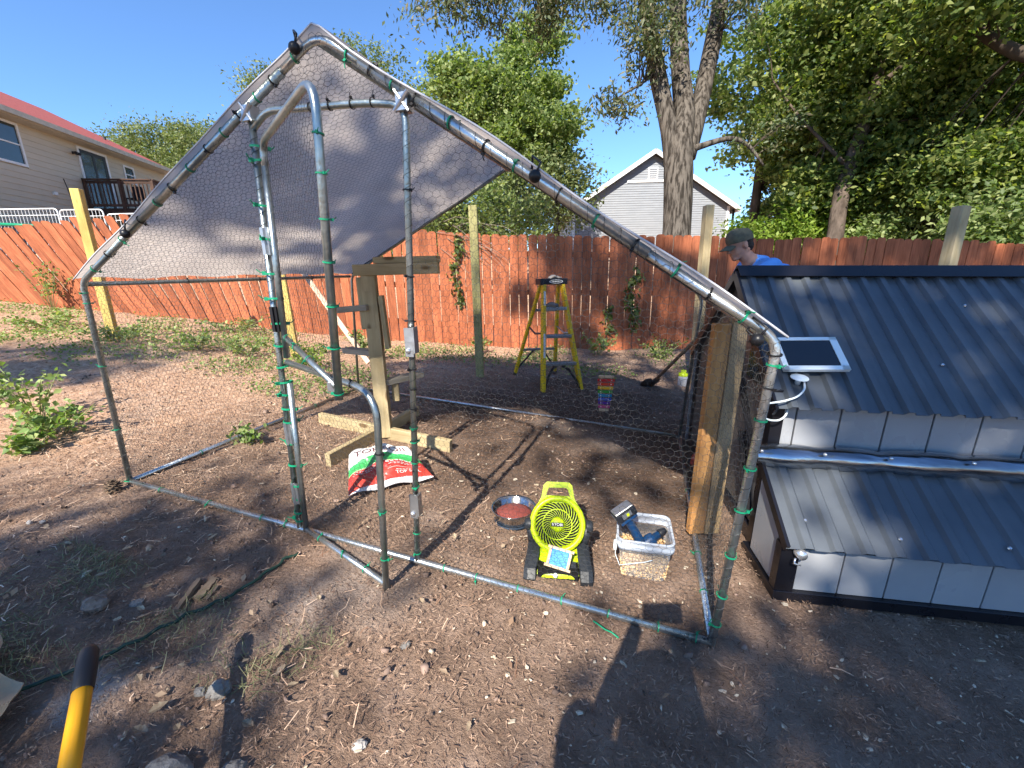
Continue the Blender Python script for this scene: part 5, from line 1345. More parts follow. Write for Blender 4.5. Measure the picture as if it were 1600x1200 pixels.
MB().tube([B1.lerp(Q1, .56), (B1.lerp(Q1, .52) + F1.lerp(T1, .5)) / 2, F1.lerp(T1, .54)], 0.010, 8).build('spreader_bar', pmat('dull_red', (0.22, 0.08, 0.06), 0.6), lad, True)
MB().tube([B2.lerp(Q2, .56), (B2.lerp(Q2, .52) + F2.lerp(T2, .5)) / 2, F2.lerp(T2, .54)], 0.010, 8).build('spreader_bar', M['steel'], lad, True)
beam('rail_label', F1.lerp(T1, .80) - bk * 0.0345 - wd * .001, F1.lerp(T1, .93) - bk * 0.0345 - wd * .001, 0.022, 0.003, M['white_ink'], lad, bk, 0)
beam('rail_label', F1.lerp(T1, .32) - bk * 0.0345 - wd * .001, F1.lerp(T1, .54) - bk * 0.0345 - wd * .001, 0.022, 0.003, M['white_ink'], lad, bk, 0)
capm = axis_frame(topc - wd, topc + wd)
cap_ = part_root(box('top_cap', (0.31, 0.145, 0.062), topc + V(0, 0, 0.018), M['rubber'], lad, capm, 0.008, 2))
# oval badge on the cap's front edge
ov = []; of = []; n_ = 28
cf = topc + V(0, 0, 0.018) - bk * 0.0745 + wd * 0.02
for i in range(n_):
    a = 2 * math.pi * i / n_
    for rr in (1.0, 0.84): ov.append(cf + wd * 0.078 * rr * math.cos(a) + V(0, 0, 0.020 * rr * math.sin(a)))
of = [(2 * i, 2 * ((i + 1) % n_), 2 * ((i + 1) % n_) + 1, 2 * i + 1) for i in range(n_)]
mesh('cap_badge', ov, of, M['white_ink'], cap_)
for k in range(6): MB().box(cf + wd * (-0.045 + 0.018 * k) , (0.011, 0.002, 0.014), capm).build('badge_mark', M['white_ink'], cap_)
gl_ = MB(); c = topc + V(0, 0, 0.062) + wd * 0.02
for (a, b, z, r1) in ((0, 0, 0, .035), (.045, .01, -.004, .026), (-.04, -.02, -.006, .024), (.07, -.03, -.008, .016), (.02, .04, 0, .022), (.05, -.045, -.006, .014), (-.01, -.04, .006, .02)):
    gl_.ellipsoid(c + wd * a + bk * b + V(0, 0, z), (r1 * 1.3, r1, r1 * 0.75), None, 9, 6)
tag(bake_remesh('work_gloves', gl_, M['cloth'], None, 0.008, 3), 'crumpled pale work gloves on top of the yellow ladder', 'gloves')
rg_ = MB(); c = F1.lerp(T1, .765).lerp(F2.lerp(T2, .765), .35) + V(0, 0, .045)
for (a, b, z, r1) in ((0, 0, 0, .04), (.05, .0, -.01, .03), (-.05, .01, -.012, .03), (.02, -.03, -.01, .03)): rg_.ellipsoid(c + wd * a + bk * b + V(0, 0, z), (r1 * 1.2, r1, r1 * .7), None, 9, 6)
tag(bake_remesh('grey_rag', rg_, pmat('grey_rag', (0.20, 0.18, 0.17), 0.9, bump=0.5), None, 0.01, 3), 'dark grey rag lying on the ladder upper step', 'rag')

# ------------------------------------------------------------------ toy xylophone hung on the rear netting
xy = thing('toy_xylophone', 'rainbow toy xylophone hanging upright on the rear netting', 'xylophone', (2.41, 1.96, 0.0))
XA = Vector((2.415, 1.955, 0.285)); XB = Vector((2.405, 1.945, 0.035)); xd = (XB - XA)
xs_ = Vector((0.995, 0.09, 0.0))
for s_ in (-1, 1): beam('xylophone_rail', XA + xs_ * s_ * 0.040 + V(0, .012, 0), XB + xs_ * s_ * 0.026 + V(0, .012, 0), 0.012, 0.010, M['stick'], xy)
for i in range(8):
    t_ = (i + 0.5) / 8; p = XA + xd * t_; hw_ = 0.068 - 0.024 * t_
    b_ = part_root(box('tone_bar', (hw_ * 2, 0.005, 0.024), p - V(0, 0.002, 0), M['bar%d' % i], xy, axis_frame(p - xs_, p + xs_), 0.001))
    for s_ in (-1, 1): MB().ellipsoid(p + xs_ * s_ * (hw_ - 0.022) - V(0, 0.006, 0), (0.0045, 0.003, 0.0045), None, 8, 5).build('bar_pin', M['white_ink'], b_, True)
beam('end_board', XA + xs_ * -0.06 + V(0, .008, 0.012), XA + xs_ * 0.06 + V(0, .008, 0.012), 0.012, 0.022, M['stick'], xy)
beam('end_board', XB + xs_ * -0.04 + V(0, .008, -0.012), XB + xs_ * 0.04 + V(0, .008, -0.012), 0.012, 0.022, M['stick'], xy)

ball = MB().ellipsoid((3.085, 1.50, gz(3.08, 1.5) + 0.05), (0.046, 0.046, 0.050), None, 20, 14).ellipsoid((3.055, 1.49, gz(3.06, 1.49) + 0.022), (0.022, 0.022, 0.024), None, 12, 8)
tag(ball.build('orange_ball', M['orange'], None, True), 'small red orange ball half hidden behind the studs', 'ball')
jar = thing('lidded_jar', 'small clear jar with a lime lid on the ground by the pale post', 'jar', (3.13, 3.70, gz(3.13, 3.7)))
jm = Matrix.Translation((3.12, 3.66, gz(3.12, 3.66)))
MB().lathe([(0.0, 0.0), (0.050, 0.0), (0.055, 0.01), (0.055, 0.10), (0.048, 0.12)], 20, jm).build('jar_body', pmat('pale_jar', (0.50, 0.52, 0.58), 0.2, alpha=0.8), jar, True)
MB().lathe([(0.052, 0.118), (0.052, 0.15), (0.030, 0.155), (0.028, 0.185), (0.0, 0.188)], 20, jm).build('jar_lid', M['lime'], jar, True)

# ================================================================== THE MAN BEHIND THE COOP
def Lp(a, b, t): return Vector(a).lerp(Vector(b), t)
def hand(mb, wrist, grip, axis, away, flip=1, s=1.0):
    """palm beside a shaft with four fingers curled round it and a thumb closing from the other side"""
    wrist, grip, axis, away = Vector(wrist), Vector(grip), Vector(axis).normalized(), Vector(away)
    away = (away - axis * away.dot(axis)).normalized(); third = axis.cross(away)
    for k in range(4):
        c = grip + axis * (-0.033 + 0.022 * k); L = (0.92, 1.0, 0.96, 0.8)[k]
        pts = [c + away * 0.030 * s]
        for an in (25, 70, 120, 165, 205):
            a = R(an) * L; pts.append(c + (away * math.cos(a) + third * flip * math.sin(a)) * 0.027 * s)
        for i in range(len(pts) - 1): mb.capsule(pts[i], pts[i + 1], 0.0088 * s, 0.0082 * s, 8)
    mb.capsule(grip + away * 0.034 - axis * 0.022, grip + away * 0.034 + axis * 0.022, 0.019 * s, 0.020 * s, 10)
    mb.capsule(wrist, grip + away * 0.034, 0.026 * s, 0.026 * s, 10)
    th0 = grip + away * 0.03 - axis * 0.03
    t1 = th0 - third * flip * 0.026 - axis * 0.012; t2 = t1 - away * 0.030 - axis * 0.004; t3 = t2 - away * 0.018 + third * flip * 0.012
    mb.capsule(th0, t1, 0.012, 0.011, 8); mb.capsule(t1, t2, 0.0105, 0.0095, 8); mb.capsule(t2, t3, 0.0095, 0.008, 8)

man = thing('person', 'man in a blue tee and olive cap bending over a shovel behind the coop', 'person', (3.78, 2.80, gz(3.78, 2.8)))
Fd = Vector((-0.93, -0.36, 0.0)).normalized(); Sd = Vector((-Fd.y, Fd.x, 0))        # Sd: his left, towards the camera side
if Sd.y > 0: Sd = -Sd
hip = Vector((3.86, 2.86, 0.70)); chest = Vector((3.67, 2.79, 1.00)); nb_ = Vector((3.50, 2.745, 1.165)); hc = Vector((3.385, 2.705, 1.310))
shaft_a, shaft_b = Vector((3.255, 2.22, 0.80)), Vector((2.78, 3.36, -0.09)); sdir = (shaft_b - shaft_a).normalized()
g1, g2 = shaft_a + sdir * 0.07, shaft_a + sdir * 0.36
shl, shr = nb_ + Sd * 0.175 + V(0.055, 0.01, -0.045), nb_ - Sd * 0.175 + V(0.055, 0.01, -0.045)
elb_l = Vector((3.335, 2.49, 0.945)); elb_r = Vector((3.36, 2.86, 0.86))
w_l = g1 + V(0.050, 0.055, 0.045); w_r = g2 + V(0.065, 0.060, 0.075)
body = MB()
body.capsule(hip + Sd * 0.07, hip - Sd * 0.07, 0.145, 0.145, 14)
body.capsule(hip, chest, 0.15, 0.155, 14); body.capsule(chest + Sd * 0.07, chest - Sd * 0.07, 0.145, 0.145, 14)
body.capsule(shl, shr, 0.062, 0.062, 12); body.capsule(chest, nb_, 0.14, 0.075, 12)
body.capsule(nb_ - (hc - nb_) * 0.1, hc + V(0.02, 0.008, -0.05), 0.060, 0.058, 12)
for sh, el, wr in ((shl, elb_l, w_l), (shr, elb_r, w_r)):
    body.capsule(sh, el, 0.055, 0.043, 12); body.capsule(el, wr, 0.043, 0.028, 12)
hand(body, w_l, g1, sdir, w_l - g1, 1); hand(body, w_r, g2, sdir, w_r - g2, -1)
gnd = gz(3.85, 2.8)
for sg, ft in ((1, Vector((3.74, 2.62, 0))), (-1, Vector((3.98, 3.08, 0)))):
    hp = hip + Sd * sg * 0.09 - V(0, 0, 0.06); ft.z = gz(ft.x, ft.y); kn = (hp + ft) / 2 + Fd * 0.10; kn.z = gnd + 0.46; an = ft + V(0, 0, 0.09)
    body.capsule(hp, kn, 0.088, 0.058, 12); body.capsule(kn, Lp(kn, an, .35), 0.056, 0.058, 12); body.capsule(Lp(kn, an, .35), an, 0.058, 0.038, 12)
    body.capsule(an, ft + Fd * 0.15 + V(0, 0, 0.035), 0.042, 0.034, 10); body.capsule(an, ft - Fd * 0.04 + V(0, 0, 0.04), 0.042, 0.036, 10)
# head: skull, jaw, brow, nose, lips, chin, ears; it looks down along tilt
hz = (Vector((0, 0, 1)) + Fd * 0.38).normalized(); hf = (Fd - hz * Fd.dot(hz)).normalized(); hs = hz.cross(hf)
HM = Matrix(((hf.x, hs.x, hz.x), (hf.y, hs.y, hz.y), (hf.z, hs.z, hz.z)))
def HP(f, s_, z): return hc + hf * f + hs * s_ + hz * z
body.ellipsoid(HP(-0.012, 0, 0.030), (0.098, 0.077, 0.092), HM, 18, 12)
body.ellipsoid(HP(0.020, 0, -0.035), (0.070, 0.060, 0.080), HM, 16, 10)
body.capsule(HP(-0.03, 0.050, -0.055), HP(0.062, 0.014, -0.100), 0.020, 0.018, 8); body.capsule(HP(-0.03, -0.050, -0.055), HP(0.062, -0.014, -0.100), 0.020, 0.018, 8)
body.ellipsoid(HP(0.070, 0, -0.098), (0.020, 0.022, 0.018), HM, 10, 8)
body.capsule(HP(0.080, 0, 0.008), HP(0.108, 0, -0.030), 0.010, 0.014, 8); body.capsule(HP(0.088, 0.010, -0.034), HP(0.088, -0.010, -0.034), 0.011, 0.011, 8)
body.capsule(HP(0.078, 0.026, 0.018), HP(0.078, -0.026, 0.018), 0.012, 0.012, 8)
body.capsule(HP(0.083, 0.018, -0.060), HP(0.083, -0.018, -0.060), 0.008, 0.008, 8); body.capsule(HP(0.081, 0.015, -0.074), HP(0.081, -0.015, -0.074), 0.0085, 0.0085, 8)
for sg in (1, -1): body.ellipsoid(HP(-0.008, sg * 0.078, -0.012), (0.020, 0.009, 0.032), HM, 10, 8)
bake_remesh('body', body, M['skin'], man, 0.0075, 4, 0.4)
for sg in (1, -1): MB().ellipsoid(HP(0.081, sg * 0.031, 0.000), (0.008, 0.011, 0.007), HM, 10, 8).build('eye', M['eye'], man, True)
hr = MB(); hr.ellipsoid(HP(-0.030, 0, 0.030), (0.088, 0.081, 0.085), HM, 16, 10); hr.ellipsoid(HP(-0.055, 0, -0.030), (0.054, 0.068, 0.058), HM, 14, 9)
bake_remesh('hair', hr, M['hair'], man, 0.008, 3)
cp = MB()
prof = [(0.104, 0.022), (0.105, 0.050), (0.099, 0.080), (0.082, 0.108), (0.050, 0.124), (0.0, 0.130)]
for (r_, z_) in prof[:]:
    pass
ring_ = []; n_ = 28; vs, fs = [], []
for (r_, z_) in prof:
    for k in range(n_):
        a = 2 * math.pi * k / n_; vs.append(HP(-0.012 + r_ * 1.02 * math.cos(a), r_ * 0.84 * math.sin(a), z_ + 0.008 * math.cos(a)))
for j in range(len(prof) - 1):
    for k in range(n_): fs.append((j * n_ + k, j * n_ + (k + 1) % n_, (j + 1) * n_ + (k + 1) % n_, (j + 1) * n_ + k))
cap = part_root(mesh('cap', vs, fs, M['cap'], man, True))
vs, fs = [], []; nb2 = 12
for lay in (0, 1):
    for j in range(5):
        t_ = j / 4
        for k in range(nb2 + 1):
            a = -1 + 2 * k / nb2; x_ = 0.070 + 0.018 * (1 - a * a) + t_ * 0.078 * (1 - 0.42 * a * a); vs.append(HP(x_, a * (0.076 - 0.008 * t_), 0.028 - 0.020 * t_ - 0.020 * a * a - lay * 0.004))
no = 5 * (nb2 + 1)
for lay in (0, 1):
    for j in range(4):
        for k in range(nb2):
            a = lay * no + j * (nb2 + 1) + k; fs.append((a, a + 1, a + nb2 + 2, a + nb2 + 1) if lay == 0 else (a, a + nb2 + 1, a + nb2 + 2, a + 1))
for k in range(nb2): a = 4 * (nb2 + 1) + k; fs.append((a, a + 1, no + a + 1, no + a))
mesh('cap_brim', vs, fs, M['cap'], cap, True)
MB().ellipsoid(HP(-0.012, 0, 0.133), (0.008, 0.008, 0.005), None, 8, 6).build('cap_button', M['cap'], cap, True)
tee = MB()
tee.capsule(hip + Sd * 0.07 + V(0, 0, 0.03), hip - Sd * 0.07 + V(0, 0, 0.03), 0.158, 0.158, 14); tee.capsule(hip, chest, 0.163, 0.170, 14)
tee.capsule(chest + Sd * 0.07, chest - Sd * 0.07, 0.160, 0.160, 14); tee.capsule(shl, shr, 0.077, 0.077, 12); tee.capsule(chest, nb_ - (hc - nb_) * 0.25, 0.152, 0.090, 12)
tee.capsule(nb_ + V(0.06, 0.02, -0.03), nb_ + V(0.01, 0.0, 0.0), 0.10, 0.072, 12)
for sh, el in ((shl, elb_l), (shr, elb_r)): tee.capsule(sh, Lp(sh, el, .52), 0.078, 0.072, 12)
bake_remesh('tee_shirt', tee, M['tee'], man, 0.010, 4)
sho = MB(); sho.capsule(hip + Sd * 0.07 - V(0, 0, .02), hip - Sd * 0.07 - V(0, 0, .02), 0.155, 0.155, 14)
for sg in (1, -1):
    hp = hip + Sd * sg * 0.09 - V(0, 0, 0.06); kn = hp * 0.25 + (Vector((3.80, 2.80, gnd + 0.46)) + Sd * sg * 0.12) * 0.75; sho.capsule(hp, kn, 0.108, 0.086, 12)
bake_remesh('shorts', sho, M['denim'], man, 0.012, 4)
for ft in (Vector((3.74, 2.62, 0)), Vector((3.98, 3.08, 0))):
    ft.z = gz(ft.x, ft.y); b_ = MB(); b_.capsule(ft - Fd * 0.05 + V(0, 0, 0.045), ft + Fd * 0.17 + V(0, 0, 0.036), 0.052, 0.043, 12); b_.capsule(ft + V(0, 0, .05), ft + V(0, 0, 0.14), 0.052, 0.050, 12)
    bake_remesh('boot', b_, M['shoe'], man, 0.009, 3)
shv = thing('shovel', 'long handled shovel held by the man and digging behind the run', 'shovel', shaft_b)
tube('shovel_shaft', [shaft_a - sdir * 0.06, shaft_b], 0.0165, M['shaft'], shv, 12)
sw = sdir.cross(V(0, 0, 1)).normalized(); su = sw.cross(sdir)
bl = [(-0.02, 0.03), (0.0, 0.085), (0.10, 0.10), (0.18, 0.085), (0.25, 0.04), (0.28, 0.0)]
vs, fs = [], []
for (l, w) in bl:
    for k in range(7):
        a = -1 + 2 * k / 6; vs.append(shaft_b + sdir * (l - 0.06) + sw * w * a + su * 0.035 * a * a * (1 if l < .25 else 0.4))
for j in range(len(bl) - 1):
    for k in range(6): a = j * 7 + k; fs.append((a, a + 1, a + 8, a + 7))
bl_ = mesh('shovel_blade', vs, fs, M['rust'], shv, True); sd2 = bl_.modifiers.new('thickness', 'SOLIDIFY'); sd2.thickness = 0.004
tube('blade_socket', [shaft_b - sdir * 0.16, shaft_b - sdir * 0.02], [0.019, 0.024], M['rust'], shv, 10)

# ================================================================== THE FOREGROUND
# yellow handled tool leaning in from the lower left
a_, b_ = Vector((1.430, -0.886, 0.211)), Vector((1.650, -1.049, 0.144)); td = (b_ - a_).normalized()
gy2 = a_ + td * 0.98
tool = thing('yellow_tool', 'yellow handled digging tool with a black grip end at lower left', 'tool', gy2)
tube('tool_handle', [a_ + td * 0.11, a_ + td * 0.5, a_ + td * 1.0], [0.0185, 0.0185, 0.020], M['yellow_handle'], tool, 18)
tube('tool_grip', [a_, a_ + td * 0.004, a_ + td * 0.015, a_ + td * 0.05, a_ + td * 0.115, a_ + td * 0.118], [0.008, 0.015, 0.0195, 0.021, 0.0205, 0.019], M['rubber'], tool, 18)
vs, fs = [], []; tw = td.cross(V(0, 0, 1)).normalized(); tu = tw.cross(td)
for (l, w) in ((0.95, 0.03), (1.0, 0.09), (1.1, 0.105), (1.2, 0.08), (1.27, 0.0)):
    for k in range(7): q_ = -1 + 2 * k / 6; vs.append(a_ + td * l + tw * w * q_ + tu * 0.03 * q_ * q_)
for j in range(4):
    for k in range(6): q_ = j * 7 + k; fs.append((q_, q_ + 1, q_ + 8, q_ + 7))
tb = mesh('tool_blade', vs, fs, M['rust'], tool, True); tb.modifiers.new('thickness', 'SOLIDIFY').thickness = 0.004

# crumpled kraft paper
kp = [(0.98, -0.90), (1.16, -0.88), (1.30, -1.02), (1.38, -1.20), (1.02, -1.12)]
vs, fs = [], []; n_ = 60
for j in range(n_ + 1):
    for i in range(n_ + 1):
        u, v_ = i / n_, j / n_
        x_ = 0.70 + 0.36 * u + 0.30 * v_ + 0.015 * math.sin(v_ * 9); y_ = -0.83 - 0.40 * v_ + 0.02 * math.sin(u * 7) - 0.08 * u
        cr = 0.5 * (1 + noise.noise(Vector((x_ * 5, y_ * 5, 1.3)))); ri = noise.voronoi(Vector((x_ * 9, y_ * 9, 4.1)))[0][0]
        vs.append(V(x_, y_, gz(x_, y_) + 0.020 + 0.03 * cr + 0.045 * ri + 0.02 * math.sin(math.pi * u) * math.sin(math.pi * v_)))
for j in range(n_):
    for i in range(n_): q_ = j * (n_ + 1) + i; fs.append((q_, q_ + 1, q_ + n_ + 2, q_ + n_ + 1))
pp = mesh('paper_sack', vs, fs, M['paper'], None); tag(pp, 'crumpled brown kraft paper sack in the lower left corner', 'paper sack'); pp.modifiers.new('thickness', 'SOLIDIFY').thickness = 0.003

# dark green cord snaking from the corner to the run
hp_ = [(1.02, -0.90), (1.09, -0.815), (1.14, -0.70), (1.17, -0.61), (1.20, -0.53), (1.25, -0.45), (1.27, -0.39), (1.285, -0.30), (1.29, -0.20), (1.31, -0.13)]
hq = []
for i in range(len(hp_) - 1):
    for k in range(6):
        t_ = k / 6; x_ = hp_[i][0] * (1 - t_) + hp_[i + 1][0] * t_; y_ = hp_[i][1] * (1 - t_) + hp_[i + 1][1] * t_
        hq.append(V(x_ + 0.006 * math.sin(i * 6 + k), y_, gz(x_, y_) + 0.018 + 0.004 * math.sin(i + k * 0.7)))
tag(tube('garden_cord', hq, 0.0062, M['hose'], None, 8), 'dark green cord trailing over the dirt toward the run door', 'cord')
tt = [(2.585, -0.055), (2.60, -0.062), (2.63, -0.078), (2.655, -0.083), (2.68, -0.098)]
tag(tube('loose_tie', [V(a, b, gz(a, b) + 0.016) for a, b in tt], 0.003, M['tie_green'], None, 6), 'loose green twist tie on the soil before the front bar', 'twist tie')

# stones
def stone(label, x_, y_, s_, mat, seed, flat=0.6, yaw=0.0, sink=0.45):
    s_ *= 0.85
    r_ = random.Random(seed); bm = bmesh.new(); bmesh.ops.create_icosphere(bm, subdivisions=3, radius=1.0)
    for v_ in bm.verts:
        p = v_.co.copy(); q_ = Vector((round(p.x * 2.1) / 2.1, round(p.y * 2.1) / 2.1, round(p.z * 1.7) / 1.7))
        p = p * 0.68 + q_ * 0.32; p *= 1 + 0.22 * noise.noise(v_.co * 1.3 + Vector((seed, 0, 0)))
        v_.co = Vector((p.x * s_, p.y * s_ * 0.72, p.z * s_ * flat))
    me = bpy.data.meshes.new('stone'); bm.to_mesh(me); bm.free()
    o = link('stone', me, M[mat], None, False, Matrix.Translation((x_, y_, gz(x_, y_) + s_ * flat * (1 - sink))) @ Matrix.Rotation(yaw, 4, 'Z'))
    tag(o, label, 'stone', 'stones on the foreground dirt'); return o
stone('brown squarish stone, largest left of the green cord', 0.84, -0.62, 0.052, 'rock_brown', 1, 0.62, 0.3)
stone('grey green upright stone between the cord and the bottom edge', 1.555, -0.705, 0.038, 'rock', 2, 0.9, 0.8)
stone('small grey stone just left of the grey green upright one', 1.50, -0.722, 0.022, 'rock', 3, 0.6, 0.2)
stone('oval grey stone at the bottom edge, right of the tool', 1.63, -0.905, 0.070, 'rock', 4, 0.5, 0.2)
stone('angular grey green stone at the bottom edge beside the oval one', 1.775, -0.85, 0.045, 'rock', 5, 0.5, 0.7)
stone('small pale stone alone on the brown dirt below the door', 2.035, -0.685, 0.024, 'rock_pale', 6, 0.5, 0.5)
stone('dark flat stone left of the sunlit dirt below the door', 1.985, -0.37, 0.022, 'rock', 7, 0.35, 1.2)
stone('flat grey stone in the grass left of the green cord', 0.96, -0.56, 0.030, 'rock', 8, 0.4, 0.5)
stone('white pebble near the left edge, lower of two', -0.01, -0.41, 0.016, 'rock_pale', 9, 0.7, 0.0, 0.0)
stone('white pebble near the left edge, upper of two', 0.035, -0.385, 0.014, 'rock_pale', 10, 0.7, 0.4, 0.0)
# pine cone by the run's corner
pc = thing('pine_cone', 'brown pine cone lying at the left front corner of the run', 'pine cone', (0.02, -0.09, gz(0.02, -0.09)))
pcc = V(0.02, -0.09, gz(0.02, -0.09) + 0.03); MB().ellipsoid(pcc, (0.026, 0.026, 0.03), None, 12, 8).build('cone_core', M['pinecone'], pc, True)
sc_ = MB().prism([(-0.010, 0), (0.010, 0), (0.006, 0.016), (-0.006, 0.016)], -0.0015, 0.0015)
scm = bpy.data.meshes.new('cone_scale'); scm.from_pydata(sc_.v, [], sc_.f); scm.update(); scm.materials.append(M['pinecone'])
for i in range(46):
    th = math.acos(1 - 2 * (i + .5) / 46); ph = i * 2.39996; n_ = Vector((math.sin(th) * math.cos(ph), math.sin(th) * math.sin(ph), math.cos(th)))
    o = bpy.data.objects.new('cone_scale', scm); COL.objects.link(o); o.matrix_basis = Matrix.Translation(pcc + Vector((n_.x * .024, n_.y * .024, n_.z * .028))) @ n_.to_track_quat('Y', 'Z').to_matrix().to_4x4(); o.parent = pc; o.matrix_parent_inverse = WM[pc.name].inverted()
M['twig_wood'] = wood('old_scrap', (0.24, 0.18, 0.13), (0.12, 0.09, 0.065), 0.1)
# weathered wood stub
stub = thing('wood_stub', 'weathered splintered wood scraps beside the green cord', 'wood scrap', (1.11, -0.47, gz(1.11, -.47)))
wr5 = random.Random(3)
for (x0, y0, x1, y1, w_, zt) in ((1.075, -0.40, 1.150, -0.545, 0.022, 0.020), (1.118, -0.372, 1.152, -0.475, 0.034, 0.014), (1.165, -0.40, 1.185, -0.46, 0.020, 0.012)):
    L_ = math.hypot(x1 - x0, y1 - y0); n_ = 10
    lo2 = [(L_ * i / n_, -w_ / 2 * wr5.uniform(.65, 1.1)) for i in range(n_ + 1)]; hi2 = [(L_ * i / n_ + wr5.uniform(-.004, .012), w_ / 2 * wr5.uniform(.6, 1.1)) for i in range(n_, -1, -1)]
    an = math.atan2(y1 - y0, x1 - x0); mw = Matrix.Translation((x0, y0, gz(x0, y0) + zt)) @ Matrix.Rotation(an, 4, 'Z') @ Matrix.Rotation(wr5.uniform(-.15, .25), 4, 'X') @ Matrix.Rotation(wr5.uniform(-.02, .1), 4, 'Y')
    MB().prism(lo2 + hi2, -0.006, 0.008).build('splinter', M['twig_wood'], stub, False, mw)
# single dead leaves large enough to pick out
def leaf_shape(seed):
    r_ = random.Random(seed); n = 9; L = 1.0; top, bot = [], []
    for i in range(n + 1):
        t_ = i / n; w = 0.26 * math.sin(math.pi * t_ ** 0.8) * (1 + 0.22 * math.sin(t_ * 23 + seed)); top.append((t_ - .5, w)); bot.append((t_ - .5, -w * r_.uniform(.8, 1.1)))
    vs = []; cu = r_.uniform(-0.35, 0.5)
    for (a, b), (c, d) in zip(top, bot): vs += [(a, b, abs(b) * 0.5 + cu * a * a), (a, 0, cu * a * a), (c, d, abs(d) * 0.5 + cu * a * a)]
    fs = []
    for i in range(n): k_ = i * 3; fs += [(k_, k_ + 1, k_ + 4, k_ + 3), (k_ + 1, k_ + 2, k_ + 5, k_ + 4)]
    me = bpy.data.meshes.new('dead_leaf'); me.from_pydata(vs, [], fs); me.update(); me.materials.append(leaf_m); return me
leaf_m = pmat('single_dead_leaf', (0.36, 0.29, 0.20), 0.8, 0, (0.24, 0.17, 0.11), 5, objvar=0.35, spec=0.2)
LS = [leaf_shape(i) for i in range(6)]
lr = random.Random(21)
spots = [(0.70, -0.52), (0.93, -0.50), (1.02, -0.58), (1.00, -0.64), (1.07, -0.60), (1.32, -0.58), (1.38, -0.69), (1.45, -0.80), (1.30, -0.76), (1.24, -0.68), (1.62, -0.55), (1.68, -0.60), (1.75, -0.62), (1.85, -0.55), (1.55, -0.82), (1.47, -0.86), (1.72, -0.75), (0.62, -0.38), (0.50, -0.30), (0.80, -0.36), (0.35, -0.45), (0.88, -0.20), (1.42, -0.40), (1.58, -0.32), (1.95, -0.20), (2.3, -0.55), (0.20, 0.35), (0.45, 0.72), (0.62, 0.36), (0.40, 0.20), (1.9, 0.2), (1.75, 0.35)]
for i, (x_, y_) in enumerate(spots):
    o = bpy.data.objects.new('dead_leaf', LS[i % 6]); COL.objects.link(o)
    o.matrix_basis = Matrix.Translation((x_, y_, gz(x_, y_) + 0.02)) @ Matrix.Rotation(lr.uniform(0, 6.28), 4, 'Z') @ Matrix.Rotation(lr.uniform(-.3, .3), 4, 'X') @ Matrix.Rotation(lr.uniform(-.25, .25), 4, 'Y') @ Matrix.Scale(lr.uniform(0.026, 0.05), 4)
    tag(o, 'single curled tan dead leaf lying on the open dirt', 'leaf', 'single dead leaves on the dirt')
# large pale chips in the right foreground
cr_ = np.random.default_rng(77); cms = []
for i in range(8):
    v, f = chips(cr_, np.zeros(1), np.zeros(1), np.zeros(1), 1.0, 0.16, 0.1); me = bpy.data.meshes.new('wood_chip'); me.from_pydata(v.tolist(), [], f.tolist()); me.update(); me.materials.append(chm if i else pmat('large_chip', (0.60, 0.53, 0.42), 0.85, 0, (0.44, 0.36, 0.26), 3, objvar=0.28, bump=0.2)); chm = me.materials[0]; cms.append(me)
cw = random.Random(4); placed = 0
while placed < 120:
    x_, y_ = cw.uniform(2.0, 4.1), cw.uniform(-0.9, 0.42)
    if placed % 4 == 0: x_, y_ = cw.uniform(1.6, 3.0), cw.uniform(0.1, 1.5)
    if y_ > 0.30 + 0.16 * (x_ - 3.26) and x_ > 3.15: continue
    if placed % 3 and x_ < 2.9 and y_ < 0: continue
    o = bpy.data.objects.new('wood_chip', cms[placed % 8]); COL.objects.link(o)
    o.matrix_basis = Matrix.Translation((x_, y_, gz(x_, y_) + 0.010)) @ Matrix.Rotation(cw.uniform(0, 6.28), 4, 'Z') @ Matrix.Rotation(cw.uniform(-.3, .3), 4, 'X') @ Matrix.Scale(cw.uniform(0.005, 0.0125), 4)
    tag(o, 'large pale wood chip lying on the dark soil', 'wood chip', 'large pale wood chips on the soil'); placed += 1

# ------------------------------------------------------------------ weeds and vines
def weed(label, x_, y_, h, n, spread, size, seed, mat='leaf_weed', name='weed_plant'):
    r_ = np.random.default_rng(seed); z_ = gz(x_, y_)
    t = thing(name, label, 'weed', (x_, y_, z_), 'weeds growing in the yard')
    pts = []; sv = MB()
    for i in range(n):
        a = r_.uniform(0, 6.28); rr = spread * r_.uniform(0.2, 1); hh = h * r_.uniform(0.5, 1)
        p0 = V(x_ + 0.03 * math.cos(a), y_ + 0.03 * math.sin(a), z_); p2 = V(x_ + rr * math.cos(a), y_ + rr * math.sin(a), z_ + hh); p1 = p0 * .5 + p2 * .5 + V(0, 0, hh * 0.25)
        line = [p0 * (1 - s_) ** 2 + p1 * 2 * s_ * (1 - s_) + p2 * s_ * s_ for s_ in (0, .25, .5, .75, 1)]
        sv.tube(line, [0.004, 0.0035, 0.003, 0.0025, 0.001], 4)
        for k in range(16):
            s_ = r_.uniform(0.25, 1.0); q_ = p0 * (1 - s_) ** 2 + p1 * 2 * s_ * (1 - s_) + p2 * s_ * s_; pts.append(q_ + Vector(r_.normal(0, size * 0.5, 3)))
    sv.build('stem', pmat('weed_stem', (0.28, 0.30, 0.13), 0.7), t, True)
    v, f = leaf_cloud(r_, np.array(pts), size, 0.62, 0.6, 0.25); fast_mesh('leaves', v, f, M[mat], t)
weed('leafy green weed with a tall dry stalk at the left edge', -1.50, 0.32, 0.42, 13, 0.30, 0.050, 31)
weed('broad leaved green weed right beside the left edge weed', -1.12, 0.26, 0.22, 14, 0.26, 0.055, 32)
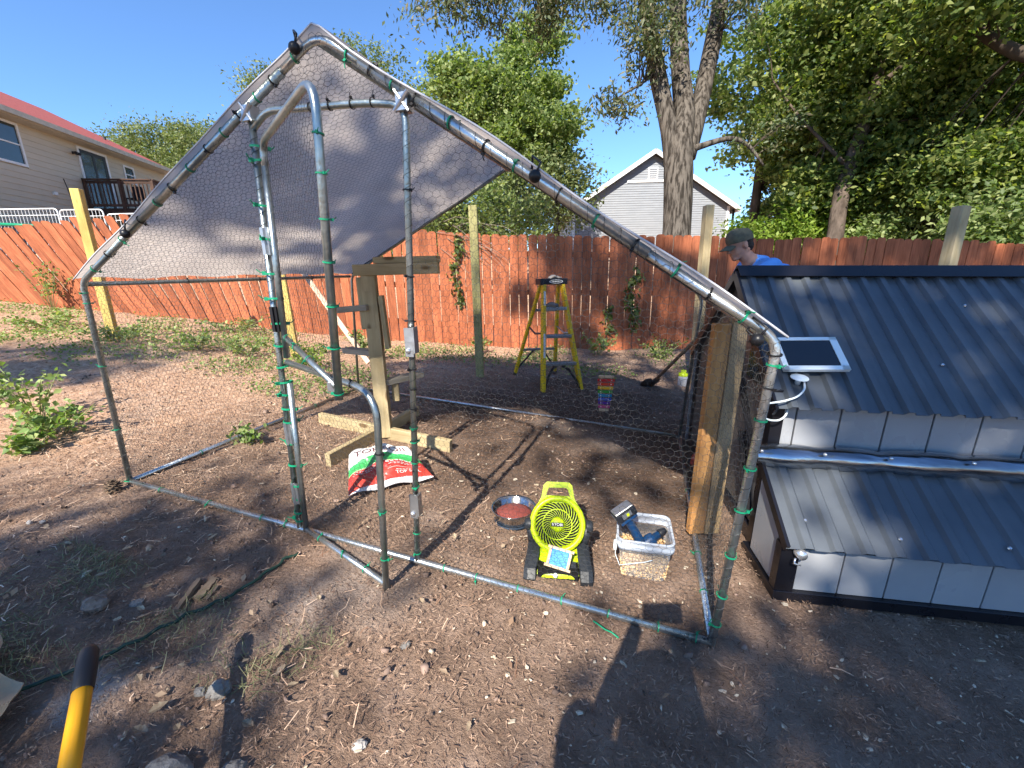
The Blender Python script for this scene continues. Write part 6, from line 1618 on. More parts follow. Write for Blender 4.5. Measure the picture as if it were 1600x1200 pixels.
weed('bright round leaved weed low on the left mulch', -0.95, 0.02, 0.13, 8, 0.16, 0.06, 33)
weed('bushy weed at the foot of the yellow post', -3.55, 2.05, 0.24, 18, 0.5, 0.05, 34)
weed('tall arching weed against the leaning fence at far left', -6.7, 2.95, 0.85, 12, 0.4, 0.055, 35)
weed('weed patch left of the yellow post near the fence', -5.3, 2.2, 0.22, 24, 0.75, 0.05, 36)
weed('weed clump between yellow post and run corner', -2.6, 2.3, 0.26, 22, 0.65, 0.05, 37)
weed('weed clump below the post shadow on the fence', -3.4, 3.55, 0.24, 20, 0.6, 0.05, 38)
weed('weed behind the run door, left of the yellow post there', -2.0, 2.5, 0.25, 18, 0.5, 0.05, 39)
weed('yellow green weed just right of the hidden yellow post', -0.95, 2.35, 0.30, 12, 0.26, 0.06, 40, 'leaf_lime')
weed('spiky tuft behind the perch stand', -0.72, 3.15, 0.42, 16, 0.22, 0.05, 41)
weed('low weed at the fence foot behind the perch stand', 0.2, 4.6, 0.28, 10, 0.3, 0.055, 42)
weed('weed at the fence foot right of the step ladder', 1.95, 5.25, 0.35, 12, 0.35, 0.06, 43)
weed('dark weed patch at the fence foot near the pale post', 2.9, 5.2, 0.30, 16, 0.5, 0.05, 44, 'leaf_dark')
weed('small seedling at the left base bar of the run', 0.14, 0.62, 0.14, 6, 0.12, 0.05, 45)
def vine(label, x0, zt, zb, seed, wid=0.1, dens=150):
    r_ = np.random.default_rng(seed); s0 = (Vector((x0, 0, 0)) - Vector((P0.x, 0, 0))).x / FD.x; base = P0 + FD * s0 + FN * 0.03
    t = thing('fence_vine', label, 'vine', (base.x, base.y, zb), 'vines climbing the fence'); line = []; pts = []
    for i in range(14):
        f_ = i / 13; q_ = base + V(0, 0, zt + (zb - zt) * f_) + FD * 0.05 * math.sin(f_ * 7 + seed) + FN * 0.012; line.append(q_)
    for k in range(dens):
        f_ = r_.uniform(0, 1); i = min(12, int(f_ * 13)); pts.append(line[i].lerp(line[i + 1], f_ * 13 - i) + FD * float(r_.normal(0, wid * 0.5)) + FN * abs(float(r_.normal(0, 0.035))) + V(0, 0, float(r_.normal(0, 0.05))))
    tube('vine_stem', line, 0.005, M['twig'], t, 5); v, f = leaf_cloud(r_, np.array([tuple(p) for p in pts]), 0.085, 0.6, 0.15, 0.2, (0, 0, -1.2)); fast_mesh('leaves', v, f, M['leaf_dark'], t)
vine('dark vine hanging down the fence left of the grey green post', -0.32, 1.72, 0.62, 51, 0.07, 150)
vine('leafy vine climbing the fence right of the step ladder', 2.42, 1.15, 0.15, 52, 0.10, 190)
vine('short vine low on the fence, just right of the ladder', 2.05, 0.55, 0.10, 53, 0.08, 60)
# bare dead vine tangle over the fence top
dv = thing('dead_vine', 'tangle of bare dead vines over the fence behind the grey green post', 'vine', (0.0, 5.15, 1.4))
dr_ = random.Random(8); dvm = MB()
for k in range(16):
    s0 = dr_.uniform(0.5, 1.4); p = P0 + FD * s0 + FN * 0.04 + V(0, 0, dr_.uniform(1.5, 1.95)); line = [p]
    a = dr_.uniform(-0.6, 0.9)
    for i in range(7): p = p + FD * (0.11 * math.cos(a)) + FN * dr_.uniform(-0.01, 0.03) + V(0, 0, -0.075 * math.sin(a + i * 0.22)); a += dr_.uniform(-0.3, 0.35); line.append(p)
    dvm.tube(line, [0.005 - 0.0005 * i for i in range(8)], 4)
dvm.build('vine_stem', pmat('dead_vine', (0.26, 0.20, 0.16), 0.9), dv)

# ================================================================== HOUSES BEHIND THE FENCE
# beige house on the left: clapboard wall, red roof, sliding door, windows, deck
LH = thing('beige_house', 'beige sided two storey house with red shingle roof and dark deck at left', 'house', (-16.0, 7.4, 2.3))
LO = Vector((-16.0, 7.4, 0)); LD = Vector((-0.437, 0.899, 0)).normalized(); LN = Vector((LD.y, -LD.x, 0))      # LN looks at the yard
def LW(s_, z_, o=0.0): q = LO + LD * s_ + LN * o; return Vector((q.x, q.y, z_))
S0, S1, ZB, ZE = -7.0, 7.25, 1.6, 6.02
LHR = Matrix(((LD.x, LN.x, 0), (LD.y, LN.y, 0), (0, 0, 1)))
def lbox(name, s0, s1, z0, z1, o0, o1, mat, parent, bev=0.0):
    c = LW((s0 + s1) / 2, (z0 + z1) / 2, (o0 + o1) / 2)
    return box(name, (abs(s1 - s0), abs(o1 - o0), abs(z1 - z0)), c, M[mat] if isinstance(mat, str) else mat, parent, LHR, bev)
lbox('house_core', S0, S1, ZB, ZE, -9.0, -0.03, 'siding', LH)
z_ = ZB + 1.2; holes = [(2.40, 3.72, 3.70, 5.80), (4.55, 5.15, 5.02, 5.70), (-0.75, 0.30, 4.62, 5.85)]
while z_ < ZE - 0.02:
    cuts = [S0, S1]
    for (a, b, c0, c1) in holes:
        if c0 < z_ + 0.09 < c1: cuts += [a, b]
    cuts.sort(); segs = [(cuts[i], cuts[i + 1]) for i in range(0, len(cuts), 2)]
    for a, b in segs:
        m_ = MB(); vs = [LW(a, z_, 0.0), LW(b, z_, 0.0), LW(b, z_, 0.022), LW(a, z_, 0.022), LW(a, z_ + 0.185, 0.0), LW(b, z_ + 0.185, 0.0), LW(b, z_ + 0.185, 0.004), LW(a, z_ + 0.185, 0.004)]
        m_.add(vs, [(0, 1, 2, 3), (3, 2, 6, 7), (4, 7, 6, 5), (0, 3, 7, 4), (1, 5, 6, 2)]); m_.build('siding_board', M['siding'], LH)
    z_ += 0.178
lbox('foundation_band', S0, S1, ZB, ZB + 1.2, -0.03, 0.0, pmat('block_foundation', (0.24, 0.23, 0.22), 0.9), LH)
# roof: yard slope, far slope, gutter, fascia
RZ, RB = 8.55, -4.5
vs = [LW(S0, ZE + .02, 0.45), LW(S1 + 0.25, ZE + .02, 0.45), LW(S1 + 0.25, RZ, RB), LW(S0, RZ, RB), LW(S1 + 0.25, ZE + .02, -9.45), LW(S0, ZE + .02, -9.45)]
lo_ = [v_ - V(0, 0, 0.12) for v_ in vs]
rf = part_root(mesh('house_roof', vs + lo_, [(0, 1, 2, 3), (3, 2, 4, 5), (6, 9, 8, 7), (9, 11, 10, 8), (0, 6, 7, 1), (1, 7, 8, 2), (2, 8, 10, 4), (4, 10, 11, 5), (0, 3, 9, 6), (3, 5, 11, 9)], M['red_roof'], LH))
lbox('gutter', S0, S1 + 0.2, ZE - 0.12, ZE + 0.03, 0.45, 0.57, 'gutter', rf)
lbox('soffit', S0, S1 + 0.1, ZE - 0.14, ZE - 0.11, 0.0, 0.45, 'gutter', rf)
tube('vent_pipe', [LW(6.4, 6.9, -1.6), LW(6.4, 7.2, -1.6)], 0.05, M['rubber'], rf, 8)
lbox('corner_board', S1 - 0.10, S1 + 0.01, ZB, ZE, 0.024, 0.04, 'trim_white', LH)
# sliding door
sd_ = part_root(lbox('sliding_door', 2.46, 3.66, 3.74, 5.74, -0.02, 0.02, 'curtain', LH))
for a, b, c0, c1 in ((2.38, 3.74, 5.74, 5.82), (2.38, 2.46, 3.70, 5.74), (3.66, 3.74, 3.70, 5.74)): lbox('door_frame', a, b, c0, c1, 0.0, 0.05, 'trim_white', sd_)
for a, b in ((2.46, 2.52), (3.02, 3.12), (3.54, 3.66)): lbox('door_stile', a, b, 3.74, 5.74, 0.021, 0.035, 'rubber', sd_)
lbox('door_stile', 2.52, 3.54, 5.62, 5.735, 0.021, 0.034, 'rubber', sd_)
for a, b in ((2.52, 3.02), (3.12, 3.54)): lbox('door_pane', a, b, 3.75, 5.62, 0.022, 0.026, pmat('door_glass', (0.10, 0.13, 0.12), 0.05, spec=0.8, alpha=0.55, rvar=0.02), sd_)
for (a, b, c0, c1) in holes[1:]:
    w_ = part_root(lbox('window', a + .07, b - .07, c0 + .07, c1 - .07, -0.02, 0.012, 'glass_dark', LH))
    for p0, p1, q0, q1 in ((a, b, c1 - .07, c1), (a, b, c0, c0 + .07), (a, a + .07, c0 + .07, c1 - .07), (b - .07, b, c0 + .07, c1 - .07)): lbox('window_frame', p0, p1, q0, q1, 0.0, 0.045, 'trim_white', w_)
    lbox('window_frame', a + .07, b - .07, (c0 + c1) / 2 - .02, (c0 + c1) / 2 + .02, 0.013, 0.03, 'trim_white', w_)
lb = MB(); c = LW(2.18, 5.52, 0.07); lb.box(c, (0.08, 0.08, 0.08), LHR); lb.capsule(c, LW(2.08, 5.50, 0.20), 0.045, 0.05); lb.capsule(c, LW(2.26, 5.50, 0.18), 0.045, 0.05); lb.build('flood_lamp', M['rubber'], LH, True)
lbox('wall_vent', 0.92, 1.05, 3.94, 4.04, 0.02, 0.09, 'trim_white', LH)
tube('wall_cable', [LW(1.5, 4.55, 0.03), LW(1.62, 4.0, 0.03), LW(1.75, 3.0, 0.03)], 0.012, M['rubber'], LH, 5)
# deck
DZ, DS, DT, DL = 3.72, 2.28, 2.35, 3.4
dk = part_root(lbox('deck', DS, DS + DL, DZ - 0.05, DZ, 0.02, DT, 'deck', LH))
lbox('deck_joist', DS - 0.02, DS + 0.03, DZ - 0.26, DZ - 0.055, 0.02, DT, 'deck', dk); lbox('deck_joist', DS, DS + DL, DZ - 0.26, DZ - 0.055, DT - 0.05, DT, 'deck', dk)
def rail_run(p_of, n, posts):
    for i in range(n):
        a = p_of((i + .5) / n); box('baluster', (0.035, 0.035, 0.80), a + V(0, 0, DZ + 0.50 - a.z), M['deck'], dk, LHR)
    beam('hand_rail', p_of(0) + V(0, 0, DZ + 0.97 - p_of(0).z), p_of(1) + V(0, 0, DZ + 0.97 - p_of(1).z), 0.13, 0.045, M['deck'], dk)
    beam('hand_rail', p_of(0) + V(0, 0, DZ + 0.88 - p_of(0).z), p_of(1) + V(0, 0, DZ + 0.88 - p_of(1).z), 0.04, 0.09, M['deck'], dk)
    beam('hand_rail', p_of(0) + V(0, 0, DZ + 0.10 - p_of(0).z), p_of(1) + V(0, 0, DZ + 0.10 - p_of(1).z), 0.04, 0.09, M['deck'], dk)
    for t_ in posts: a = p_of(t_); box('rail_post', (0.09, 0.09, 1.22), a + V(0, 0, DZ + 0.36 - a.z), M['deck'], dk, LHR)
rail_run(lambda t_: LW(DS, DZ, 0.05 + (DT - 0.1) * t_), 17, (0.02, 0.52, 1.0))
rail_run(lambda t_: LW(DS + DL * t_, DZ, DT - 0.05), 24, (0.5, 1.0))
for a, b in ((DS + 0.1, DT - 0.1), (DS + DL - 0.1, DT - 0.1)): lbox('deck_post', a - .07, a + .07, 1.5, DZ - 0.26, b - .07, b + .07, 'deck', dk)
# things on the deck
chr_ = thing('deck_chair', 'dark patio chair standing behind the deck railing', 'chair', LW(3.0, DZ, 1.2))
for a, b, z0, z1 in ((2.75, 3.2, 0.40, 0.44),): lbox('chair_seat', a, b, DZ + z0, DZ + z1, 1.0, 1.45, 'rubber', chr_)
lbox('chair_back', 3.16, 3.2, DZ + .44, DZ + .9, 1.0, 1.45, 'rubber', chr_)
for a in (2.77, 3.18):
    for b in (1.02, 1.43): lbox('chair_leg', a - .015, a + .015, DZ, DZ + .4, b - .015, b + .015, 'rubber', chr_)
um = thing('deck_table', 'small round pale table on the deck corner', 'table', LW(4.6, DZ, 1.9))
tmx = Matrix.Translation(LW(4.6, DZ, 1.9)); MB().lathe([(0.0, 1.02), (0.42, 1.0), (0.44, 0.985), (0.40, 0.97), (0.0, 0.965)], 24, tmx).build('table_top', M['trim_white'], um, True); MB().lathe([(0.22, 0.0), (0.22, 0.02), (0.03, 0.04), (0.03, 0.97)], 14, tmx).build('table_stand', M['rubber'], um, True)

# pale gabled house in the middle distance
WH = thing('white_house', 'pale sided gabled house behind the tree trunk and fence', 'house', (2.4, 23.5, 2.2))
WO = Vector((2.4, 23.5, 0)); WX = Vector((0.957, 0.288, 0)).normalized(); WY = Vector((-WX.y, WX.x, 0))
def WP(s_, z_, b=0.0): q = WO + WX * s_ + WY * b; return Vector((q.x, q.y, z_))
WR = Matrix(((WX.x, WY.x, 0), (WX.y, WY.y, 0), (0, 0, 1)))
hw_, we, wa, wb = 4.1, 4.40, 6.98, 1.6
vs = [WP(-hw_, wb), WP(hw_, wb), WP(hw_, we), WP(0, wa), WP(-hw_, we)]; vs += [v_ + WY * 11 for v_ in vs]
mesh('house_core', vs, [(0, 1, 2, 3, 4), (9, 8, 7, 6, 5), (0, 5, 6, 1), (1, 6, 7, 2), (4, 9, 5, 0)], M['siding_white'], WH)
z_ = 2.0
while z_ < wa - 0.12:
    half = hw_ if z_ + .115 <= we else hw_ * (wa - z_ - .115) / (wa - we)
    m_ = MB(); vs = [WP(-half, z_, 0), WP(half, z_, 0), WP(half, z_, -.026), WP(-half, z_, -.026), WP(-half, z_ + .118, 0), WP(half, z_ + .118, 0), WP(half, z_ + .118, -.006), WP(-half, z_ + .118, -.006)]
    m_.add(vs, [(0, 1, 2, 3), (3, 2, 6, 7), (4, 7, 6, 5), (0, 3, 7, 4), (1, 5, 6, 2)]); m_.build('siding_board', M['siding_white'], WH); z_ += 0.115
for sg in (-1, 1):
    e0, e1 = WP(sg * (hw_ + 0.40), we - 0.26), WP(0, wa)
    b_ = part_root(mesh('house_roof', [p + V(0, 0, dz) for p in (e0 - WY * .35, e1 - WY * .35, e1 + WY * 11.3, e0 + WY * 11.3) for dz in (0.06, 0.18)], [(1, 3, 5, 7), (0, 6, 4, 2), (0, 2, 3, 1), (6, 7, 5, 4), (0, 1, 7, 6), (2, 4, 5, 3)], M['grey_roof'], WH))
    beam('barge_board', e0 - WY * .37 + V(0, 0, 0.06), e1 - WY * .37 + V(0, 0, 0.06), 0.03, 0.20, M['trim_white'], b_)
    box('corner_board', (0.14, 0.05, we - 2.0), WP(sg * (hw_ - .05), (we + 2.0) / 2, -.04), M['trim_white'], WH, WR)
    beam('eave_gutter', WP(sg * (hw_ + .42), we - .24, -.3), WP(sg * (hw_ + .42), we - .24, 11.2), 0.12, 0.12, M['trim_white'], b_)
box('downspout', (0.09, 0.09, we - 2.1), WP(-hw_ - 0.12, (we + 2.0) / 2 - .05, 0.1), M['trim_white'], WH, WR)
box('downspout', (0.09, 0.09, we - 2.1), WP(hw_ + 0.30, (we + 2.0) / 2 - .05, 0.1), M['rubber'], WH, WR)
gv = part_root(box('gable_vent', (0.50, 0.05, 0.60), WP(0.0, 6.05, -0.05), M['trim_white'], WH, WR))
for k in range(5): box('vent_slat', (0.38, 0.03, 0.05), WP(0.0, 5.85 + 0.1 * k, -0.085), M['siding_white'], gv, WR)
box('gable_trim', (2.6, 0.04, 0.12), WP(0, 5.70, -0.045), M['trim_white'], WH, WR)

# white wire pen panels standing beyond the leaning fence
def pen(label, a, b, z0, z1, nw, off):
    a, b = Vector(a), Vector(b); t = thing('pen_panel', label, 'pen panel', (a.x, a.y, gz(a.x, a.y)), 'white wire pen panels beyond the fence')
    d = (b - a); q = lambda u, z_: a + d * u + V(0, 0, z_)
    tube('panel_frame', arc_pts([q(0, z0), q(0, z1), q(1, z1), q(1, z0)], 0.08), 0.014, M['trim_white'], t, 8)
    mb = MB()
    for i in range(1, nw): mb.tube([q(i / nw, z0), q(i / nw, z1)], 0.0055, 4)
    mb.tube([q(0, z1 - 0.12), q(1, z1 - 0.12)], 0.007, 4); o = mb.build('panel_wires', M['trim_white'], t)
pen('white wire pen panel at the far left edge beyond the fence', (-10.6, 3.85, 0), (-8.85, 4.45, 0), 1.3, 2.56, 26, 0)
pen('white wire pen panel between the far left one and the yellow post', (-8.80, 4.46, 0), (-8.0, 4.75, 0), 1.3, 2.53, 12, 0)
pen('white railed pen panel right of the yellow post, nearest the tarp', (-7.95, 4.78, 0), (-6.6, 5.20, 0), 1.3, 2.44, 17, 0)
tag(tube('green_pole', [V(-10.4, 3.80, 2.30), V(-8.75, 4.33, 2.20)], 0.03, M['tie_green'], None, 8), 'green pole lying along the white pen beyond the fence', 'pole')

# ================================================================== TREES
def tree(name, label, base, trunk, limbs, blobs, per, size, lm, seed, group=None, bark='bark', aspect=0.5, droop=None, upb=0.45, clump=0.42, twigs=True):
    """trunk and limbs: [(x,y,z,r)...]; blobs: (centre, radii, clumps)"""
    r_ = np.random.default_rng(seed)
    t = thing(name, label, 'tree', base, group)
    def smoothline(pl):
        P_ = [Vector(p[:3]) for p in pl]; Rr = [p[3] for p in pl]; out, ro = [], []
        for i in range(len(P_) - 1):
            for k in range(4):
                s_ = k / 4; a = P_[max(i - 1, 0)]; b = P_[i]; c_ = P_[i + 1]; d_ = P_[min(i + 2, len(P_) - 1)]
                q = 0.5 * ((2 * b) + (c_ - a) * s_ + (2 * a - 5 * b + 4 * c_ - d_) * s_ ** 2 + (3 * b - a - 3 * c_ + d_) * s_ ** 3)
                out.append(q); ro.append(Rr[i] * (1 - s_) + Rr[i + 1] * s_)
        return out + [P_[-1]], ro + [Rr[-1]]
    anchors = []
    tp, tr = smoothline(trunk)
    ob = MB().tube(tp, tr, 18).build('trunk', M[bark], t, True); anchors += tp[len(tp) // 2:]
    if max(tr) > 0.15:
        for v_ in ob.data.vertices: n = noise.noise(Vector((v_.co.x * 5, v_.co.y * 5, v_.co.z * 1.2))); v_.co.x += n * 0.025; v_.co.y += n * 0.025
    for l in limbs:
        lp, lr_ = smoothline(l); MB().tube(lp, lr_, 10).build('limb', M[bark], t, True); anchors += lp[2:]
    An = np.array([tuple(a) for a in anchors]); pts = []; tw = MB()
    for (c_, rad, n) in blobs:
        dirs = r_.normal(size=(n, 3)); dirs /= np.linalg.norm(dirs, axis=1)[:, None]
        rr = r_.uniform(0.25, 1.0, n) ** 0.45
        cc = np.array(c_) + dirs * rr[:, None] * np.array(rad)
        cc += 0.18 * np.array(rad) * r_.normal(size=(n, 3))
        for q in cc:
            k = max(8, int(per * r_.uniform(0.45, 1.5))); sp = clump * r_.uniform(0.6, 1.3)
            pts.append(q + r_.normal(size=(k, 3)) * np.array([sp, sp, sp * 0.62]))
        if twigs:
            for q in cc[:: max(1, n // 14)]:
                i = int(np.argmin(np.sum((An - q) ** 2, 1))); a = Vector(An[i]); b = Vector(q); mid = (a + b) / 2 + Vector((0, 0, 0.12 * (a - b).length))
                tw.tube([a, a.lerp(mid, .6), mid.lerp(b, .5), b], [0.016, 0.012, 0.008, 0.004], 5)
    if twigs and tw.v: tw.build('branches', M['twig'], t)['kind'] = 'stuff'
    v, f = leaf_cloud(r_, np.concatenate(pts), size, aspect, upb, 0.25, droop, 0.5)
    fast_mesh('crown', v, f, M[lm], t)
    return t
# the big oak just beyond the fence: three stems from one trunk
tree('oak_tree', 'tall grey oak with a forked trunk just behind the fence', (3.2, 9.5, 0.2),
     [(3.22, 9.45, -0.2, .43), (3.20, 9.50, 1.2, .33), (3.17, 9.58, 2.4, .305), (3.13, 9.68, 3.3, .32), (3.12, 9.75, 3.9, .28), (3.17, 9.92, 4.5, .22), (3.0, 10.36, 5.8, .20), (2.81, 10.88, 7.9, .16), (2.7, 11.2, 10.5, .10)],
     [[(3.02, 9.66, 3.3, .20), (2.86, 9.70, 4.2, .19), (2.52, 9.88, 5.45, .19), (2.04, 10.17, 7.4, .14), (1.2, 9.6, 9.2, .08)],
      [(3.28, 9.80, 3.6, .20), (3.46, 10.1, 4.5, .19), (3.72, 10.96, 6.3, .19), (3.98, 11.64, 8.1, .15), (4.6, 11.6, 10.2, .08)],
      [(3.40, 9.75, 3.75, .075), (4.10, 9.90, 3.92, .055), (4.5, 9.85, 3.75, .04), (4.85, 9.80, 3.3, .02)],
      [(2.2, 10.0, 6.9, .08), (1.2, 9.2, 7.3, .05), (0.0, 8.2, 6.7, .035), (-1.2, 7.6, 6.3, .02)],
      [(2.5, 9.85, 5.4, .05), (2.2, 9.3, 5.0, .03), (1.8, 8.7, 4.6, .012)]],
     [((1.75, 8.6, 4.35), (.35, .35, .30), 7), ((-1.2, 7.5, 6.15), (.9, .6, .45), 24), ((-0.2, 8.0, 6.35), (1.0, .6, .5), 26), ((0.8, 8.6, 6.2), (.8, .6, .45), 18), ((2.25, 9.4, 5.7), (.6, .5, .7), 26), ((1.9, 9.6, 6.9), (1.1, .8, .7), 30),
      ((3.6, 10.2, 7.0), (1.8, 1.2, .8), 40), ((4.9, 9.9, 3.9), (.45, .5, .3), 7), ((4.6, 10.6, 8.6), (2.4, 2.0, 1.4), 60), ((1.0, 9.8, 8.8), (2.6, 2.0, 1.2), 70)],
     70, 0.105, 'leaf_oak', 61, aspect=0.38, droop=(0, 0, -1.1), upb=0.2, clump=0.20)
tree('sweetgum_tree', 'bright green leafy tree behind the ladder, left of the sky gap', (-2.4, 14.9, 0.8), [(-2.4, 14.9, 0.6, .22), (-2.4, 14.9, 5, .15), (-2.1, 15.3, 9.2, .05)], [[(-2.4, 14.9, 4, .1), (-3.6, 14.6, 6.4, .05), (-4.6, 14.4, 8.2, .02)]],
     [((-2.5, 14.9, 6.6), (2.0, 1.6, 1.7), 120), ((-1.9, 15.4, 8.6), (1.0, 1.0, 1.2), 40), ((-4.5, 14.5, 7.9), (.9, .9, 1.0), 34), ((-3.5, 14.6, 6.9), (1.2, 1.2, 1.3), 50), ((-1.1, 14.4, 5.6), (1.0, 1.0, .9), 34)], 150, 0.14, 'leaf_mid', 62, 'trees beyond the fence', aspect=0.7, clump=0.27)
tree('olive_tree', 'duller olive green tree in front of the sky gap by the white house', (-0.6, 13.8, 0.8), [(-0.6, 13.8, 0.5, .16), (-0.5, 13.8, 4.4, .05)], [],
     [((-1.0, 13.8, 3.9), (1.4, 1.2, 1.2), 90), ((-0.3, 14.0, 3.5), (.7, .8, .7), 24), ((-2.0, 13.4, 3.6), (1.2, 1.0, 1.0), 60)], 80, 0.13, 'leaf_far', 63, 'trees beyond the fence', clump=0.32)
tree('lime_shrub', 'yellow green shrub showing under the tarp edge above the fence', (-3.2, 11.4, 0.9), [(-3.2, 11.4, 0.7, .1), (-3.1, 11.5, 3.0, .04)], [],
     [((-3.1, 11.5, 3.0), (1.5, 1.0, 1.0), 80), ((-1.5, 11.8, 2.6), (1.2, .9, .8), 60), ((-4.8, 11.0, 2.8), (1.5, 1., 1.), 50)], 80, 0.12, 'leaf_mid', 64, 'trees beyond the fence', clump=0.28)
tree('far_tree', 'distant tree rising behind the top of the tarp', (-18.7, 24, 3), [(-18.7, 24, 2.5, .4), (-18.5, 24.2, 12, .1)], [],
     [((-21.8, 23.6, 12.9), (1.6, 1.8, 1.5), 26), ((-16.4, 25.2, 13.2), (3.2, 2.5, 2.2), 80), ((-18.7, 24, 9.5), (4.5, 3, 3.2), 120), ((-14.0, 25.5, 11.5), (2.2, 2, 2.0), 40)], 130, 0.19, 'leaf_far', 65, 'trees beyond the fence', clump=0.55)
tree('far_pine', 'distant olive pine left of the tarp, above the house roof end', (-34, 24, 3), [(-34, 24, 2.5, .4), (-34, 24, 10.5, .1)], [],
     [((-37.4, 23.6, 10.0), (3.4, 2.4, 1.8), 70), ((-33.4, 24.2, 10.2), (3.2, 2.4, 1.9), 70), ((-34, 24, 7.5), (5.5, 3, 2.4), 90)], 150, 0.19, 'leaf_far', 66, 'trees beyond the fence', clump=0.6)
tree('far_pine', 'distant olive pine touching the left rafter of the run', (-29, 24, 3), [(-29, 24, 2.5, .4), (-29, 24, 10.5, .1)], [],
     [((-29.3, 24.2, 10.4), (2.8, 2.4, 1.9), 70), ((-29, 24, 7.2), (4.0, 3, 2.6), 90), ((-25.5, 24.4, 8.2), (2.8, 2.5, 2.4), 50)], 150, 0.19, 'leaf_far', 67, 'trees beyond the fence', clump=0.6)
# the dense trees on the right
tree('maple_tree', 'dense green tree with a bent brown trunk behind the coop', (6.5, 10.3, 0.2), [(6.45, 10.2, -0.2, .20), (6.56, 10.34, 1.5, .17), (6.73, 10.84, 3.0, .15), (7.29, 11.6, 5.2, .12), (7.43, 12.2, 7.3, .08), (7.5, 12.4, 9, .04)],
     [[(7.2, 11.5, 5.0, .06), (8.2, 11.2, 5.8, .04), (9.2, 10.6, 6.0, .02)], [(6.8, 10.9, 3.3, .05), (5.8, 11.4, 4.6, .03), (5.2, 11.8, 5.6, .015)]],
     [((7.2, 12.3, 5.9), (1.8, 1.3, 1.6), 110), ((6.3, 12.6, 4.6), (1.2, 1.1, 1.1), 74), ((8.0, 11.6, 4.0), (1.6, 1.2, 1.2), 90), ((7.8, 12.2, 7.8), (2.4, 1.8, 1.3), 90), ((7.0, 11.6, 3.0), (1.1, .9, .7), 44)], 150, 0.125, 'leaf_dark', 68, 'dense trees at right', aspect=0.62, clump=0.25, bark='bark_dark')
tree('bright_tree', 'lighter green tree right of the oak trunk, over the white house roof', (5.6, 14.2, 0.5), [(5.6, 14.2, 0.2, .18), (5.6, 14.2, 7, .06)], [],
     [((5.5, 14.2, 6.6), (1.7, 1.4, 1.8), 90), ((6.6, 13.9, 4.5), (.9, 1.0, 1.1), 54), ((7.4, 15.2, 3.0), (1.4, 1.1, .9), 60), ((7.8, 15, 5.0), (2.0, 1.5, 2.0), 90)], 120, 0.14, 'leaf_mid', 69, 'dense trees at right', aspect=0.65, clump=0.26, bark='bark_dark')
tree('overhanging_tree', 'dark leafy tree overhanging the right edge with a thick bare limb', (10.2, 8.2, 0), [(10.2, 8.2, -0.4, .2), (10.0, 8.4, 2.5, .17), (9.4, 8.8, 4.0, .14), (8.3, 9.05, 4.55, .10), (7.66, 9.64, 5.5, .06), (7.2, 9.9, 6.6, .03)],
     [[(9.6, 8.7, 3.7, .08), (9.8, 9.4, 5.4, .05), (9.4, 10.0, 6.8, .03)]],
     [((8.7, 10.4, 5.0), (1.2, 1.0, 1.2), 80), ((8.9, 9.9, 3.0), (1.2, .9, 1.0), 80), ((9.8, 9.8, 5.8), (1.8, 1.2, 1.4), 80), ((10.6, 9.6, 3.6), (1.5, 1.2, 1.8), 80), ((8.4, 11.6, 6.6), (1.8, 1.2, 1.0), 60), ((7.4, 8.6, 5.4), (1.2, .7, .6), 34), ((5.9, 8.7, 6.2), (1.2, .7, .5), 26)], 140, 0.105, 'leaf_dark', 70, 'dense trees at right', aspect=0.6, clump=0.22, bark='twig')
tree('understory_shrub', 'sunlit yellow green shrub beside the man in the cap', (5.4, 11.6, 0.2), [(5.4, 11.6, 0.0, .06), (5.4, 11.6, 2.4, .02)], [],
     [((5.3, 11.6, 1.9), (.7, .7, .55), 50), ((6.0, 11.8, 2.0), (.9, .7, .6), 60)], 70, 0.11, 'leaf_lime', 71, 'dense trees at right', clump=0.22)
tree('understory_shrub', 'green shrub over the fence behind the metal roof', (8.6, 11.8, 0.2), [(8.6, 11.8, 0.0, .06), (8.6, 11.8, 2.4, .02)], [],
     [((7.6, 11.2, 1.7), (1.0, .7, .6), 60), ((8.9, 12.4, 2.0), (1.2, .8, .8), 70), ((8.5, 8.6, 1.7), (.7, .6, .6), 40), ((9.6, 8.8, 2.0), (1, .8, .8), 50)], 70, 0.11, 'leaf_mid', 72, 'dense trees at right', clump=0.24)
# woods behind everything on the right and behind the fence: reads as one mass
wr_ = np.random.default_rng(5); pts = []
for (cx, cy, cz, rx, ry, rz, n) in ((12.5, 25, 5.5, 4.0, 3, 3.2, 260), (16, 20, 6, 5, 4, 5, 300), (22, 12, 6, 5, 6, 5, 200), (12, 16, 3, 4, 3, 2.6, 220), (-10, 20, 3.2, 4.5, 3, 1.8, 150), (13.5, 26, 9, 5, 3, 4, 160)):
    d_ = wr_.normal(size=(n, 3)); d_ /= np.linalg.norm(d_, axis=1)[:, None]; cc = np.array((cx, cy, cz)) + d_ * (wr_.uniform(.3, 1, n) ** .4)[:, None] * np.array((rx, ry, rz))
    for q in cc: pts.append(q + wr_.normal(size=(60, 3)) * np.array([.6, .6, .4]))
v, f = leaf_cloud(wr_, np.concatenate(pts), 0.27, 0.6, 0.45, 0.25)
stuff(fast_mesh('woods', v, f, M['leaf_far']), 'far off mass of green woods closing the view behind the trees', 'woods')

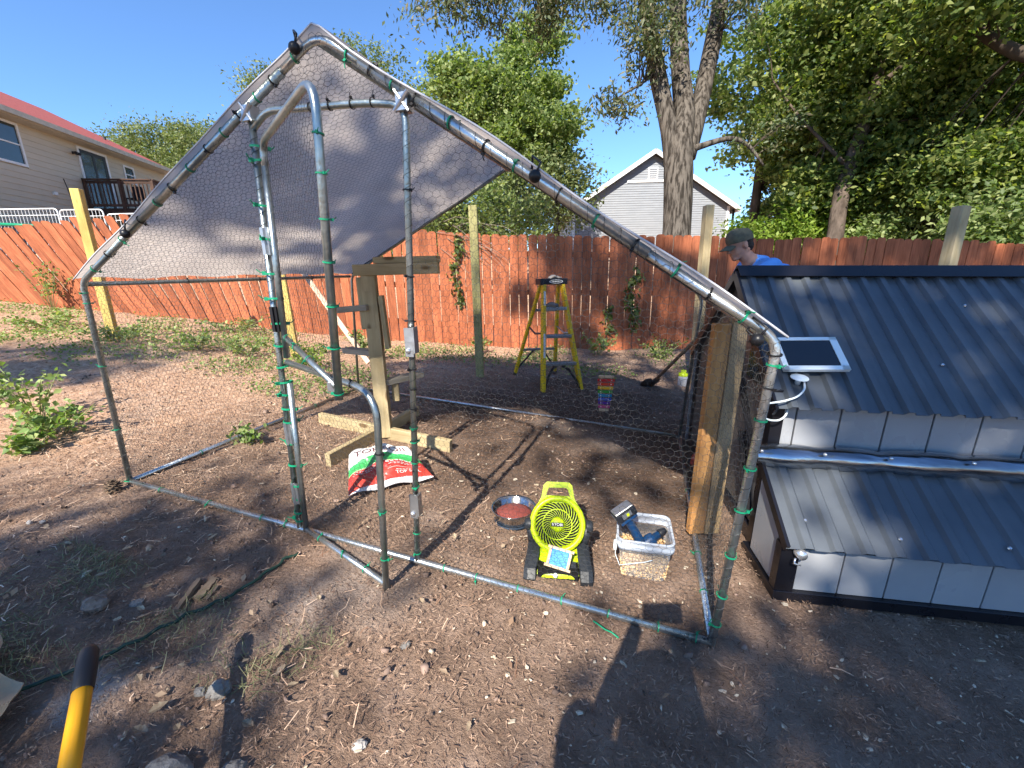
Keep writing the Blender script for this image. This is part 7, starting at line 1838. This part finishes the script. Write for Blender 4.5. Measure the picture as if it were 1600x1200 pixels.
# trees behind the photographer: they throw the broken shade over the yard
SH = dict(group='shade trees behind the photographer')
tree('shade_tree', 'tall shade tree standing behind the photographer on the right', (6.2, -11, -.3), [(6.2, -11, -.6, .34), (6.1, -11, 6, .24), (5.6, -10.8, 12, .14), (5.2, -10.6, 17, .05)], [[(6, -11, 7, .12), (3.6, -10.6, 9.5, .06), (1.8, -10.2, 11, .03)], [(5.8, -10.9, 9, .12), (8, -11, 12, .05)], [(5.4, -10.7, 13, .08), (3.0, -10.4, 14.5, .04), (1.0, -10.2, 14.4, .02)]],
     [((4.1, -10.4, 9.0), (1.3, 1.1, .9), 50), ((3.5, -10.4, 8.1), (1.1, .9, .45), 22), ((3.6, -10.4, 11.3), (1.6, 1.2, 1.2), 42), ((6.0, -10.6, 10.3), (2.0, 1.4, 2.4), 66), ((3.9, -10.4, 12.8), (1.9, 1.3, .4), 20), ((6.6, -10.5, 14.4), (2.3, 1.4, 1.9), 50),
      ((2.2, -10.3, 9.9), (.5, .8, .3), 5), ((0.9, -10.3, 12.9), (.8, .8, .5), 9)], 62, 0.17, 'leaf_dark', 81, clump=0.30, aspect=0.6, **SH)
tree('shade_tree', 'very tall shade tree farthest behind the photographer', (3.4, -13, -.3), [(3.4, -13, -.6, .36), (3.3, -12.6, 9, .24), (3.0, -11.4, 14, .12), (2.8, -10.8, 18, .04)], [[(3.2, -12.2, 11, .1), (1.4, -10.6, 14.6, .04)], [(3.2, -12, 12, .1), (5.4, -10.6, 15, .04)]],
     [((1.2, -10.2, 14.4), (1.6, .6, 1.1), 9), ((3.9, -10.4, 14.5), (2.2, .6, .9), 15), ((2.6, -10.3, 15.9), (2.8, .6, .8), 16), ((6.0, -10.3, 16.2), (1.8, 1.2, 1.0), 12), ((0.3, -10.2, 11.5), (1.3, .7, 1.2), 9)], 190, 0.17, 'leaf_dark', 83, clump=0.26, aspect=0.6, **SH)
tree('shade_tree', 'shade tree standing behind the photographer on the left', (-1.0, -11.5, .1), [(-1.0, -11.5, -.2, .26), (-0.9, -11.4, 5, .18), (-.6, -11.2, 9, .06)], [[(-.9, -11.4, 5.5, .08), (.6, -10.6, 7.6, .04)], [(-.9, -11.4, 6, .07), (-4.0, -10.6, 10.2, .03)]],
     [((-0.4, -10.6, 8.0), (1.2, 1.0, .45), 14), ((0.1, -10.5, 8.2), (.6, .8, .3), 10), ((0.8, -10.5, 8.3), (.4, .8, .25), 6), ((-1.2, -11, 7.2), (1.2, 1., .6), 18), ((-4.2, -10.5, 10.4), (1.1, .8, .32), 22)], 60, 0.17, 'leaf_dark', 82, clump=0.32, aspect=0.6, **SH)

# ================================================================== THE PHOTOGRAPHER (behind the lens; only the shadow falls into the picture)
ph = thing('person', 'photographer standing behind the camera whose shadow falls on the dirt', 'person', (2.70, -2.14, gz(2.70, -2.14)))
pf_ = Vector((0.10, 0.995, 0)).normalized(); ps = Vector((pf_.y, -pf_.x, 0)); g0 = gz(2.70, -2.14); pb = Vector((2.70, -2.14, 0))
def PP(f_, s_, z_): return pb + pf_ * f_ + ps * s_ + V(0, 0, g0 + z_)
pbm = MB(); pbm.capsule(PP(-.02, -.08, .90), PP(-.02, .08, .90), .13, .13); pbm.capsule(PP(-.02, 0, .93), PP(.04, 0, 1.20), .13, .15); pbm.capsule(PP(.07, -.15, 1.34), PP(.07, .15, 1.34), .065, .065); pbm.capsule(PP(.04, -.06, 1.23), PP(.04, .06, 1.23), .13, .13)
pbm.capsule(PP(.06, 0, 1.36), PP(.09, 0, 1.48), .055, .052); pbm.ellipsoid(PP(.10, 0, 1.565), (.095, .080, .115), None, 16, 12); pbm.ellipsoid(PP(.19, 0, 1.55), (.016, .014, .02))
for sg in (-1, 1):
    tgt = Vector((2.735, -1.43, 1.085)) + ps * sg * .075
    sh_ = PP(.07, sg * .18, 1.34); el = sh_.lerp(tgt, .48) + ps * sg * .01 - V(0, 0, .12); wr = tgt - pf_ * .07
    pbm.capsule(sh_, el, .052, .042); pbm.capsule(el, wr, .042, .028)
    for k in range(4): pbm.capsule(wr + pf_ * .02 + V(0, 0, .012 * k), wr + pf_ * .055 - ps * sg * .015 + V(0, 0, .014 * k), .0085, .008, 8)
    pbm.capsule(wr, wr + pf_ * .04 + V(0, 0, .02), .026, .02); pbm.capsule(wr, wr + pf_ * .03 - ps * sg * .03 - V(0, 0, .01), .011, .009, 8)
    pbm.capsule(PP(-.02, sg * .09, .88), PP(.02, sg * .10, .48), .088, .058); pbm.capsule(PP(.02, sg * .10, .48), PP(-.02, sg * .10, .09), .058, .04); pbm.capsule(PP(-.06, sg * .10, .045), PP(.14, sg * .11, .038), .045, .038)
bake_remesh('body', pbm, M['skin'], ph, 0.014, 3)
hr2 = MB(); hr2.ellipsoid(PP(.075, 0, 1.585), (.12, .12, .125), None, 16, 10); hr2.ellipsoid(PP(.03, 0, 1.46), (.10, .13, .15), None, 14, 9)
bake_remesh('hair', hr2, M['hair'], ph, 0.015, 3)
pts_ = MB(); pts_.capsule(PP(-.02, 0, .95), PP(.04, 0, 1.20), .145, .165); pts_.capsule(PP(.07, -.15, 1.34), PP(.07, .15, 1.34), .078, .078); pts_.capsule(PP(.04, -.07, 1.23), PP(.04, .07, 1.23), .145, .145)
for sg in (-1, 1): pts_.capsule(PP(.07, sg * .17, 1.34), PP(.20, sg * .20, 1.31), .075, .068)
bake_remesh('tee_shirt', pts_, M['denim'], ph, 0.016, 3)
phn = thing('phone', 'phone held up by the photographer behind the camera', 'phone', CAM - _f * 0.03)
box('phone_body', (0.15, 0.075, 0.008), CAM - _f * 0.03 + _r * 0.03, M['rubber'], phn, Matrix(((_r.x, _u.x, -_f.x), (_r.y, _u.y, -_f.y), (_r.z, _u.z, -_f.z))), 0.003)
